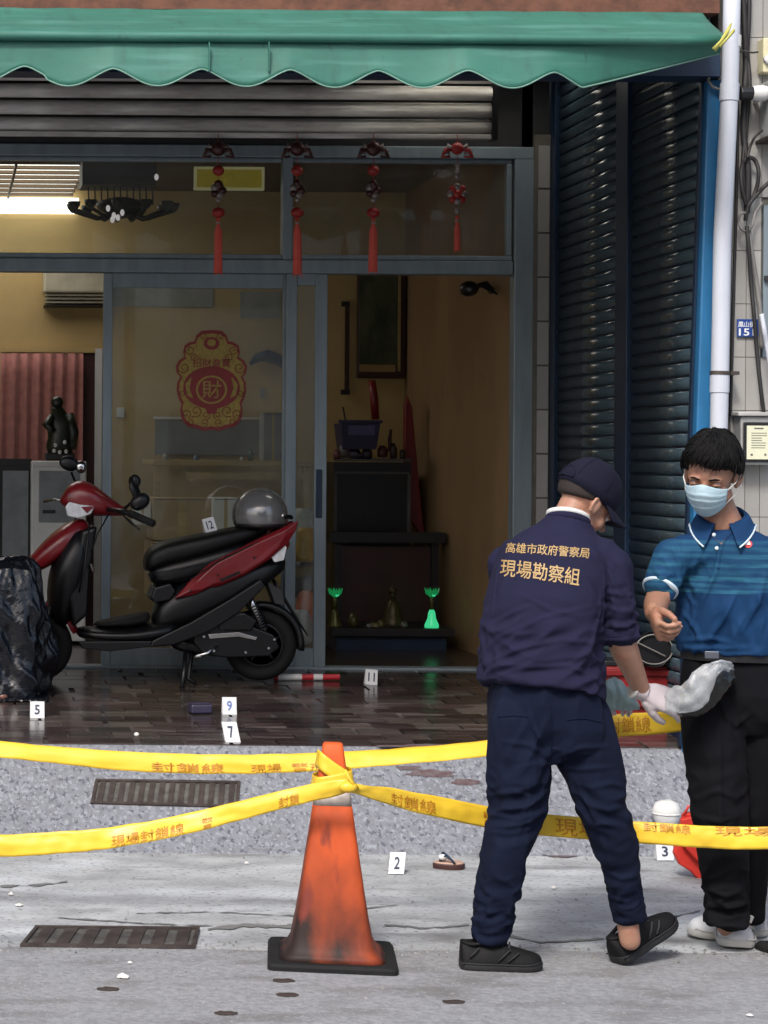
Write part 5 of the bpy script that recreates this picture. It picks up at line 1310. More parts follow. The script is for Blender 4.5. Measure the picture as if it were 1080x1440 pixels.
# ================================================================ traffic cone
CONEM = mat('cone_orange', (.74, .115, .026), .6, spec=.25, n_amt=.25, n_scale=6, detail=8, stretch=(1, 1, .5))
nt, b_, r_, s_ = NODES['cone_orange']
sep = nt.nodes.new('ShaderNodeSeparateXYZ'); nt.links.new(s_, sep.inputs[0])
def soot(zlo, zhi, amp, col, sx=0.):
    nz = nt.nodes.new('ShaderNodeTexNoise'); nz.inputs['Scale'].default_value = 7; nz.inputs['Detail'].default_value = 8; nt.links.new(s_, nz.inputs['Vector'])
    ma = nt.nodes.new('ShaderNodeMath'); ma.operation = 'MULTIPLY_ADD'; nt.links.new(nz.outputs['Fac'], ma.inputs[0]); ma.inputs[1].default_value = -amp; nt.links.new(sep.outputs['Z'], ma.inputs[2])
    mb2 = nt.nodes.new('ShaderNodeMath'); mb2.operation = 'MULTIPLY_ADD'; nt.links.new(sep.outputs['X'], mb2.inputs[0]); mb2.inputs[1].default_value = sx; nt.links.new(ma.outputs[0], mb2.inputs[2])
    mr = nt.nodes.new('ShaderNodeMapRange'); mr.inputs['From Min'].default_value = zhi; mr.inputs['From Max'].default_value = zlo; nt.links.new(mb2.outputs[0], mr.inputs['Value'])
    return mr.outputs[0]
mixin('cone_orange', soot(-.24, .10, .46, 0, .60), (.022, .013, .011))
mixin('cone_orange', soot(-.16, -.08, .16, 0, 0), (.012, .011, .011))
mixin('cone_orange', ramp_noise('cone_orange', 16, .6, .72, (1, 1, .6), 6), (.16, .03, .02))
def cone(px, lab, rot):
    base = G(px, 1350); t = thing('traffic_cone', lab, 'traffic cone', (base.x, base.y, .004), rot, 'traffic cones holding the tape')
    def rsq(hw, z, n=28, e=7):
        out = []
        for i in range(n):
            a = 2 * PI * i / n; c_, s2 = math.cos(a), math.sin(a)
            out.append(Vector((math.copysign(abs(c_) ** (2 / e), c_) * hw, math.copysign(abs(s2) ** (2 / e), s2) * hw, z)))
        return out
    MB().rings([rsq(.203, 0, e=18), rsq(.203, .013, e=18), rsq(.196, .0215, e=18)]).build('cone_base', M['rubber'], t, local=True)
    prof = [(.168, .022), (.145, .038), (.131, .062), (.124, .10), (.116, .14), (.103, .22), (.088, .32), (.073, .42), (.061, .50)]
    MB().rings([rsq(w, z) for w, z in prof]).build('cone_body', CONEM, t, local=True, smooth=True)
    MB().rings([rsq(w, z) for w, z in ((.061, .5005), (.0545, .548))]).build('reflective_band', mat('cone_band', (.50, .44, .40), .4, n_amt=.4, n_scale=20), t, local=True, smooth=True) if rot == ROT0 else MB().rings([rsq(w, z) for w, z in ((.061, .5005), (.0545, .548))]).build('reflective_band', bpy.data.materials['cone_band'], t, local=True, smooth=True)
    MB().rings([rsq(w, z, e=5) for w, z in ((.0545, .5485), (.046, .60), (.037, .655), (.032, .688), (.027, .694))]).build('cone_tip', CONEM, t, local=True, smooth=True)
    return t
ROT0 = math.radians(-9)
cone(466, 'sooty orange traffic cone on a black square base with yellow tape tied near its tip', ROT0)
cone(1187, 'second cone just past the right edge, only a corner of its black base showing', .2)

# ================================================================ barrier tape
TAPE = mat('tape_yellow', (.76, .50, .035), .38, n_amt=.10, n_scale=4, stretch=(1, 1, 1)); 
TINK = mat('tape_ink', (.48, .20, .012), .5, n_amt=.1)
def cr_(pts, u):
    n = len(pts) - 1; f = u * n; i = min(int(f), n - 1); t = f - i
    p0, p1, p2, p3 = pts[max(i - 1, 0)], pts[i], pts[i + 1], pts[min(i + 2, n)]
    return [.5 * (2 * b + (-a + c) * t + (2 * a - 5 * b + 4 * c - d) * t * t + (-a + 3 * b - 3 * c + d) * t ** 3) for a, b, c, d in zip(p0, p1, p2, p3)]
def tape(pts, lab, texts, seed, fold=.3, pre=(), post=()):
    """pts: (px, py centre, Y, width px, lean)"""
    n0 = len(pts) - 1; pts = list(pre) + list(pts) + list(post); n1 = len(pts) - 1
    texts = [(b_, (u0 * n0 + len(pre)) / n1, (u1 * n0 + len(pre)) / n1, v0, v1) for b_, u0, u1, v0, v1 in texts]
    def S(u, v):
        x, y, Y, w, ln = cr_(pts, u)
        p = P(x, y + (v - .5) * w, Y)
        f = fold * (.5 - v)
        wv = .006 * noise.noise(Vector((x * .02, v * 1.5, seed))) + .003 * noise.noise(Vector((x * .07, v * 3, seed)))
        crease = .010 * abs(v - .42)
        p.y += ln * (.5 - v) * .06 + wv + crease
        p.z += .0025 * noise.noise(Vector((x * .03, 0, seed + 9)))
        return p
    t = thing('barrier_tape', lab, 'tape', S(.5, 1), group='yellow barrier tapes')
    MB().grid(S, 200, 8).build('tape_strip', TAPE, t, smooth=True, solid=.0012)
    for body, u0, u1, v0, v1 in texts:
        me = textmesh(body, 1, 0, 0, .004); v = vget(me); lo, hi = v.min(0), v.max(0)
        out = []
        for a in v:
            uu = u0 + (a[0] - lo[0]) / (hi[0] - lo[0]) * (u1 - u0); vv = v1 - (a[1] - lo[1]) / (hi[1] - lo[1]) * (v1 - v0)
            p = S(uu, vv); p.y -= .003; out.append(tuple(p))
        vset(me, np.array(out) - np.array(BASE[t.name])); me.materials.clear(); me.materials.append(TINK); link('printed_lettering', me, t)
    return t, S
tape([(-260, 1030, 7.3, 22, .5), (-60, 1048, 7.3, 22, .5), (60, 1060, 7.3, 22, .5), (180, 1071, 7.3, 26, .4), (320, 1075, 7.3, 26, .4), (440, 1072, 7.3, 24, .5), (560, 1064, 7.3, 20, .8), (690, 1052, 7.3, 20, .8), (800, 1032, 7.3, 28, .3), (860, 1022, 7.3, 32, .2), (960, 1013, 7.3, 30, .2), (1100, 990, 7.3, 28, .2), (1250, 960, 7.3, 28, .2)],
     'upper yellow barrier tape stretched behind the cone and the man in navy', [('封鎖線', .27, .33, .45, .95), ('警戒', .395, .43, .5, .95), ('封鎖線', .745, .80, .15, .85), ('現場', .355, .385, .5, .95)], 1, pre=[(-1500, 900, 7.3, 22, .4), (-1050, 960, 7.3, 22, .4), (-620, 1005, 7.3, 22, .4)], post=[(1500, 930, 7.3, 28, .2), (1900, 905, 7.3, 28, .2)])
tape([(-240, 1196, 6.85, 30, .3), (-80, 1192, 6.85, 30, .3), (60, 1187, 6.84, 30, .3), (180, 1175, 6.82, 28, .3), (300, 1150, 6.78, 27, .3), (400, 1124, 6.72, 25, .2), (470, 1109, 6.675, 24, 0), (492, 1104, 6.665, 17, 0)],
     'lower left yellow barrier tape rising to the knot on the cone', [('現場封鎖線', .40, .52, .38, .95), ('警', .55, .57, .4, .95), ('封鎖', .70, .75, .3, .9)], 2, pre=[(-1500, 1080, 6.85, 30, .3), (-1000, 1140, 6.85, 30, .3), (-560, 1180, 6.85, 30, .3)])
tape([(488, 1106, 6.665, 15, 0), (512, 1112, 6.68, 16, 0), (560, 1123, 6.75, 26, .1), (640, 1140, 6.84, 30, .1), (720, 1155, 6.90, 30, .2), (830, 1166, 6.90, 30, .2), (930, 1173, 6.84, 30, .2), (1040, 1179, 6.80, 31, .2), (1187, 1176, 6.70, 30, .2)],
     'lower right yellow barrier tape running from the cone past both men', [('封鎖線', .23, .335, .25, .9), ('警戒現場', .44, .50, .25, .9), ('現場', .57, .64, .1, .9), ('封鎖線', .72, .80, .0, .4), ('現場', .84, .92, .0, .4)], 3)
kt = thing('tape_knot', 'yellow tape knotted round the neck of the cone', 'tape', P(490, 1110, 6.66))
cb_ = G(466, 1350)
def around(pyc, w, off, tilt):
    out = []
    for i in range(33):
        a = 2 * PI * i / 32; c_, s2 = math.cos(a), math.sin(a); e = 4
        out.append((math.copysign(abs(c_) ** (2 / e), c_), math.copysign(abs(s2) ** (2 / e), s2)))
    mb = MB()
    def S(u, v):
        i = min(int(u * 32), 31); f = u * 32 - i; x = out[i][0] * (1 - f) + out[i + 1][0] * f; y = out[i][1] * (1 - f) + out[i + 1][1] * f
        zz = Z(pyc, 6.7, 466) - tilt * x - (v - .5) * w
        r = .036 + (0.70 - zz) * .14 + off + .003 * noise.noise(Vector((x * 3, y * 3, v * 3)))
        return Vector((cb_.x + x * r, cb_.y + y * r, zz))
    return mb.grid(S, 48, 5)
around(1092, .055, .006, .035).build('wrap', TAPE, kt, smooth=True, solid=.0015)
around(1103, .035, .009, -.012).build('wrap', TAPE, kt, smooth=True, solid=.0015)
MB().ell(P(490, 1107, 6.655), (.028, .016, .018), None, 14, 9).build('knot', TAPE, kt, smooth=True)
MB().tube([P(486, 1082, 6.66), P(494, 1098, 6.65), P(504, 1110, 6.66)], [.006, .012, .01], 8, .35).build('loop', TAPE, kt, smooth=True)
# ================================================================ people
SKIN = mat('skin', (.40, .215, .145), .48, n_amt=.12, n_scale=14, bump=.0004, b_scale=160)
NODES['skin'][1].inputs['Subsurface Weight'].default_value = .08; NODES['skin'][1].inputs['Subsurface Radius'].default_value = (.02, .008, .004)
mixin('skin', ramp_noise('skin', 30, .5, .8, detail=5), (.36, .15, .10))
mixin('skin', ramp_noise('skin', 220, .62, .75, detail=2), (.28, .14, .09))
SKIN2 = mat('skin_tan', (.34, .175, .112), .5, n_amt=.15, n_scale=14, bump=.0004, b_scale=160)
NODES['skin_tan'][1].inputs['Subsurface Weight'].default_value = .08; NODES['skin_tan'][1].inputs['Subsurface Radius'].default_value = (.02, .008, .004)
mixin('skin_tan', ramp_noise('skin_tan', 28, .5, .8, detail=5), (.30, .12, .08))
mixin('skin_tan', ramp_noise('skin_tan', 220, .62, .75, detail=2), (.22, .11, .07))
HAIR = mat('black_hair', (.003, .0025, .0025), .7, spec=.2, n_amt=.4, n_scale=50, bump=.003, b_scale=60, stretch=(1, 1, .3))
STUB = mat('stubble_hair', (.020, .013, .011), .8, n_amt=.5, n_scale=120)
NAVYS = mat('navy_jersey', (.0115, .0115, .034), .9, n_amt=.14, n_scale=8, bump=.0005, b_scale=350, spec=.2)
NAVYT = mat('navy_twill', (.0045, .0075, .022), .9, n_amt=.25, n_scale=7, bump=.0004, b_scale=300, spec=.15)
BLKT = mat('black_trouser_cloth', (.0042, .0042, .006), .9, n_amt=.2, n_scale=7, bump=.0004, b_scale=300, spec=.15)
POLO = mat('blue_polo', (.0055, .034, .10), .85, n_amt=.16, n_scale=6, bump=.0004, b_scale=300, spec=.2)
SHOEB = mat('black_mesh_shoe', (.0035, .0035, .004), .7, spec=.25, n_amt=.5, n_scale=60, bump=.001, b_scale=220)
SHOEW = mat('white_shoe', (.55, .56, .57), .5, n_amt=.08, n_scale=14)
SOLEW = mat('off_white_sole', (.50, .49, .46), .6, n_amt=.15)
SOLEB = mat('dark_grey_sole', (.022, .022, .023), .6, spec=.25, n_amt=.3, n_scale=20)
LACEB = mat('charcoal_lace', (.035, .035, .037), .8, spec=.2)
GLOVE = mat('latex_glove', (.50, .44, .45), .4, n_amt=.12, n_scale=18, bump=.001, b_scale=60)
GOLDT = mat('gold_print', (.40, .26, .10), .6, n_amt=.25, n_scale=60)
WHITE = M['white']

def V(*a): return Vector(a)
def basis(f, tilt_roll=0., up=V(0, 0, 1)):
    f = f.normalized(); r = f.cross(up).normalized(); u = r.cross(f)
    q_ = Quaternion(f, tilt_roll); r = q_ @ r; u = q_ @ u
    return Matrix((r, f, u)).transposed()          # columns: right, forward, up
def ering(c, U, W, n=28, e=2.3):
    out = []
    for i in range(n):
        a = 2 * PI * i / n; x, y = math.cos(a), math.sin(a)
        out.append(c + U * math.copysign(abs(x) ** (2 / e), x) + W * math.copysign(abs(y) ** (2 / e), y))
    return out
def fold(me, fns):
    """fns: list of (weight fn(np xyz)->array, axis, f_along, f_across, amplitude, seed)"""
    a = vget(me); n = ngets(me); d = np.zeros(len(a))
    for wf, ax, fa, fc, amp, seed in fns:
        ax = np.array(Vector(ax).normalized()); w = wf(a)
        al = a @ ax; perp = a - np.outer(al, ax)
        pts = perp * fc + np.outer(al * fa, ax)
        idx = np.nonzero(w > .01)[0]
        for i in idx:
            p = Vector(pts[i]) + Vector((seed, seed * .7, 0))
            v = 1 - abs(noise.noise(p + .35 * Vector((noise.noise(p * .6), noise.noise(p * .6 + Vector((9, 0, 0))), 0)))) * 3.0
            d[i] += w[i] * amp * 1.55 * (max(v, -.8) - .25)
    vset(me, a + n * d[:, None])
def near(c, r):
    c = np.array(c)
    return lambda a: np.clip(1 - np.linalg.norm(a - c, axis=1) / r, 0, 1)
def const(k): return lambda a: np.full(len(a), k)
def zband(z0, z1, k=1., soft=.05):
    return lambda a: k * np.clip((a[:, 2] - z0) / soft, 0, 1) * np.clip((z1 - a[:, 2]) / soft, 0, 1)

def creases(me, lines, amp=.009, w=.010, dflt_Y=6.8):
    """sharp cloth folds along lines laid on the garment where the photograph shows them"""
    a = vget(me); n = ngets(me); bv = BVHTree.FromPolygons([Vector(q_) for q_ in a], [p.vertices for p in me.polygons])
    ey = Vector((0, 0, CAMH)); d = np.zeros(len(a))
    for ln in lines:
        k_ = 1.
        if not isinstance(ln[0], tuple): k_, ln = ln[0], ln[1:]
        pts = []
        for i in range(len(ln) - 1):
            for j in range(8):
                t = j / 8; px = ln[i][0] * (1 - t) + ln[i + 1][0] * t; py = ln[i][1] * (1 - t) + ln[i + 1][1] * t
                dd = (P(px, py, dflt_Y) - ey).normalized(); h = bv.ray_cast(ey, dd)
                if h[0]: pts.append(np.array(h[0]))
        if len(pts) < 3: continue
        pts = np.array(pts); m = len(pts); best = np.full(len(a), 9.); tt = np.zeros(len(a))
        for i in range(m - 1):
            p0, e = pts[i], pts[i + 1] - pts[i]; L2 = (e @ e) + 1e-9
            t = np.clip(((a - p0) @ e) / L2, 0, 1); r = np.linalg.norm(a - p0 - t[:, None] * e, axis=1)
            b_ = r < best; best[b_] = r[b_]; tt[b_] = (i + t[b_]) / (m - 1)
        env = np.sin(np.pi * np.clip(tt * .92 + .04, 0, 1)) ** .6
        d += k_ * env * (np.exp(-(best / w) ** 2) * 1.5 - .75 * np.exp(-(best / (2.4 * w)) ** 2))
    vset(me, a + n * (amp * d)[:, None])

# ---- head (added to the body's volume): returns key points
def head_vol(mb, c, f, roll=0., s=1., neck_to=None, neck_r=.056):
    B = basis(f, roll)
    w = lambda x, y, z: c + B @ (V(x, y, z) * s)
    E_ = lambda p, r: mb.ell(w(*p), [q_ * s for q_ in r], B, 22, 14)
    E_((0, -.012, .038), (.073, .092, .082)); E_((0, .022, .012), (.066, .070, .072))
    E_((0, .030, -.045), (.056, .055, .062)); E_((0, .046, -.083), (.036, .036, .030))
    for sx in (-1, 1):
        E_((sx * .033, .058, -.032), (.027, .024, .028))      # cheek
        E_((sx * .048, .012, -.062), (.018, .034, .026))      # jaw corner
        E_((sx * .030, .083, .020), (.024, .012, .008))       # brow ridge
        E_((sx * .074, -.004, -.008), (.011, .019, .031))     # ear body
        mb.tube([w(sx * .079, -.012, .018), w(sx * .086, -.022, .012), w(sx * .086, -.024, -.010), w(sx * .080, -.014, -.032)], [.006 * s, .006 * s, .006 * s, .006 * s], 8)
    mb.capsule([w(0, .083, .014), w(0, .098, -.010), w(0, .108, -.026)], [.008 * s, .010 * s, .013 * s], 12)
    for sx in (-1, 1): E_((sx * .011, .094, -.030), (.008, .010, .007))
    mb.capsule([w(-.018, .084, -.054), w(0, .093, -.052), w(.018, .084, -.054)], [.005 * s, .007 * s, .005 * s], 10)
    mb.capsule([w(-.015, .083, -.064), w(0, .091, -.064), w(.015, .083, -.064)], [.005 * s, .007 * s, .005 * s], 10)
    if neck_to is not None:
        mb.capsule([w(0, -.02, -.02), w(0, -.012, -.07), w(0, -.018, -.07).lerp(neck_to, .6), neck_to], [.052 * s, .053 * s, neck_r, neck_r * 1.12], 18)
    return w, B
def eyes(t, w, s, B, sk):
    ew = bpy.data.materials.get('eye_white') or mat('eye_white', (.55, .5, .47), .25, n_amt=.05)
    ei = bpy.data.materials.get('iris_dark') or mat('iris_dark', (.015, .008, .005), .15)
    for sx in (-1, 1):
        e = MB().ell(w(sx * .031, .0765, -.001), (.0125 * s,) * 3, B, 14, 10).build('eye', ew, t, smooth=True)
        MB().ell(w(sx * .031 - .001, .0855, -.005), (.0055 * s, .0045 * s, .0055 * s), B, 12, 8).build('iris', ei, e, smooth=True)
        MB().tube([w(sx * .031 - .016, .083, .002), w(sx * .031, .0915, .004), w(sx * .031 + .016, .083, .001)], [.003, .0055, .003], 8).build('eyelid', sk, e, smooth=True)
        MB().tube([w(sx * .031 - .014, .084, -.001), w(sx * .031, .0925, .000), w(sx * .031 + .014, .084, -.001)], [.0012, .002, .0012], 6).build('lashes', HAIR, e, smooth=True)
        MB().tube([w(sx * .014, .0965, .020), w(sx * .032, .0965, .026), w(sx * .052, .082, .020)], [.0035, .0048, .002], 8, .7).build('eyebrow', HAIR, t, smooth=True)
def shell(w, fn, nu=60, nv=34, inner=.0):
    """closed shell over the skull; fn(theta from crown, phi from front) -> radius factor"""
    vs = []
    rs = []
    for i in range(nv + 1):
        th = PI * (.02 + .98 * i / nv) * .78
        ring = []
        for j in range(nu):
            ph_ = 2 * PI * j / nu
            d = V(math.sin(th) * math.sin(ph_), math.sin(th) * math.cos(ph_), math.cos(th)); r = fn(th, ph_)
            ring.append(w(d.x * .079 * r, -.010 + d.y * .100 * r, .036 + d.z * .094 * r))
        rs.append(ring)
    return MB().rings(rs)
# ---- hand
def hand_vol(mb, wr, d, n, side, s=1., curl=(.5, .6, .7, .8), spread=.10, thumb=(.6, .4), tcurl=.4):
    """wr wrist centre, d towards the fingers, n palm side, side=+1 thumb on +cross(d,n)"""
    d = d.normalized(); n = (n - d * n.dot(d)).normalized(); t = d.cross(n) * side
    pl_ = .088 * s
    rs = []
    for f_, hw, ht in ((-.02, .026, .020), (.012, .028, .019), (.035, .037, .018), (.065, .041, .016), (.088, .040, .014), (.094, .034, .009)):
        rs.append(ering(wr + d * f_ * s, t * hw * s, n * ht * s, 18, 2.6))
    mb.rings(rs)
    mb.ell(wr + d * .04 * s + t * .026 * s + n * .010 * s, (.022 * s, .020 * s, .020 * s))
    lens = (.074, .081, .076, .060); rad = (.0093, .0097, .0092, .0082)
    for k in range(4):
        off = (.030 - .020 * k) * s
        b0 = wr + d * (.082 - .003 * abs(k - 1)) * s + t * off
        fd = (d + t * spread * (1.5 - k) * .6).normalized(); pts = [b0 - fd * .02 * s, b0]; rr_ = [rad[k] * s, rad[k] * 1.04 * s]; a = 0; p = b0
        for m_, fr_ in enumerate((.45, .30, .25)):
            a += curl[k] * (.8, 1.1, .8)[m_]
            dd = fd * math.cos(a) + n * math.sin(a); p = p + dd * lens[k] * fr_ * s; pts.append(p); rr_.append(rad[k] * (1 - .09 * (m_ + 1)) * s)
        mb.capsule(pts, rr_, 12)
    b0 = wr + d * .022 * s + t * .026 * s + n * .008 * s
    td = (d * math.cos(thumb[0]) + t * math.sin(thumb[0]) + n * thumb[1]).normalized(); pts = [b0, b0 + td * .036 * s]
    td2 = (td + d * tcurl * .5 + n * tcurl * .5 - t * tcurl * .6).normalized(); pts.append(pts[-1] + td2 * .030 * s)
    td3 = (td2 + d * tcurl * .3 - t * tcurl * .5).normalized(); pts.append(pts[-1] + td3 * .024 * s)
    mb.capsule(pts, [.015 * s, .0125 * s, .0108 * s, .0092 * s], 12)
# ---- shoe
def shoe(t, heel, d, up, L, W, mu, ms, lace, name='shoe', h=.085):
    d = d.normalized(); up = (up - d * up.dot(d)).normalized(); r = d.cross(up)
    sh_ = []
    def prof(u):
        w = W * (.36 + .14 * math.sin(PI * min(1, u * 1.25 + .12)) ** .7 * (1 if u < .55 else 1)) if u < .55 else W * (.5 - .02 * (u - .55)) if u < .75 else W * .5 * math.sqrt(max(0.02, 1 - ((u - .75) / .262) ** 2))
        return w
    rs = []
    us = [0.0, .015, .05, .12, .2, .3, .4, .5, .6, .7, .8, .88, .94, .98, 1.0]
    for u in us:
        w = prof(u) * (1 if u > .04 else (.55 if u == 0 else .8)); lift = .010 * max(0, (u - .75) / .25) ** 2 + .004 * max(0, (.1 - u) / .1)
        c = heel + d * (u * L); b = up * lift
        rs.append([c + b + r * w * .92, c + b + r * w * 1.02 + up * .010, c + b * .9 + r * w * 1.0 + up * .026, c + b * .9 - r * w * 1.0 + up * .026, c + b - r * w * 1.02 + up * .010, c + b - r * w * .92])
    sol = MB().rings(rs).build('sole', ms, t, smooth=True, bevel=.003)
    rs = []
    for u in us:
        w = prof(u) * (.97 if u > .04 else (.55 if u == 0 else .8)); 
        hh = float(np.interp(u, [0, .04, .12, .2, .28, .36, .46, .62, .8, .93, .98, 1], [.060, .068, .066, .058, .068, .078, .069, .053, .043, .036, .028, .016])) * h / .085
        c = heel + d * (u * L) + up * .018; ring = []
        for i in range(16):
            a = 2 * PI * i / 16; x, y = math.cos(a), math.sin(a)
            yy = (hh) * (y if y > 0 else y * .15); xx = w * math.copysign(abs(x) ** (.62 if y < .4 else .8), x) * (1 - (.42 if u < .5 else .22) * max(0, y) ** 2)
            ring.append(c + r * xx + up * yy)
        rs.append(ring)
    uo = MB().rings(rs).build(name, mu, t, smooth=True, subd=1)
    tongue = MB().capsule([heel + d * L * .38 + up * (h + .000), heel + d * L * .31 + up * (h + .026)], [.022, .018], 10, .35, up).build('tongue', mu, uo, smooth=True)
    ch_ = h / .085; cw = W * .33
    MB().tube([heel + d * (.20 + .175 * math.cos(a)) * L + r * cw * math.sin(a) * (.85 + .15 * math.cos(a)) + up * ((.068 + .008 * math.cos(a) - .010 * math.sin(a) ** 2) * ch_ + .018) for a in [2 * PI * i / 24 for i in range(25)]], .0065, 8).build('ankle_collar', mu, uo, smooth=True)
    mid = []
    for i in range(15):
        u = .02 + .96 * i / 14; mid.append(heel + d * u * L - r * prof(u) * 1.03 * (1 if u > .04 else .8) + up * (.0265 + .010 * max(0, (u - .75) / .25) ** 2))
    for sg in (1, -1):
        MB().tube([heel + d * (.02 + .96 * i / 14) * L + r * sg * prof(.02 + .96 * i / 14) * 1.02 + up * (.0265 + .010 * max(0, ((.02 + .96 * i / 14) - .75) / .25) ** 2) for i in range(15)], .0026, 6).build('sole_stitch', ms, uo, smooth=True)
    for i in range(4):
        u = .36 + i * .075; hh = float(np.interp(u, [.36, .46, .62, .8], [.078, .069, .053, .043])) * h / .085 + .019
        MB().tube([heel + d * u * L + r * .026 + up * (hh - .010), heel + d * (u + .02) * L + up * (hh + .003), heel + d * (u + .035) * L - r * .026 + up * (hh - .011)], .0032, 6).build('lace', lace, uo, smooth=True)
    for s in (-1, 1):
        for (ua, ub, ha, hb) in ((.44, .60, .020, .060), (.56, .70, .020, .050), (.10, .22, .030, .062)):
            wa, wb = prof(ua), prof(ub)
            MB().tube([heel + d * ua * L + r * s * wa * 1.0 + up * (ha + .016), heel + d * (ua + ub) / 2 * L + r * s * (wa + wb) * .485 + up * ((ha + hb) / 2 + .016), heel + d * ub * L + r * s * wb * .74 + up * (hb + .014)], .0035, 6, .6).build('overlay', lace if name == 'shoe' else mu, uo, smooth=True)
        MB().tube([heel + d * L * .36 + up * (h + .014), heel + d * L * (.34 + .03 * s) + r * s * .02 + up * (h + .024), heel + d * L * (.40) + r * s * .03 + up * (h + .006)], .003, 6).build('lace', lace, uo, smooth=True)
    return uo

# ================================================================ person 1: navy uniform, back to the camera
cop = thing('person', 'person in navy jersey, cap and white gloves seen from behind, bending to hold a bag', 'person', (P(765, 1350, 6.75).x, 6.75, 0))
F = V(math.sin(math.radians(33)), math.cos(math.radians(33)), 0); R_ = V(F.y, -F.x, 0)
HF = V(.80, .30, -.62).normalized()                      # where the head looks
hc = P(821, 707, 6.90)
nb = P(797, 748, 6.86)
jp = lambda x, y, Y: P(x, y, Y)
# body volume
mb = MB()
w, HB = head_vol(mb, hc, HF, roll=.10, s=1.0, neck_to=nb, neck_r=.058)
el_r = jp(869, 893, 6.73); wr_r = jp(903, 972, 6.86)
mb.capsule([jp(866, 800, 6.77), el_r], [.048, .042], 16)
mb.capsule([el_r, el_r.lerp(wr_r, .25), el_r.lerp(wr_r, .6), wr_r], [.041, .0445, .036, .027], 18)
el_l = jp(752, 905, 7.08); wr_l = jp(842, 975, 7.16)
mb.capsule([jp(712, 800, 6.98), el_l], [.048, .040], 16); mb.capsule([el_l, el_l.lerp(wr_l, .3), wr_l], [.040, .040, .027], 16)
mb.rings([ering(jp(x, y, Y), R_ * a, F * b) for x, y, Y, a, b in ((762, 985, 6.76, .15, .10), (765, 880, 6.78, .14, .09), (778, 800, 6.82, .15, .09), (793, 756, 6.85, .10, .06))])
for pts, rr_ in (([(730, 1000, 6.76), (727, 1140, 6.74), (706, 1220, 6.74), (690, 1330, 6.76)], [.080, .05, .045, .034]), ([(805, 1000, 6.76), (851, 1146, 6.70), (871, 1215, 6.725), (886, 1322, 6.765)], [.080, .05, .038, .033])):
    mb.capsule([jp(*p) for p in pts], rr_, 16)
me = remesh(mb, 'body', .0042, 5)
cop_body = finish(me, 'body', SKIN, cop)
# shirt volume
SH = [(846, .0)]
mb = MB()
tr = [(762, 972, 6.76, .190, .140), (761, 940, 6.765, .186, .138), (762, 900, 6.775, .184, .135), (766, 850, 6.79, .184, .130), (774, 810, 6.81, .182, .122), (782, 780, 6.83, .170, .110), (790, 758, 6.85, .130, .090), (797, 742, 6.86, .085, .072), (800, 733, 6.865, .070, .066)]
slope = V(0, 0, -.10)
def trunk_rings(tr, R0, F0, lean_f=-.0, e=2.4):
    rs = []
    for x, y, Y, a, b in tr:
        t_ = (Z(y, Y) - Z(tr[0][1], Y)) * 0
        rs.append(ering(jp(x, y, Y), (R0 + V(0, 0, -.06)) * a, (F0 + V(0, 0, lean_f)) * b, 36, e))
    return rs
mb.rings(trunk_rings(tr, R_, F, -.25))
mb.capsule([jp(800, 775, 6.84), jp(850, 786, 6.78), jp(862, 800, 6.77)], [.075, .066, .064], 18)
mb.capsule([jp(775, 775, 6.88), jp(724, 786, 6.95), jp(714, 800, 6.97)], [.075, .066, .060], 18)
mb.capsule([jp(860, 795, 6.77), jp(866, 845, 6.75), jp(869, 886, 6.735)], [.065, .060, .056], 20)
mb.capsule([jp(712, 795, 6.98), jp(722, 850, 7.04), el_l], [.062, .056, .050], 20)
me = remesh(mb, 'shirt', .006, 5)
# cut sleeve ends flat: clip below the hem planes
zs = .0
fold(me, [
    (zband(Z(985, 6.76), Z(845, 6.76), .9, .08), V(1, -.2, .42), 3.0, 15, .0085, 1),
    (zband(Z(985, 6.76), Z(860, 6.76), .8, .06), V(1, 0, .12), 2.2, 21, .0055, 4),
    (near(jp(845, 845, 6.75), .20), V(.55, 0, -1), 3.5, 22, .010, 7),
    (near(jp(868, 870, 6.72), .13), V(1, 0, .15), 3, 32, .009, 9),
    (near(jp(705, 830, 6.85), .20), V(.5, 0, 1), 3, 20, .006, 11),
    (const(.5), V(.3, 0, 1), 2, 7, .006, 13)])
creases(me, [[(680, 912), (715, 890), (765, 868), (838, 852)], [(680, 936), (730, 912), (790, 900), (846, 905)], [(683, 956), (740, 938), (800, 936), (845, 958)], [(846, 830), (842, 870), (830, 915), (800, 935)], [(690, 880), (720, 862), (752, 850)], [.7, (735, 838), (775, 858), (825, 868)],
    [(852, 832), (872, 838), (890, 835)], [(851, 852), (872, 860), (891, 857)], [(850, 872), (868, 881), (890, 880)], [.8, (700, 800), (694, 840), (688, 880)], [.5, (730, 760), (760, 752), (800, 750)], [.6, (830, 770), (858, 800), (862, 830)]], .0062, .0085, 6.7)
cop_shirt = finish(me, 'jersey', NAVYS, cop)
bvh_shirt = BVHTree.FromPolygons([Vector(v.co) + BASE[cop.name] for v in me.vertices], [p.vertices for p in me.polygons])
# sleeve and hem ribs
MB().tube([jp(869, 886, 6.735), jp(870, 898, 6.731)], [.0575, .0545], 28).build('sleeve_hem', NAVYS, cop, smooth=True, bevel=.002)
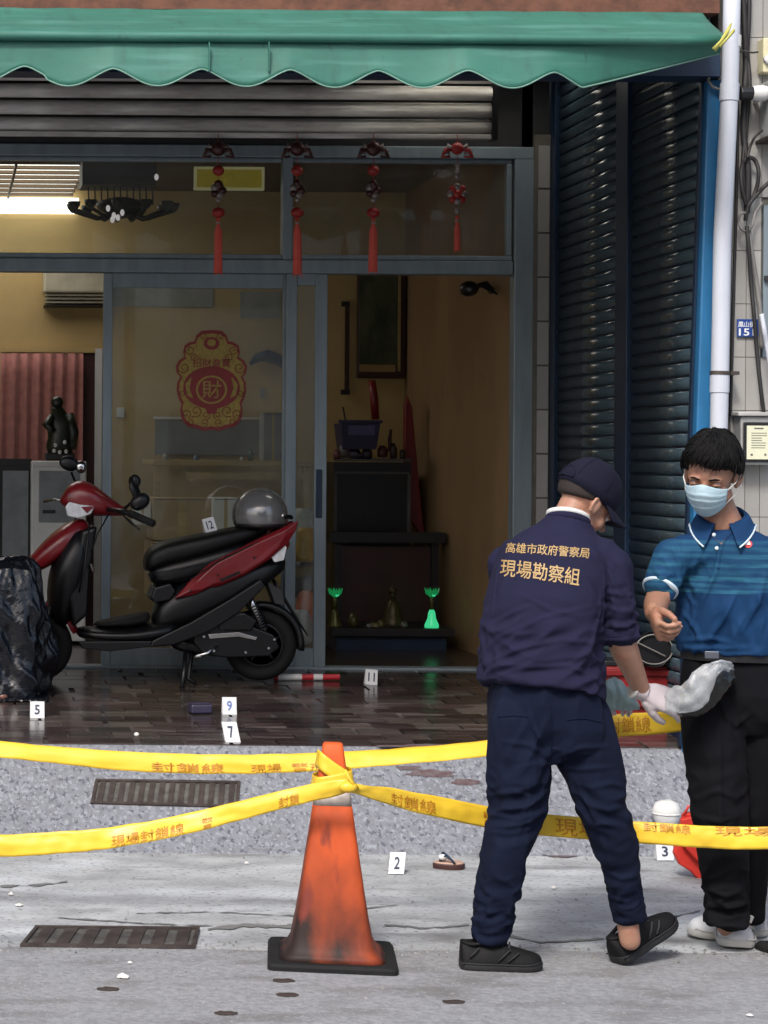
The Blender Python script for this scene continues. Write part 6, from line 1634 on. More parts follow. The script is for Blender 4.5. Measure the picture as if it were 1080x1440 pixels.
# collar
cc_ = jp(799, 733, 6.872)
ax_ = (hc - nb).normalized()
def collar(r0, r1, h0, h1, rr0, name, m, c0, par, FF, RR, tilt=-.35, th=.006):
    rs = []
    for h_, r_ in ((h0, rr0), (h1, rr0 * .97)):
        rs.append([c0 + RR * (r_ * math.cos(a) * 1.0) + FF * (r_ * math.sin(a) * .98) + V(0, 0, h_ + tilt * r_ * math.sin(a)) for a in [2 * PI * i / 40 for i in range(40)]])
    return MB().rings(rs, cap=False).build(name, m, par, smooth=True, solid=th)
cx_ax = (R_ * .96 + V(0, 0, -.12)).normalized()
collar(0, 0, -.010, .016, .069, 'collar', NAVYS, cc_ + V(0, 0, -.010), cop, F, R_, -.42, .008)
collar(0, 0, .008, .024, .068, 'white_collar_trim', WHITE, cc_ + V(0, 0, -.004), cop, F, R_, -.42, .005)
# lettering on the back, pressed onto the cloth
eye = V(0, 0, CAMH)
def backtext(body, line, h_px, name, bold=.009):
    me = textmesh(body, 1, .12, 0, bold)
    bm = bmesh.new(); bm.from_mesh(me); bmesh.ops.triangulate(bm, faces=bm.faces)
    for _ in range(4):
        le = [e for e in bm.edges if e.calc_length() > .14]
        if le: bmesh.ops.subdivide_edges(bm, edges=le, cuts=1); bmesh.ops.triangulate(bm, faces=bm.faces)
    bm.to_mesh(me); bm.free()
    v = vget(me); lo, hi = v.min(0), v.max(0); out = []
    (x0, y0), (x1, y1) = line
    for a in v:
        u = (a[0] - lo[0]) / (hi[0] - lo[0]); s = (a[1] - lo[1]) / (hi[1] - lo[1])
        bow = 5 * u * (u - .0) * 0
        px = x0 + (x1 - x0) * u; py = y0 + (y1 - y0) * (u ** 1.3) - (s - .5) * h_px
        d = (P(px, py, 6.8) - eye).normalized(); hit = bvh_shirt.ray_cast(eye, d)
        p = hit[0] if hit[0] else P(px, py, 6.7)
        out.append(tuple(p - d * .0025))
    # dense text keeps to the surface vertex by vertex
    vset(me, np.array(out) - np.array(BASE[cop.name])); me.materials.clear(); me.materials.append(GOLDT)
    o = link(name, me, cop_shirt); return o
backtext('高雄市政府警察局', ((711, 770), (829, 778)), 15, 'printed_lettering')
backtext('現場勘察組', ((703, 798), (815, 812)), 25, 'printed_lettering')
# trousers
mb = MB()
mb.rings([ering(jp(x, y, Y), R_ * a, F * b, 32) for x, y, Y, a, b in ((763, 955, 6.765, .165, .120), (765, 985, 6.765, .178, .132), (769, 1020, 6.765, .185, .135), (773, 1050, 6.765, .170, .120), (775, 1068, 6.765, .12, .08))])
mb.capsule([jp(727, 1010, 6.76), jp(727, 1065, 6.75), jp(728, 1140, 6.735), jp(708, 1210, 6.735), jp(692, 1296, 6.75)], [.100, .101, .085, .070, .058], 24)
mb.capsule([jp(812, 1010, 6.76), jp(826, 1065, 6.735), jp(851, 1142, 6.70), jp(872, 1210, 6.72), jp(884, 1282, 6.75)], [.100, .101, .072, .060, .050], 24)
mb.tube([jp(692, 1290, 6.75), jp(688, 1322, 6.755)], [.060, .058], 24)
mb.tube([jp(884, 1276, 6.75), jp(886, 1294, 6.755)], [.051, .0515], 24)
me = remesh(mb, 'trousers', .006, 4)
fold(me, [
    (near(jp(728, 1130, 6.68), .17), V(1, 0, .35), 3, 20, .010, 21), (near(jp(850, 1140, 6.66), .17), V(1, 0, -.3), 3, 22, .010, 22),
    (near(jp(700, 1290, 6.72), .16), V(1, 0, .1), 3, 30, .010, 23), (near(jp(770, 1060, 6.66), .16), V(.6, 0, 1), 3, 18, .010, 24),
    (near(jp(880, 1270, 6.72), .12), V(1, 0, .2), 3, 30, .007, 26), (const(.7), V(.1, 0, 1), 1.6, 9, .008, 25),
    (near(jp(720, 1220, 6.7), .15), V(1, 0, -.5), 2.5, 16, .006, 27), (near(jp(868, 1210, 6.7), .15), V(1, 0, .5), 2.5, 16, .006, 28)])
creases(me, [[(776, 1068), (745, 1048), (700, 1042)], [(778, 1068), (815, 1052), (862, 1050)], [(775, 1075), (750, 1075), (715, 1085)], [(784, 1078), (820, 1082), (872, 1078)], [(688, 1120), (720, 1112), (768, 1128)], [(690, 1146), (730, 1152), (765, 1142)], [(684, 1170), (720, 1172), (756, 1162)], [(832, 1108), (860, 1102), (884, 1108)], [(828, 1132), (855, 1140), (884, 1132)], [(834, 1160), (862, 1158), (888, 1168)],
    [(664, 1276), (690, 1284), (718, 1276)], [(663, 1292), (690, 1298), (716, 1292)], [(664, 1308), (688, 1312), (714, 1306)], [(852, 1226), (875, 1236), (897, 1230)], [(858, 1262), (880, 1268), (900, 1260)], [.7, (745, 1085), (742, 1130), (722, 1200)], [.7, (805, 1090), (835, 1150), (862, 1230)], [.6, (690, 1000), (700, 1050), (705, 1100)], [.8, (740, 990), (748, 1020), (765, 1050)]], .0065, .009, 6.7)
cop_tr = finish(me, 'trousers', NAVYT, cop)
bvh_t = BVHTree.FromPolygons([Vector(v.co) + BASE[cop.name] for v in me.vertices], [p.vertices for p in me.polygons])
def on_bvh(bvh, px, py, off=.003, Yd=6.8):
    d = (P(px, py, Yd) - eye).normalized(); h = bvh.ray_cast(eye, d); return (h[0] if h[0] else P(px, py, Yd)) - d * off
def seam(bvh, pts, r, name, m, par, off=.0005):
    out = []
    for i in range(len(pts) - 1):
        for k in range(6):
            t_ = k / 6; out.append(on_bvh(bvh, pts[i][0] * (1 - t_) + pts[i + 1][0] * t_, pts[i][1] * (1 - t_) + pts[i + 1][1] * t_, off))
    out.append(on_bvh(bvh, *pts[-1], off)); return MB().tube(out, r, 6, .7).build(name, m, par, smooth=True)
seam(bvh_t, [(798, 1012), (822, 1010), (846, 1016)], .0028, 'pocket_welt', NAVYT, cop_tr); seam(bvh_t, [(700, 1008), (722, 1006), (742, 1008)], .0028, 'pocket_welt', NAVYT, cop_tr)
seam(bvh_t, [(774, 985), (775, 1020), (776, 1055)], .0022, 'seat_seam', NAVYT, cop_tr)
seam(bvh_shirt, [(846, 795), (850, 820), (847, 850), (842, 870)], .002, 'armhole_seam', NAVYS, cop_shirt)
seam(bvh_shirt, [(735, 752), (716, 770), (703, 800), (697, 835)], .002, 'armhole_seam', NAVYS, cop_shirt)
seam(bvh_shirt, [(680, 962), (720, 966), (765, 968), (810, 973), (838, 976)], .0022, 'hem_stitch', NAVYS, cop_shirt)
# glove (right hand) and hidden left glove
gm = MB()
hd = (jp(936, 984, 6.87) - wr_r).normalized()
hand_vol(gm, wr_r, hd, V(.15, .85, -.45), -1, 1.12, (.30, .40, .5, .6), .07, (.6, .3), .5)
gm.tube([wr_r - hd * .030, wr_r + hd * .01], [.031, .031], 20)
finish(remesh(gm, 'glove', .0032, 3), 'glove', GLOVE, cop)
MB().tube([wr_r - hd * .034, wr_r - hd * .026], [.0335, .0335], 24).build('glove_cuff', WHITE, cop, smooth=True, bevel=.002)
gm = MB()
hd2 = V(.9, .3, -.2)
hand_vol(gm, wr_l, hd2, V(.1, -.3, -1), 1, .95, (.5, .5, .5, .5), .05, (.5, .4), .5); gm.tube([wr_l - hd2.normalized() * .03, wr_l + hd2.normalized() * .01], .031, 20)
finish(remesh(gm, 'glove', .0036, 3), 'glove', GLOVE, cop)
# hair below the cap, cap
def hair_cop(th, ph_):
    back = .5 - .5 * math.cos(ph_)
    edge = 1.15 + 1.05 * back ** .6
    return 1.02 if th < edge else 1.02 - (th - edge) * 1.2
o = shell(w, lambda th, ph_: hair_cop(th, ph_) + .004 * noise.noise(V(math.sin(ph_) * 9, math.cos(ph_) * 9, th * 9))).build('hair', STUB, cop, smooth=True)
CAPM = mat('cap_navy', (.0065, .007, .019), .9, n_amt=.2, n_scale=9, bump=.0006, b_scale=260, spec=.2)
BC = basis((HF + V(0, 0, -.02)).normalized(), .10)
def wc(x, y, z): return hc + BC @ V(x, y, z)
rs = []
for i in range(16):
    th = math.radians(2 + 92 * i / 15); ring = []
    for j in range(48):
        a = 2 * PI * j / 48
        seamd = 1 - .010 * max(0, 1 - abs(((a / (PI / 3)) % 1) - .5) * -1 + -.5) if False else 1
        g_ = 1 - .008 * (abs(math.cos(3 * a)) > .985)
        x = .0865 * math.sin(th) ** .8 * math.sin(a) * g_; y = .1080 * math.sin(th) ** .8 * math.cos(a) * g_ * (1.02 if math.cos(a) > 0 else 1)
        z = .104 * math.cos(th) if th < PI / 2 else .104 * math.cos(th)
        ring.append(wc(x, -.010 + y, .040 + z - (.018 if i == 15 else 0) + .002 * noise.noise(V(x * 30, y * 30, z * 30))))
    rs.append(ring)
MB().rings(rs[::-1]).build('cap_crown', CAPM, cop, smooth=True)
MB().ell(wc(0, -.01, .145), (.007, .007, .004), BC, 10, 6).build('cap_button', CAPM, cop, smooth=True)
for j in range(6):
    a = j * PI / 3 + PI / 6
    MB().tube([wc(.0875 * math.sin(th) ** .8 * math.sin(a), -.010 + .109 * math.sin(th) ** .8 * math.cos(a), .040 + .1048 * math.cos(th)) for th in [math.radians(q_) for q_ in range(5, 92, 9)]], .0014, 5).build('cap_seam', CAPM, cop, smooth=True)
rs = []
for i in range(7):
    v = i / 6; ring = []
    for j in range(25):
        a = math.radians(-72 + 144 * j / 24)
        r_ = v * .072 * math.cos(a * .9) ** .6
        ring.append(wc((.085 + r_ * .25) * math.sin(a), -.010 + .107 * math.cos(a) + r_, .036 - .012 * v ** 1.5 - .020 * (math.sin(a) ** 2) * (1 + v)))
    rs.append(ring)
MB().rings(rs, cap=False, closed=False).build('cap_brim', CAPM, cop, smooth=True, solid=.004)
# rear opening: dark arch and strap
arch = []
for j in range(15):
    a = math.radians(-1 + 182 * j / 14); x = .036 * math.cos(a); zz = .024 + .042 * math.sin(a); yy = -.010 - .1085 * math.sqrt(max(0, 1 - (x / .0865) ** 2)) * (1 - .10 * max(0, (zz - .03) / .05) ** 2)
    arch.append((x, yy, zz))
MB().tube([wc(x, y - .001, z) for x, y, z in arch], .004, 8).build('cap_opening_trim', CAPM, cop, smooth=True)
MB().prism([wc(x * .93, y - .0015, .024 + (z - .024) * .93) for x, y, z in arch], BC @ V(0, .004, 0)).build('hair_in_opening', HAIR, cop)
MB().tube([wc(-.037, -.107, .030), wc(0, -.121, .028), wc(.037, -.107, .030)], .008, 8, .4).build('cap_strap', CAPM, cop, smooth=True)
eyes(cop, w, 1, HB, SKIN)
# mask on the far side of his face: ear loop and pale sheet edge
MK = mat('mask_cloth', (.38, .52, .58), .8, n_amt=.06, n_scale=20, bump=.0006, b_scale=90)
# shoes
shoe(cop, G(646, 1362) + V(0, 0, .0), V(1, -.12, 0), V(0, 0, 1), .255, .098, SHOEB, SOLEB, LACEB, h=.098)
hR = G(868, 1358)
shoe(cop, hR + V(0, 0, .004), V(.86, .36, .42), V(-.2, 0, 1), .262, .098, SHOEB, SOLEB, LACEB, h=.098)

# ================================================================ person 2: blue polo, facing the camera
man = thing('person', 'person in blue striped polo, surgical mask and black trousers looking down at the bag', 'person', (P(1025, 1340, 7.0).x, 7.0, 0))
F2 = V(-.36, -.93, 0).normalized(); R2 = V(F2.y, -F2.x, 0)      # his right hand side = image left
HF2 = V(-.54, -.80, -.38).normalized()
hc2 = P(1001, 668, 6.95); nb2 = P(1017, 738, 7.0)
mb = MB()
w2, HB2 = head_vol(mb, hc2, HF2, roll=-.10, s=1.03, neck_to=nb2, neck_r=.056)
el2 = jp(924, 846, 6.96); wr2 = jp(919, 862, 6.80)
mb.capsule([jp(950, 785, 7.0), el2], [.046, .040], 16); mb.capsule([el2, el2.lerp(wr2, .4), wr2], [.040, .038, .028], 18)
hd_ = V(-.05, -.62, -.42)
hand_vol(mb, wr2, hd_, V(.85, -.25, .1), 1, 1.06, (.75, .9, .95, 1.0), .06, (.55, .35), .5)
el2b = jp(1122, 890, 7.06); wr2b = jp(1142, 985, 7.0)
mb.capsule([jp(1092, 790, 7.02), el2b], [.046, .040], 16); mb.capsule([el2b, wr2b], [.040, .028], 16)
hand_vol(mb, wr2b, V(-.05, -.2, -1), V(-1, 0, 0), -1, 1.0, (.3, .35, .4, .45))
mb.rings([ering(jp(x, y, Y), R2 * a, F2 * b) for x, y, Y, a, b in ((1036, 930, 7.03, .14, .09), (1034, 860, 7.02, .14, .09), (1024, 790, 7.01, .155, .085), (1018, 762, 7.0, .09, .055), (1017, 748, 7.0, .06, .055))])
for pts, rr_ in (([(1005, 990, 7.0), (1010, 1130, 6.98), (1021, 1304, 7.06)], [.055, .050, .030]), ([(1068, 990, 7.03), (1062, 1140, 7.08), (1048, 1300, 7.18)], [.055, .048, .030])):
    mb.capsule([jp(*p) for p in pts], rr_, 16)
finish(remesh(mb, 'body', .0040, 4), 'body', SKIN2, man)
# polo
mb = MB()
tr2 = [(1036, 918, 7.03, .186, .135), (1036, 895, 7.03, .187, .138), (1036, 860, 7.02, .182, .130), (1033, 820, 7.015, .184, .125), (1028, 785, 7.01, .186, .118), (1023, 765, 7.005, .172, .105), (1019, 752, 7.0, .120, .082), (1018, 744, 7.0, .080, .066)]
mb.rings([ering(jp(x, y, Y), R2 * a, F2 * b, 36, 2.4) for x, y, Y, a, b in tr2])
mb.capsule([jp(1000, 776, 6.99), jp(962, 778, 6.99), jp(948, 788, 7.0)], [.072, .066, .060], 18)
mb.capsule([jp(946, 782, 7.0), jp(936, 808, 6.985), jp(928, 826, 6.97)], [.062, .057, .0535], 20)
mb.capsule([jp(1050, 780, 7.02), jp(1088, 784, 7.03), jp(1098, 800, 7.03)], [.072, .064, .060], 18)
mb.capsule([jp(1096, 790, 7.03), jp(1108, 840, 7.03)], [.060, .054], 20)
me = remesh(mb, 'polo_shirt', .0058, 5)
fold(me, [
    (zband(Z(925, 7), Z(815, 7), .9, .07), V(.45, 0, 1), 2.4, 12, .010, 31), (near(jp(975, 860, 6.88), .2), V(.75, 0, 1), 2.2, 15, .011, 32),
    (near(jp(960, 800, 6.9), .12), V(.5, 0, -1), 3, 20, .008, 33), (near(jp(1060, 870, 6.88), .2), V(-.35, 0, 1), 2.2, 15, .010, 34),
    (zband(Z(922, 7), Z(900, 7), .8, .02), V(1, 0, .1), 3, 24, .006, 36), (const(.5), V(.2, 0, 1), 2, 6, .006, 35)])
creases(me, [[1.2, (1010, 795), (992, 838), (966, 895)], [(1040, 825), (1018, 870), (990, 905)], [(1064, 830), (1074, 870), (1064, 905)], [(958, 902), (1000, 898), (1040, 908)], [(958, 860), (975, 880), (985, 905)], [(955, 815), (975, 850), (972, 885)], [.8, (1078, 800), (1066, 850), (1040, 895)], [(918, 800), (932, 812), (945, 808)], [.8, (945, 765), (955, 790), (958, 820)], [.7, (985, 775), (975, 800), (965, 830)], [(962, 912), (1000, 912), (1060, 912)]], .0068, .009, 6.9)
# stripes: knitted bands across the chest
nt, b_, r_, s_ = NODES['blue_polo']
sep = nt.nodes.new('ShaderNodeSeparateXYZ'); nt.links.new(s_, sep.inputs[0])
def band_ramp(stops, z0, z1):
    mr = nt.nodes.new('ShaderNodeMapRange'); mr.inputs['From Min'].default_value = z0; mr.inputs['From Max'].default_value = z1
    nt.links.new(sep.outputs['Z'], mr.inputs['Value'])
    cr2 = nt.nodes.new('ShaderNodeValToRGB'); cr2.color_ramp.interpolation = 'CONSTANT'
    while len(cr2.color_ramp.elements) > 1: cr2.color_ramp.elements.remove(cr2.color_ramp.elements[-1])
    cr2.color_ramp.elements[0].position = 0; cr2.color_ramp.elements[0].color = (stops[0][1],) * 3 + (1,)
    for p_, v_ in stops[1:]:
        e_ = cr2.color_ramp.elements.new(p_); e_.color = (v_,) * 3 + (1,)
    nt.links.new(mr.outputs[0], cr2.inputs[0]); return cr2.outputs[0]
z0, z1 = Z(838, 6.88, 1020), Z(752, 6.88, 1020)
fac = band_ramp([(0, 0), (.02, 1), (.08, .3), (.13, .7), (.18, .25), (.22, 1), (.30, .35), (.34, .6), (.40, .3), (.46, .85), (.52, .45), (.56, .25), (.60, .65), (.67, .25), (.72, .5), (.79, .2), (.84, .45), (.90, 0)], z0, z1)
mxx = nt.nodes.new('ShaderNodeMath'); mxx.operation = 'MULTIPLY'; nt.links.new(fac, mxx.inputs[0])
nt.links.new(ramp_noise('blue_polo', 9, .30, .62, (1, 1, 5), 3), mxx.inputs[1])
mixin('blue_polo', mxx.outputs[0], (.025, .12, .19))
polo = finish(me, 'polo_shirt', POLO, man)
bv2 = BVHTree.FromPolygons([Vector(v.co) + BASE[man.name] for v in me.vertices], [p.vertices for p in me.polygons])
MB().tube([jp(929, 826, 6.972), jp(927.8, 829.0, 6.968)], [.0585, .0575], 28).build('white_sleeve_trim', mat('pale_trim', (.55, .66, .74), .7), man, smooth=True)
TRM = bpy.data.materials['pale_trim']
# open collar flaps, placket, buttons, chest logo
def onp(px, py, off=.004): return on_bvh(bv2, px, py, off, 6.9)
def patch(bvh, pts, off, th, name, m, par, Yd=6.9):
    """a cloth piece whose outline lies on the body surface"""
    f_ = [on_bvh(bvh, x, y, off, Yd) for x, y in pts]; d = (f_[0] - eye).normalized() * th
    return MB().prism(f_, d).build(name, m, par, bevel=.002)
CB = P(1018, 728, 7.0)
def flap(pts, name, par=man, m=None, th=.004):
    f_ = [P(*p) for p in pts]; d = V(.05, .006, 0).normalized() * th
    n = len(f_); c = sum(f_, V(0, 0, 0)) / n
    return MB().prism(f_, V(0, th, 0)).build(name, m or POLO, par, bevel=.002)
# collar stand round the neck
rs = []
for h_, rr0, dy in ((0, .074, 0), (.018, .072, -.002), (.034, .068, -.004)):
    rs.append([P(1016, 737, 7.0) + R2 * (rr0 * math.cos(a)) + F2 * (rr0 * math.sin(a) * .96) + V(0, 0, h_ - .030 * math.sin(a) - (.012 if math.sin(a) > .85 else 0)) for a in [math.radians(110 + 320 * i / 40) for i in range(41)]])
MB().rings(rs, cap=False, closed=False).build('collar_stand', POLO, man, smooth=True, solid=.004)
def colpt(a_, v):
    a = math.radians(a_); fr_ = max(0, 1 - min(abs(a_ - 106), abs(a_ - 434)) / 62.) ** 1.3
    r_ = .068 + (.030 + .030 * fr_) * v; zz = .036 - .004 * math.sin(PI * v) - (.036 + .056 * fr_) * v
    tw = (8 if a_ < 270 else -8) * fr_ * v
    a = math.radians(a_ + tw)
    return P(1016, 739, 7.0) + R2 * (r_ * 1.05 * math.cos(a)) + F2 * (r_ * math.sin(a)) + V(0, 0, zz - .030 * math.sin(a) * (1 - v * .6) + .010 * math.sin(PI * min(1, v * 1.4)))
MB().grid(lambda u, v: colpt(106 + 328 * u, v), 80, 8).build('collar_fall', POLO, man, smooth=True, solid=.003)
MB().tube([colpt(106 + 328 * i / 80, 1.0) for i in range(81)], .0032, 6).build('collar_trim', TRM, man, smooth=True)
# open neck: skin wedge below the throat
patch(bv2, [(998, 745), (1030, 744), (1023, 753), (1014, 766), (1006, 757)], .0035, .004, 'open_neck', SKIN2, man)
seam(bv2, [(1012, 764), (1008, 775), (1003, 795), (999, 812)], .0030, 'placket_edge', POLO, polo, .001)
seam(bv2, [(1032, 745), (1020, 760), (1014, 775), (1010, 800)], .0030, 'placket_edge', POLO, polo, .001)
for x, y in ((1004, 752), (1008, 771)):
    p = onp(x, y, .004); MB().lathe([(0, -.002), (.006, -.002), (.0068, 0), (.006, .002), (0, .002)], p, 14, 'Y').build('button', mat('button_%d' % y, (.6, .7, .75), .3), polo, smooth=True)
LR = mat('logo_red', (.45, .03, .04), .6)
MB().prism([onp(1052 + 6 * math.cos(2 * PI * i / 16), 765 + 5.5 * math.sin(2 * PI * i / 16), .0028) for i in range(16)], (0, .0015, 0)).build('chest_logo', LR, polo)
MB().prism([onp(x, y, .0046) for x, y in ((1052, 757), (1056, 766), (1048, 766))], (0, .0012, 0)).build('logo_triangle', WHITE, polo)
# trousers and belt
GLS0 = mat('dull_buckle', (.12, .13, .16), .45, .6)
mb = MB()
mb.rings([ering(jp(x, y, Y), R2 * a, F2 * b, 32) for x, y, Y, a, b in ((1036, 905, 7.03, .160, .112), (1036, 940, 7.03, .172, .122), (1036, 975, 7.03, .178, .128), (1036, 1010, 7.03, .160, .11), (1036, 1030, 7.03, .11, .08))])
mb.capsule([jp(1000, 985, 7.01), jp(1004, 1050, 7.0), jp(1012, 1140, 6.98), jp(1018, 1215, 6.985), jp(1021, 1280, 7.0)], [.096, .096, .083, .073, .068], 24)
mb.capsule([jp(1070, 985, 7.04), jp(1068, 1050, 7.05), jp(1058, 1140, 7.07), jp(1050, 1215, 7.12), jp(1048, 1270, 7.17)], [.096, .094, .080, .066, .060], 24)
mb.tube([jp(1021, 1275, 7.0), jp(1020, 1300, 6.995)], [.070, .073], 24)
mb.tube([jp(1048, 1262, 7.17), jp(1048, 1292, 7.18)], [.062, .063], 24)
me = remesh(mb, 'trousers', .006, 4)
fold(me, [(near(jp(1012, 1130, 6.9), .2), V(1, 0, .3), 3, 16, .009, 41), (near(jp(1020, 1270, 6.92), .16), V(1, 0, .15), 3, 26, .012, 42), (const(.7), V(-.05, 0, 1), 1.4, 8, .008, 43), (near(jp(1036, 1010, 6.9), .16), V(.6, 0, -1), 3, 14, .008, 44)])
creases(me, [[(985, 1120), (1010, 1112), (1040, 1125)], [(984, 1150), (1010, 1156), (1040, 1148)], [(992, 1250), (1020, 1260), (1050, 1250)], [(990, 1272), (1018, 1278), (1050, 1270)], [(990, 1288), (1020, 1292), (1050, 1286)], [(1015, 1000), (1035, 1020), (1060, 1000)], [(1000, 960), (1020, 1000), (1030, 1040)], [.8, (1012, 1010), (1012, 1100), (1018, 1220)]], .007, .010, 6.9)
tr_ = finish(me, 'trousers', BLKT, man)
rs = []
for y in (914, 927):
    rs.append(ering(P(1036, y, 7.03), R2 * .176, F2 * .127, 40))
MB().rings(rs).build('belt', M['black'], man, smooth=False)
MB().obox(P(1001, 921, 6.915), (.022, .006, .012), Matrix.Rotation(-.3, 3, 'Z')).build('belt_buckle', GLS0, man, bevel=.002)
# hair
def hair_man(th, ph_):
    c_ = math.cos(ph_); sn = math.sin(ph_)            # ph_ 0 front, + towards his right
    a_ = (math.degrees(ph_) + 180) % 360 - 180
    edge = float(np.interp(a_, [-180, -115, -85, -62, -40, -15, 8, 28, 50, 72, 100, 180], [2.05, 1.95, 1.80, 1.45, 1.28, 1.26, 1.08, .98, 1.06, 1.70, 1.90, 2.05]))
    edge += .10 * noise.noise(V(sn * 7, c_ * 7, 1)) + .07 * noise.noise(V(sn * 22, c_ * 22, 4))
    base_ = 1.10 + .03 * max(0, math.sin(ph_ * 1.0 + 2.6)) * math.sin(min(th, 1.5)) + .085 * max(0, math.cos(th)) + .05 * max(0, c_) * max(0, math.sin(th * 1.4)) + .055 * noise.noise(V(sn * 2.6 + 4, c_ * 2.6, th * 2.4)) + .012 * noise.noise(V(sn * 14 + th * 3, c_ * 14, th * 1.2))
    base_ -= .05 * max(0, th - 1.2)
    return base_ if th < edge else base_ - (th - edge) * 1.5
shell(w2, hair_man, 120, 60).build('hair', HAIR, man, smooth=True)
random.seed(12); mb = MB()
for i in range(150):
    ph_ = random.uniform(-1.0, 1.1); th = random.uniform(.80, 1.12); l = random.uniform(.012, .030)
    d = lambda th_, r: w2(math.sin(th_) * math.sin(ph_) * .079 * r, -.010 + math.sin(th_) * math.cos(ph_) * .100 * r, .036 + math.cos(th_) * .094 * r)
    mb.tube([d(th, 1.13), d(th + l * 5, 1.16), d(th + l * 9 + random.uniform(-.05, .05), 1.10)], [.0035, .0028, .0008], 5)
for i in range(1500):
    ph_ = random.uniform(-PI, PI); th = random.uniform(.10, .95 if abs(ph_) < 1.1 else 1.5); sw = random.uniform(-.02, .16) + (.18 if abs(ph_) < 1.2 else 0)
    d = lambda th_, p_, k_: w2(math.sin(th_) * math.sin(p_) * .079 * (hair_man(min(th_, 1.0), p_) + k_), -.010 + math.sin(th_) * math.cos(p_) * .100 * (hair_man(min(th_, 1.0), p_) + k_), .036 + math.cos(th_) * .094 * (hair_man(min(th_, 1.0), p_) + k_))
    lf = random.uniform(.006, .024) + (.03 if random.random() < .12 else 0); ln_ = random.uniform(.30, .55)
    mb.tube([d(th, ph_, -.01), d(th + ln_ * .33, ph_ + sw * .3, lf), d(th + ln_ * .66, ph_ + sw * .65, lf * .9), d(th + ln_, ph_ + sw, -.012)], [.0010, .0016, .0014, .0004], 4)
tag(mb.build('hair_strands', HAIR, man, smooth=True), kind='stuff')
eyes(man, w2, 1.03, HB2, SKIN2)
# thin glasses
GLS = mat('glasses_metal', (.10, .09, .085), .3, .8)
# mask
def maskpt(u, v):
    a = math.radians(-66 + 132 * u); zt_, zb_ = .004 - .020 * abs(math.sin(a)) ** 1.5 + .010 * math.cos(a) ** 8, -.108 + .030 * abs(math.sin(a)) ** 2
    z = zt_ + (zb_ - zt_) * v
    bul = .012 * math.sin(PI * v) ** .8 * math.cos(a) ** .7
    x = (.066 + .004) * math.sin(a) * (1 - .20 * v * v); y = .030 + (.068 + .018 * math.cos(a) ** 4 * (1 - abs(v - .25))) * math.cos(a) + bul - .022 * v * v * 1
    pl3 = .0030 * (1 - ((v * 4.2 + .3) % 1)) * (.22 < v < .88) + .0012 * noise.noise(V(u * 9, v * 9, 3))
    return w2(x, y + pl3 + .006, z)
msk = MB().grid(maskpt, 40, 34).build('face_mask', MK, man, smooth=True, solid=.0015)
for s, u in ((-1, 0), (1, 1)):
    for v0, zz in ((.06, .006), (.88, -.030)):
        MB().tube([maskpt(u, v0), maskpt(u, v0).lerp(w2(s * .084, -.006, zz), .55) + HB2 @ V(s * .006, 0, 0), w2(s * .086, -.016, zz), w2(s * .083, -.030, -.01)], .0020, 6).build('ear_loop', WHITE, msk, smooth=True)
# shoes
shoe(man, G(1029, 1312) + V(0, 0, .003), V(-.30, -1, 0), V(0, 0, 1), .285, .122, SHOEW, SOLEW, SOLEW, h=.122)
shoe(man, G(1072, 1315) + V(-.0, 0, .003), V(-1, -.22, 0), V(0, 0, 1), .275, .108, SHOEW, SOLEW, SOLEW, h=.112)
MB().obox(P(1050, 1290, 7.10), (.018, .010, .012), Matrix.Rotation(.4, 3, 'Y')).build('sock', WHITE, man)

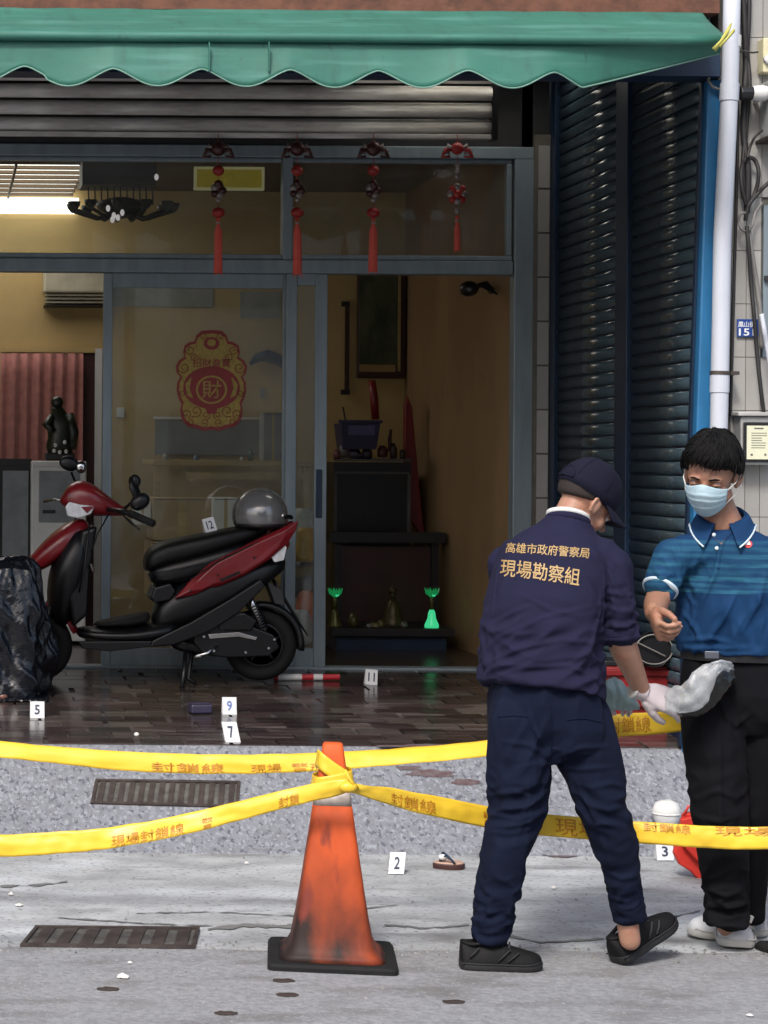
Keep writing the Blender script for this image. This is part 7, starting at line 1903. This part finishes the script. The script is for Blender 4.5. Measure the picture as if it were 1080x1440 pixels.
# ================================================================ what they hold
BAGM = mat('clear_plastic_bag', (.80, .84, .87), .25, n_amt=.12, n_scale=16, bump=.010, b_scale=30, trans=.6, alpha=.62)
BAGD = mat('smoky_plastic', (.014, .015, .014), .2, n_amt=.3, n_scale=10, bump=.003, b_scale=30)
BAGT = mat('teal_paper_bag', (.30, .42, .42), .5, n_amt=.18, n_scale=20, bump=.004, b_scale=35)
def ribbon_bag(path, name, m, par, th=.012, seed=0, n=40, k=9, depth=.0):
    """path: (px, py, Y, half width vector px)"""
    def S(u, v):
        x, y, Y, hx, hy, bul = cr_(path, u); s = 2 * v - 1
        p = P(x + hx * s, y + hy * s, Y)
        p.y += -bul * (1 - s * s) + .010 * noise.noise(V(u * 7, v * 4, seed)) + .006 * noise.noise(V(u * 19, v * 11, seed + 2))
        p.z += .004 * noise.noise(V(u * 13, v * 5, seed + 5)); return p
    mb = MB(); fr_ = [[S(i / n, j / k) for j in range(k + 1)] + [S(i / n, j / k) + V(0, th + .03 * math.sin(PI * j / k), 0) for j in range(k, -1, -1)] for i in range(n + 1)]
    return mb.rings(fr_).build(name, m, par, smooth=True)
eb = thing('evidence_bag', 'curled clear plastic bag with dark smoky back held between the two men', 'bag', P(985, 1005, 6.85))
ribbon_bag([(936, 986, 6.84, 0, 12, .01), (950, 984, 6.82, 3, 19, .02), (967, 982, 6.80, 8, 19, .02), (982, 970, 6.79, 13, 17, .02), (991, 954, 6.79, 12, 13, .015), (1004, 941, 6.79, 5, 9, .01), (1017, 937, 6.80, 0, 6, .01), (1029, 940, 6.82, -3, 5, .0)], 'clear_front', BAGM, eb, .002, 1)
ribbon_bag([(958, 1004, 6.87, 3, 5, .0), (978, 994, 6.86, 10, 12, .01), (996, 974, 6.86, 14, 14, .02), (1010, 956, 6.86, 16, 12, .02), (1022, 946, 6.87, 12, 8, .01), (1030, 940, 6.88, 4, 6, .0)], 'smoky_back', BAGD, eb, .010, 4)
MB().tube([P(1000, 933, 6.785), P(1014, 929, 6.785), P(1028, 932, 6.80), P(1031, 942, 6.83)], .0035, 6).build('rolled_edge', BAGM, eb, smooth=True)
tb2 = thing('paper_pouch', 'pale teal crinkled pouch in the far hand of the person in navy', 'pouch', P(872, 1002, 7.05))
ribbon_bag([(842, 985, 7.03, 1, 14, .01), (856, 978, 7.02, 1, 21, .02), (872, 977, 7.02, 1, 22, .03), (888, 985, 7.02, 2, 14, .02), (898, 992, 7.03, 1, 6, .01)], 'pouch_body', BAGT, tb2, .02, 6)
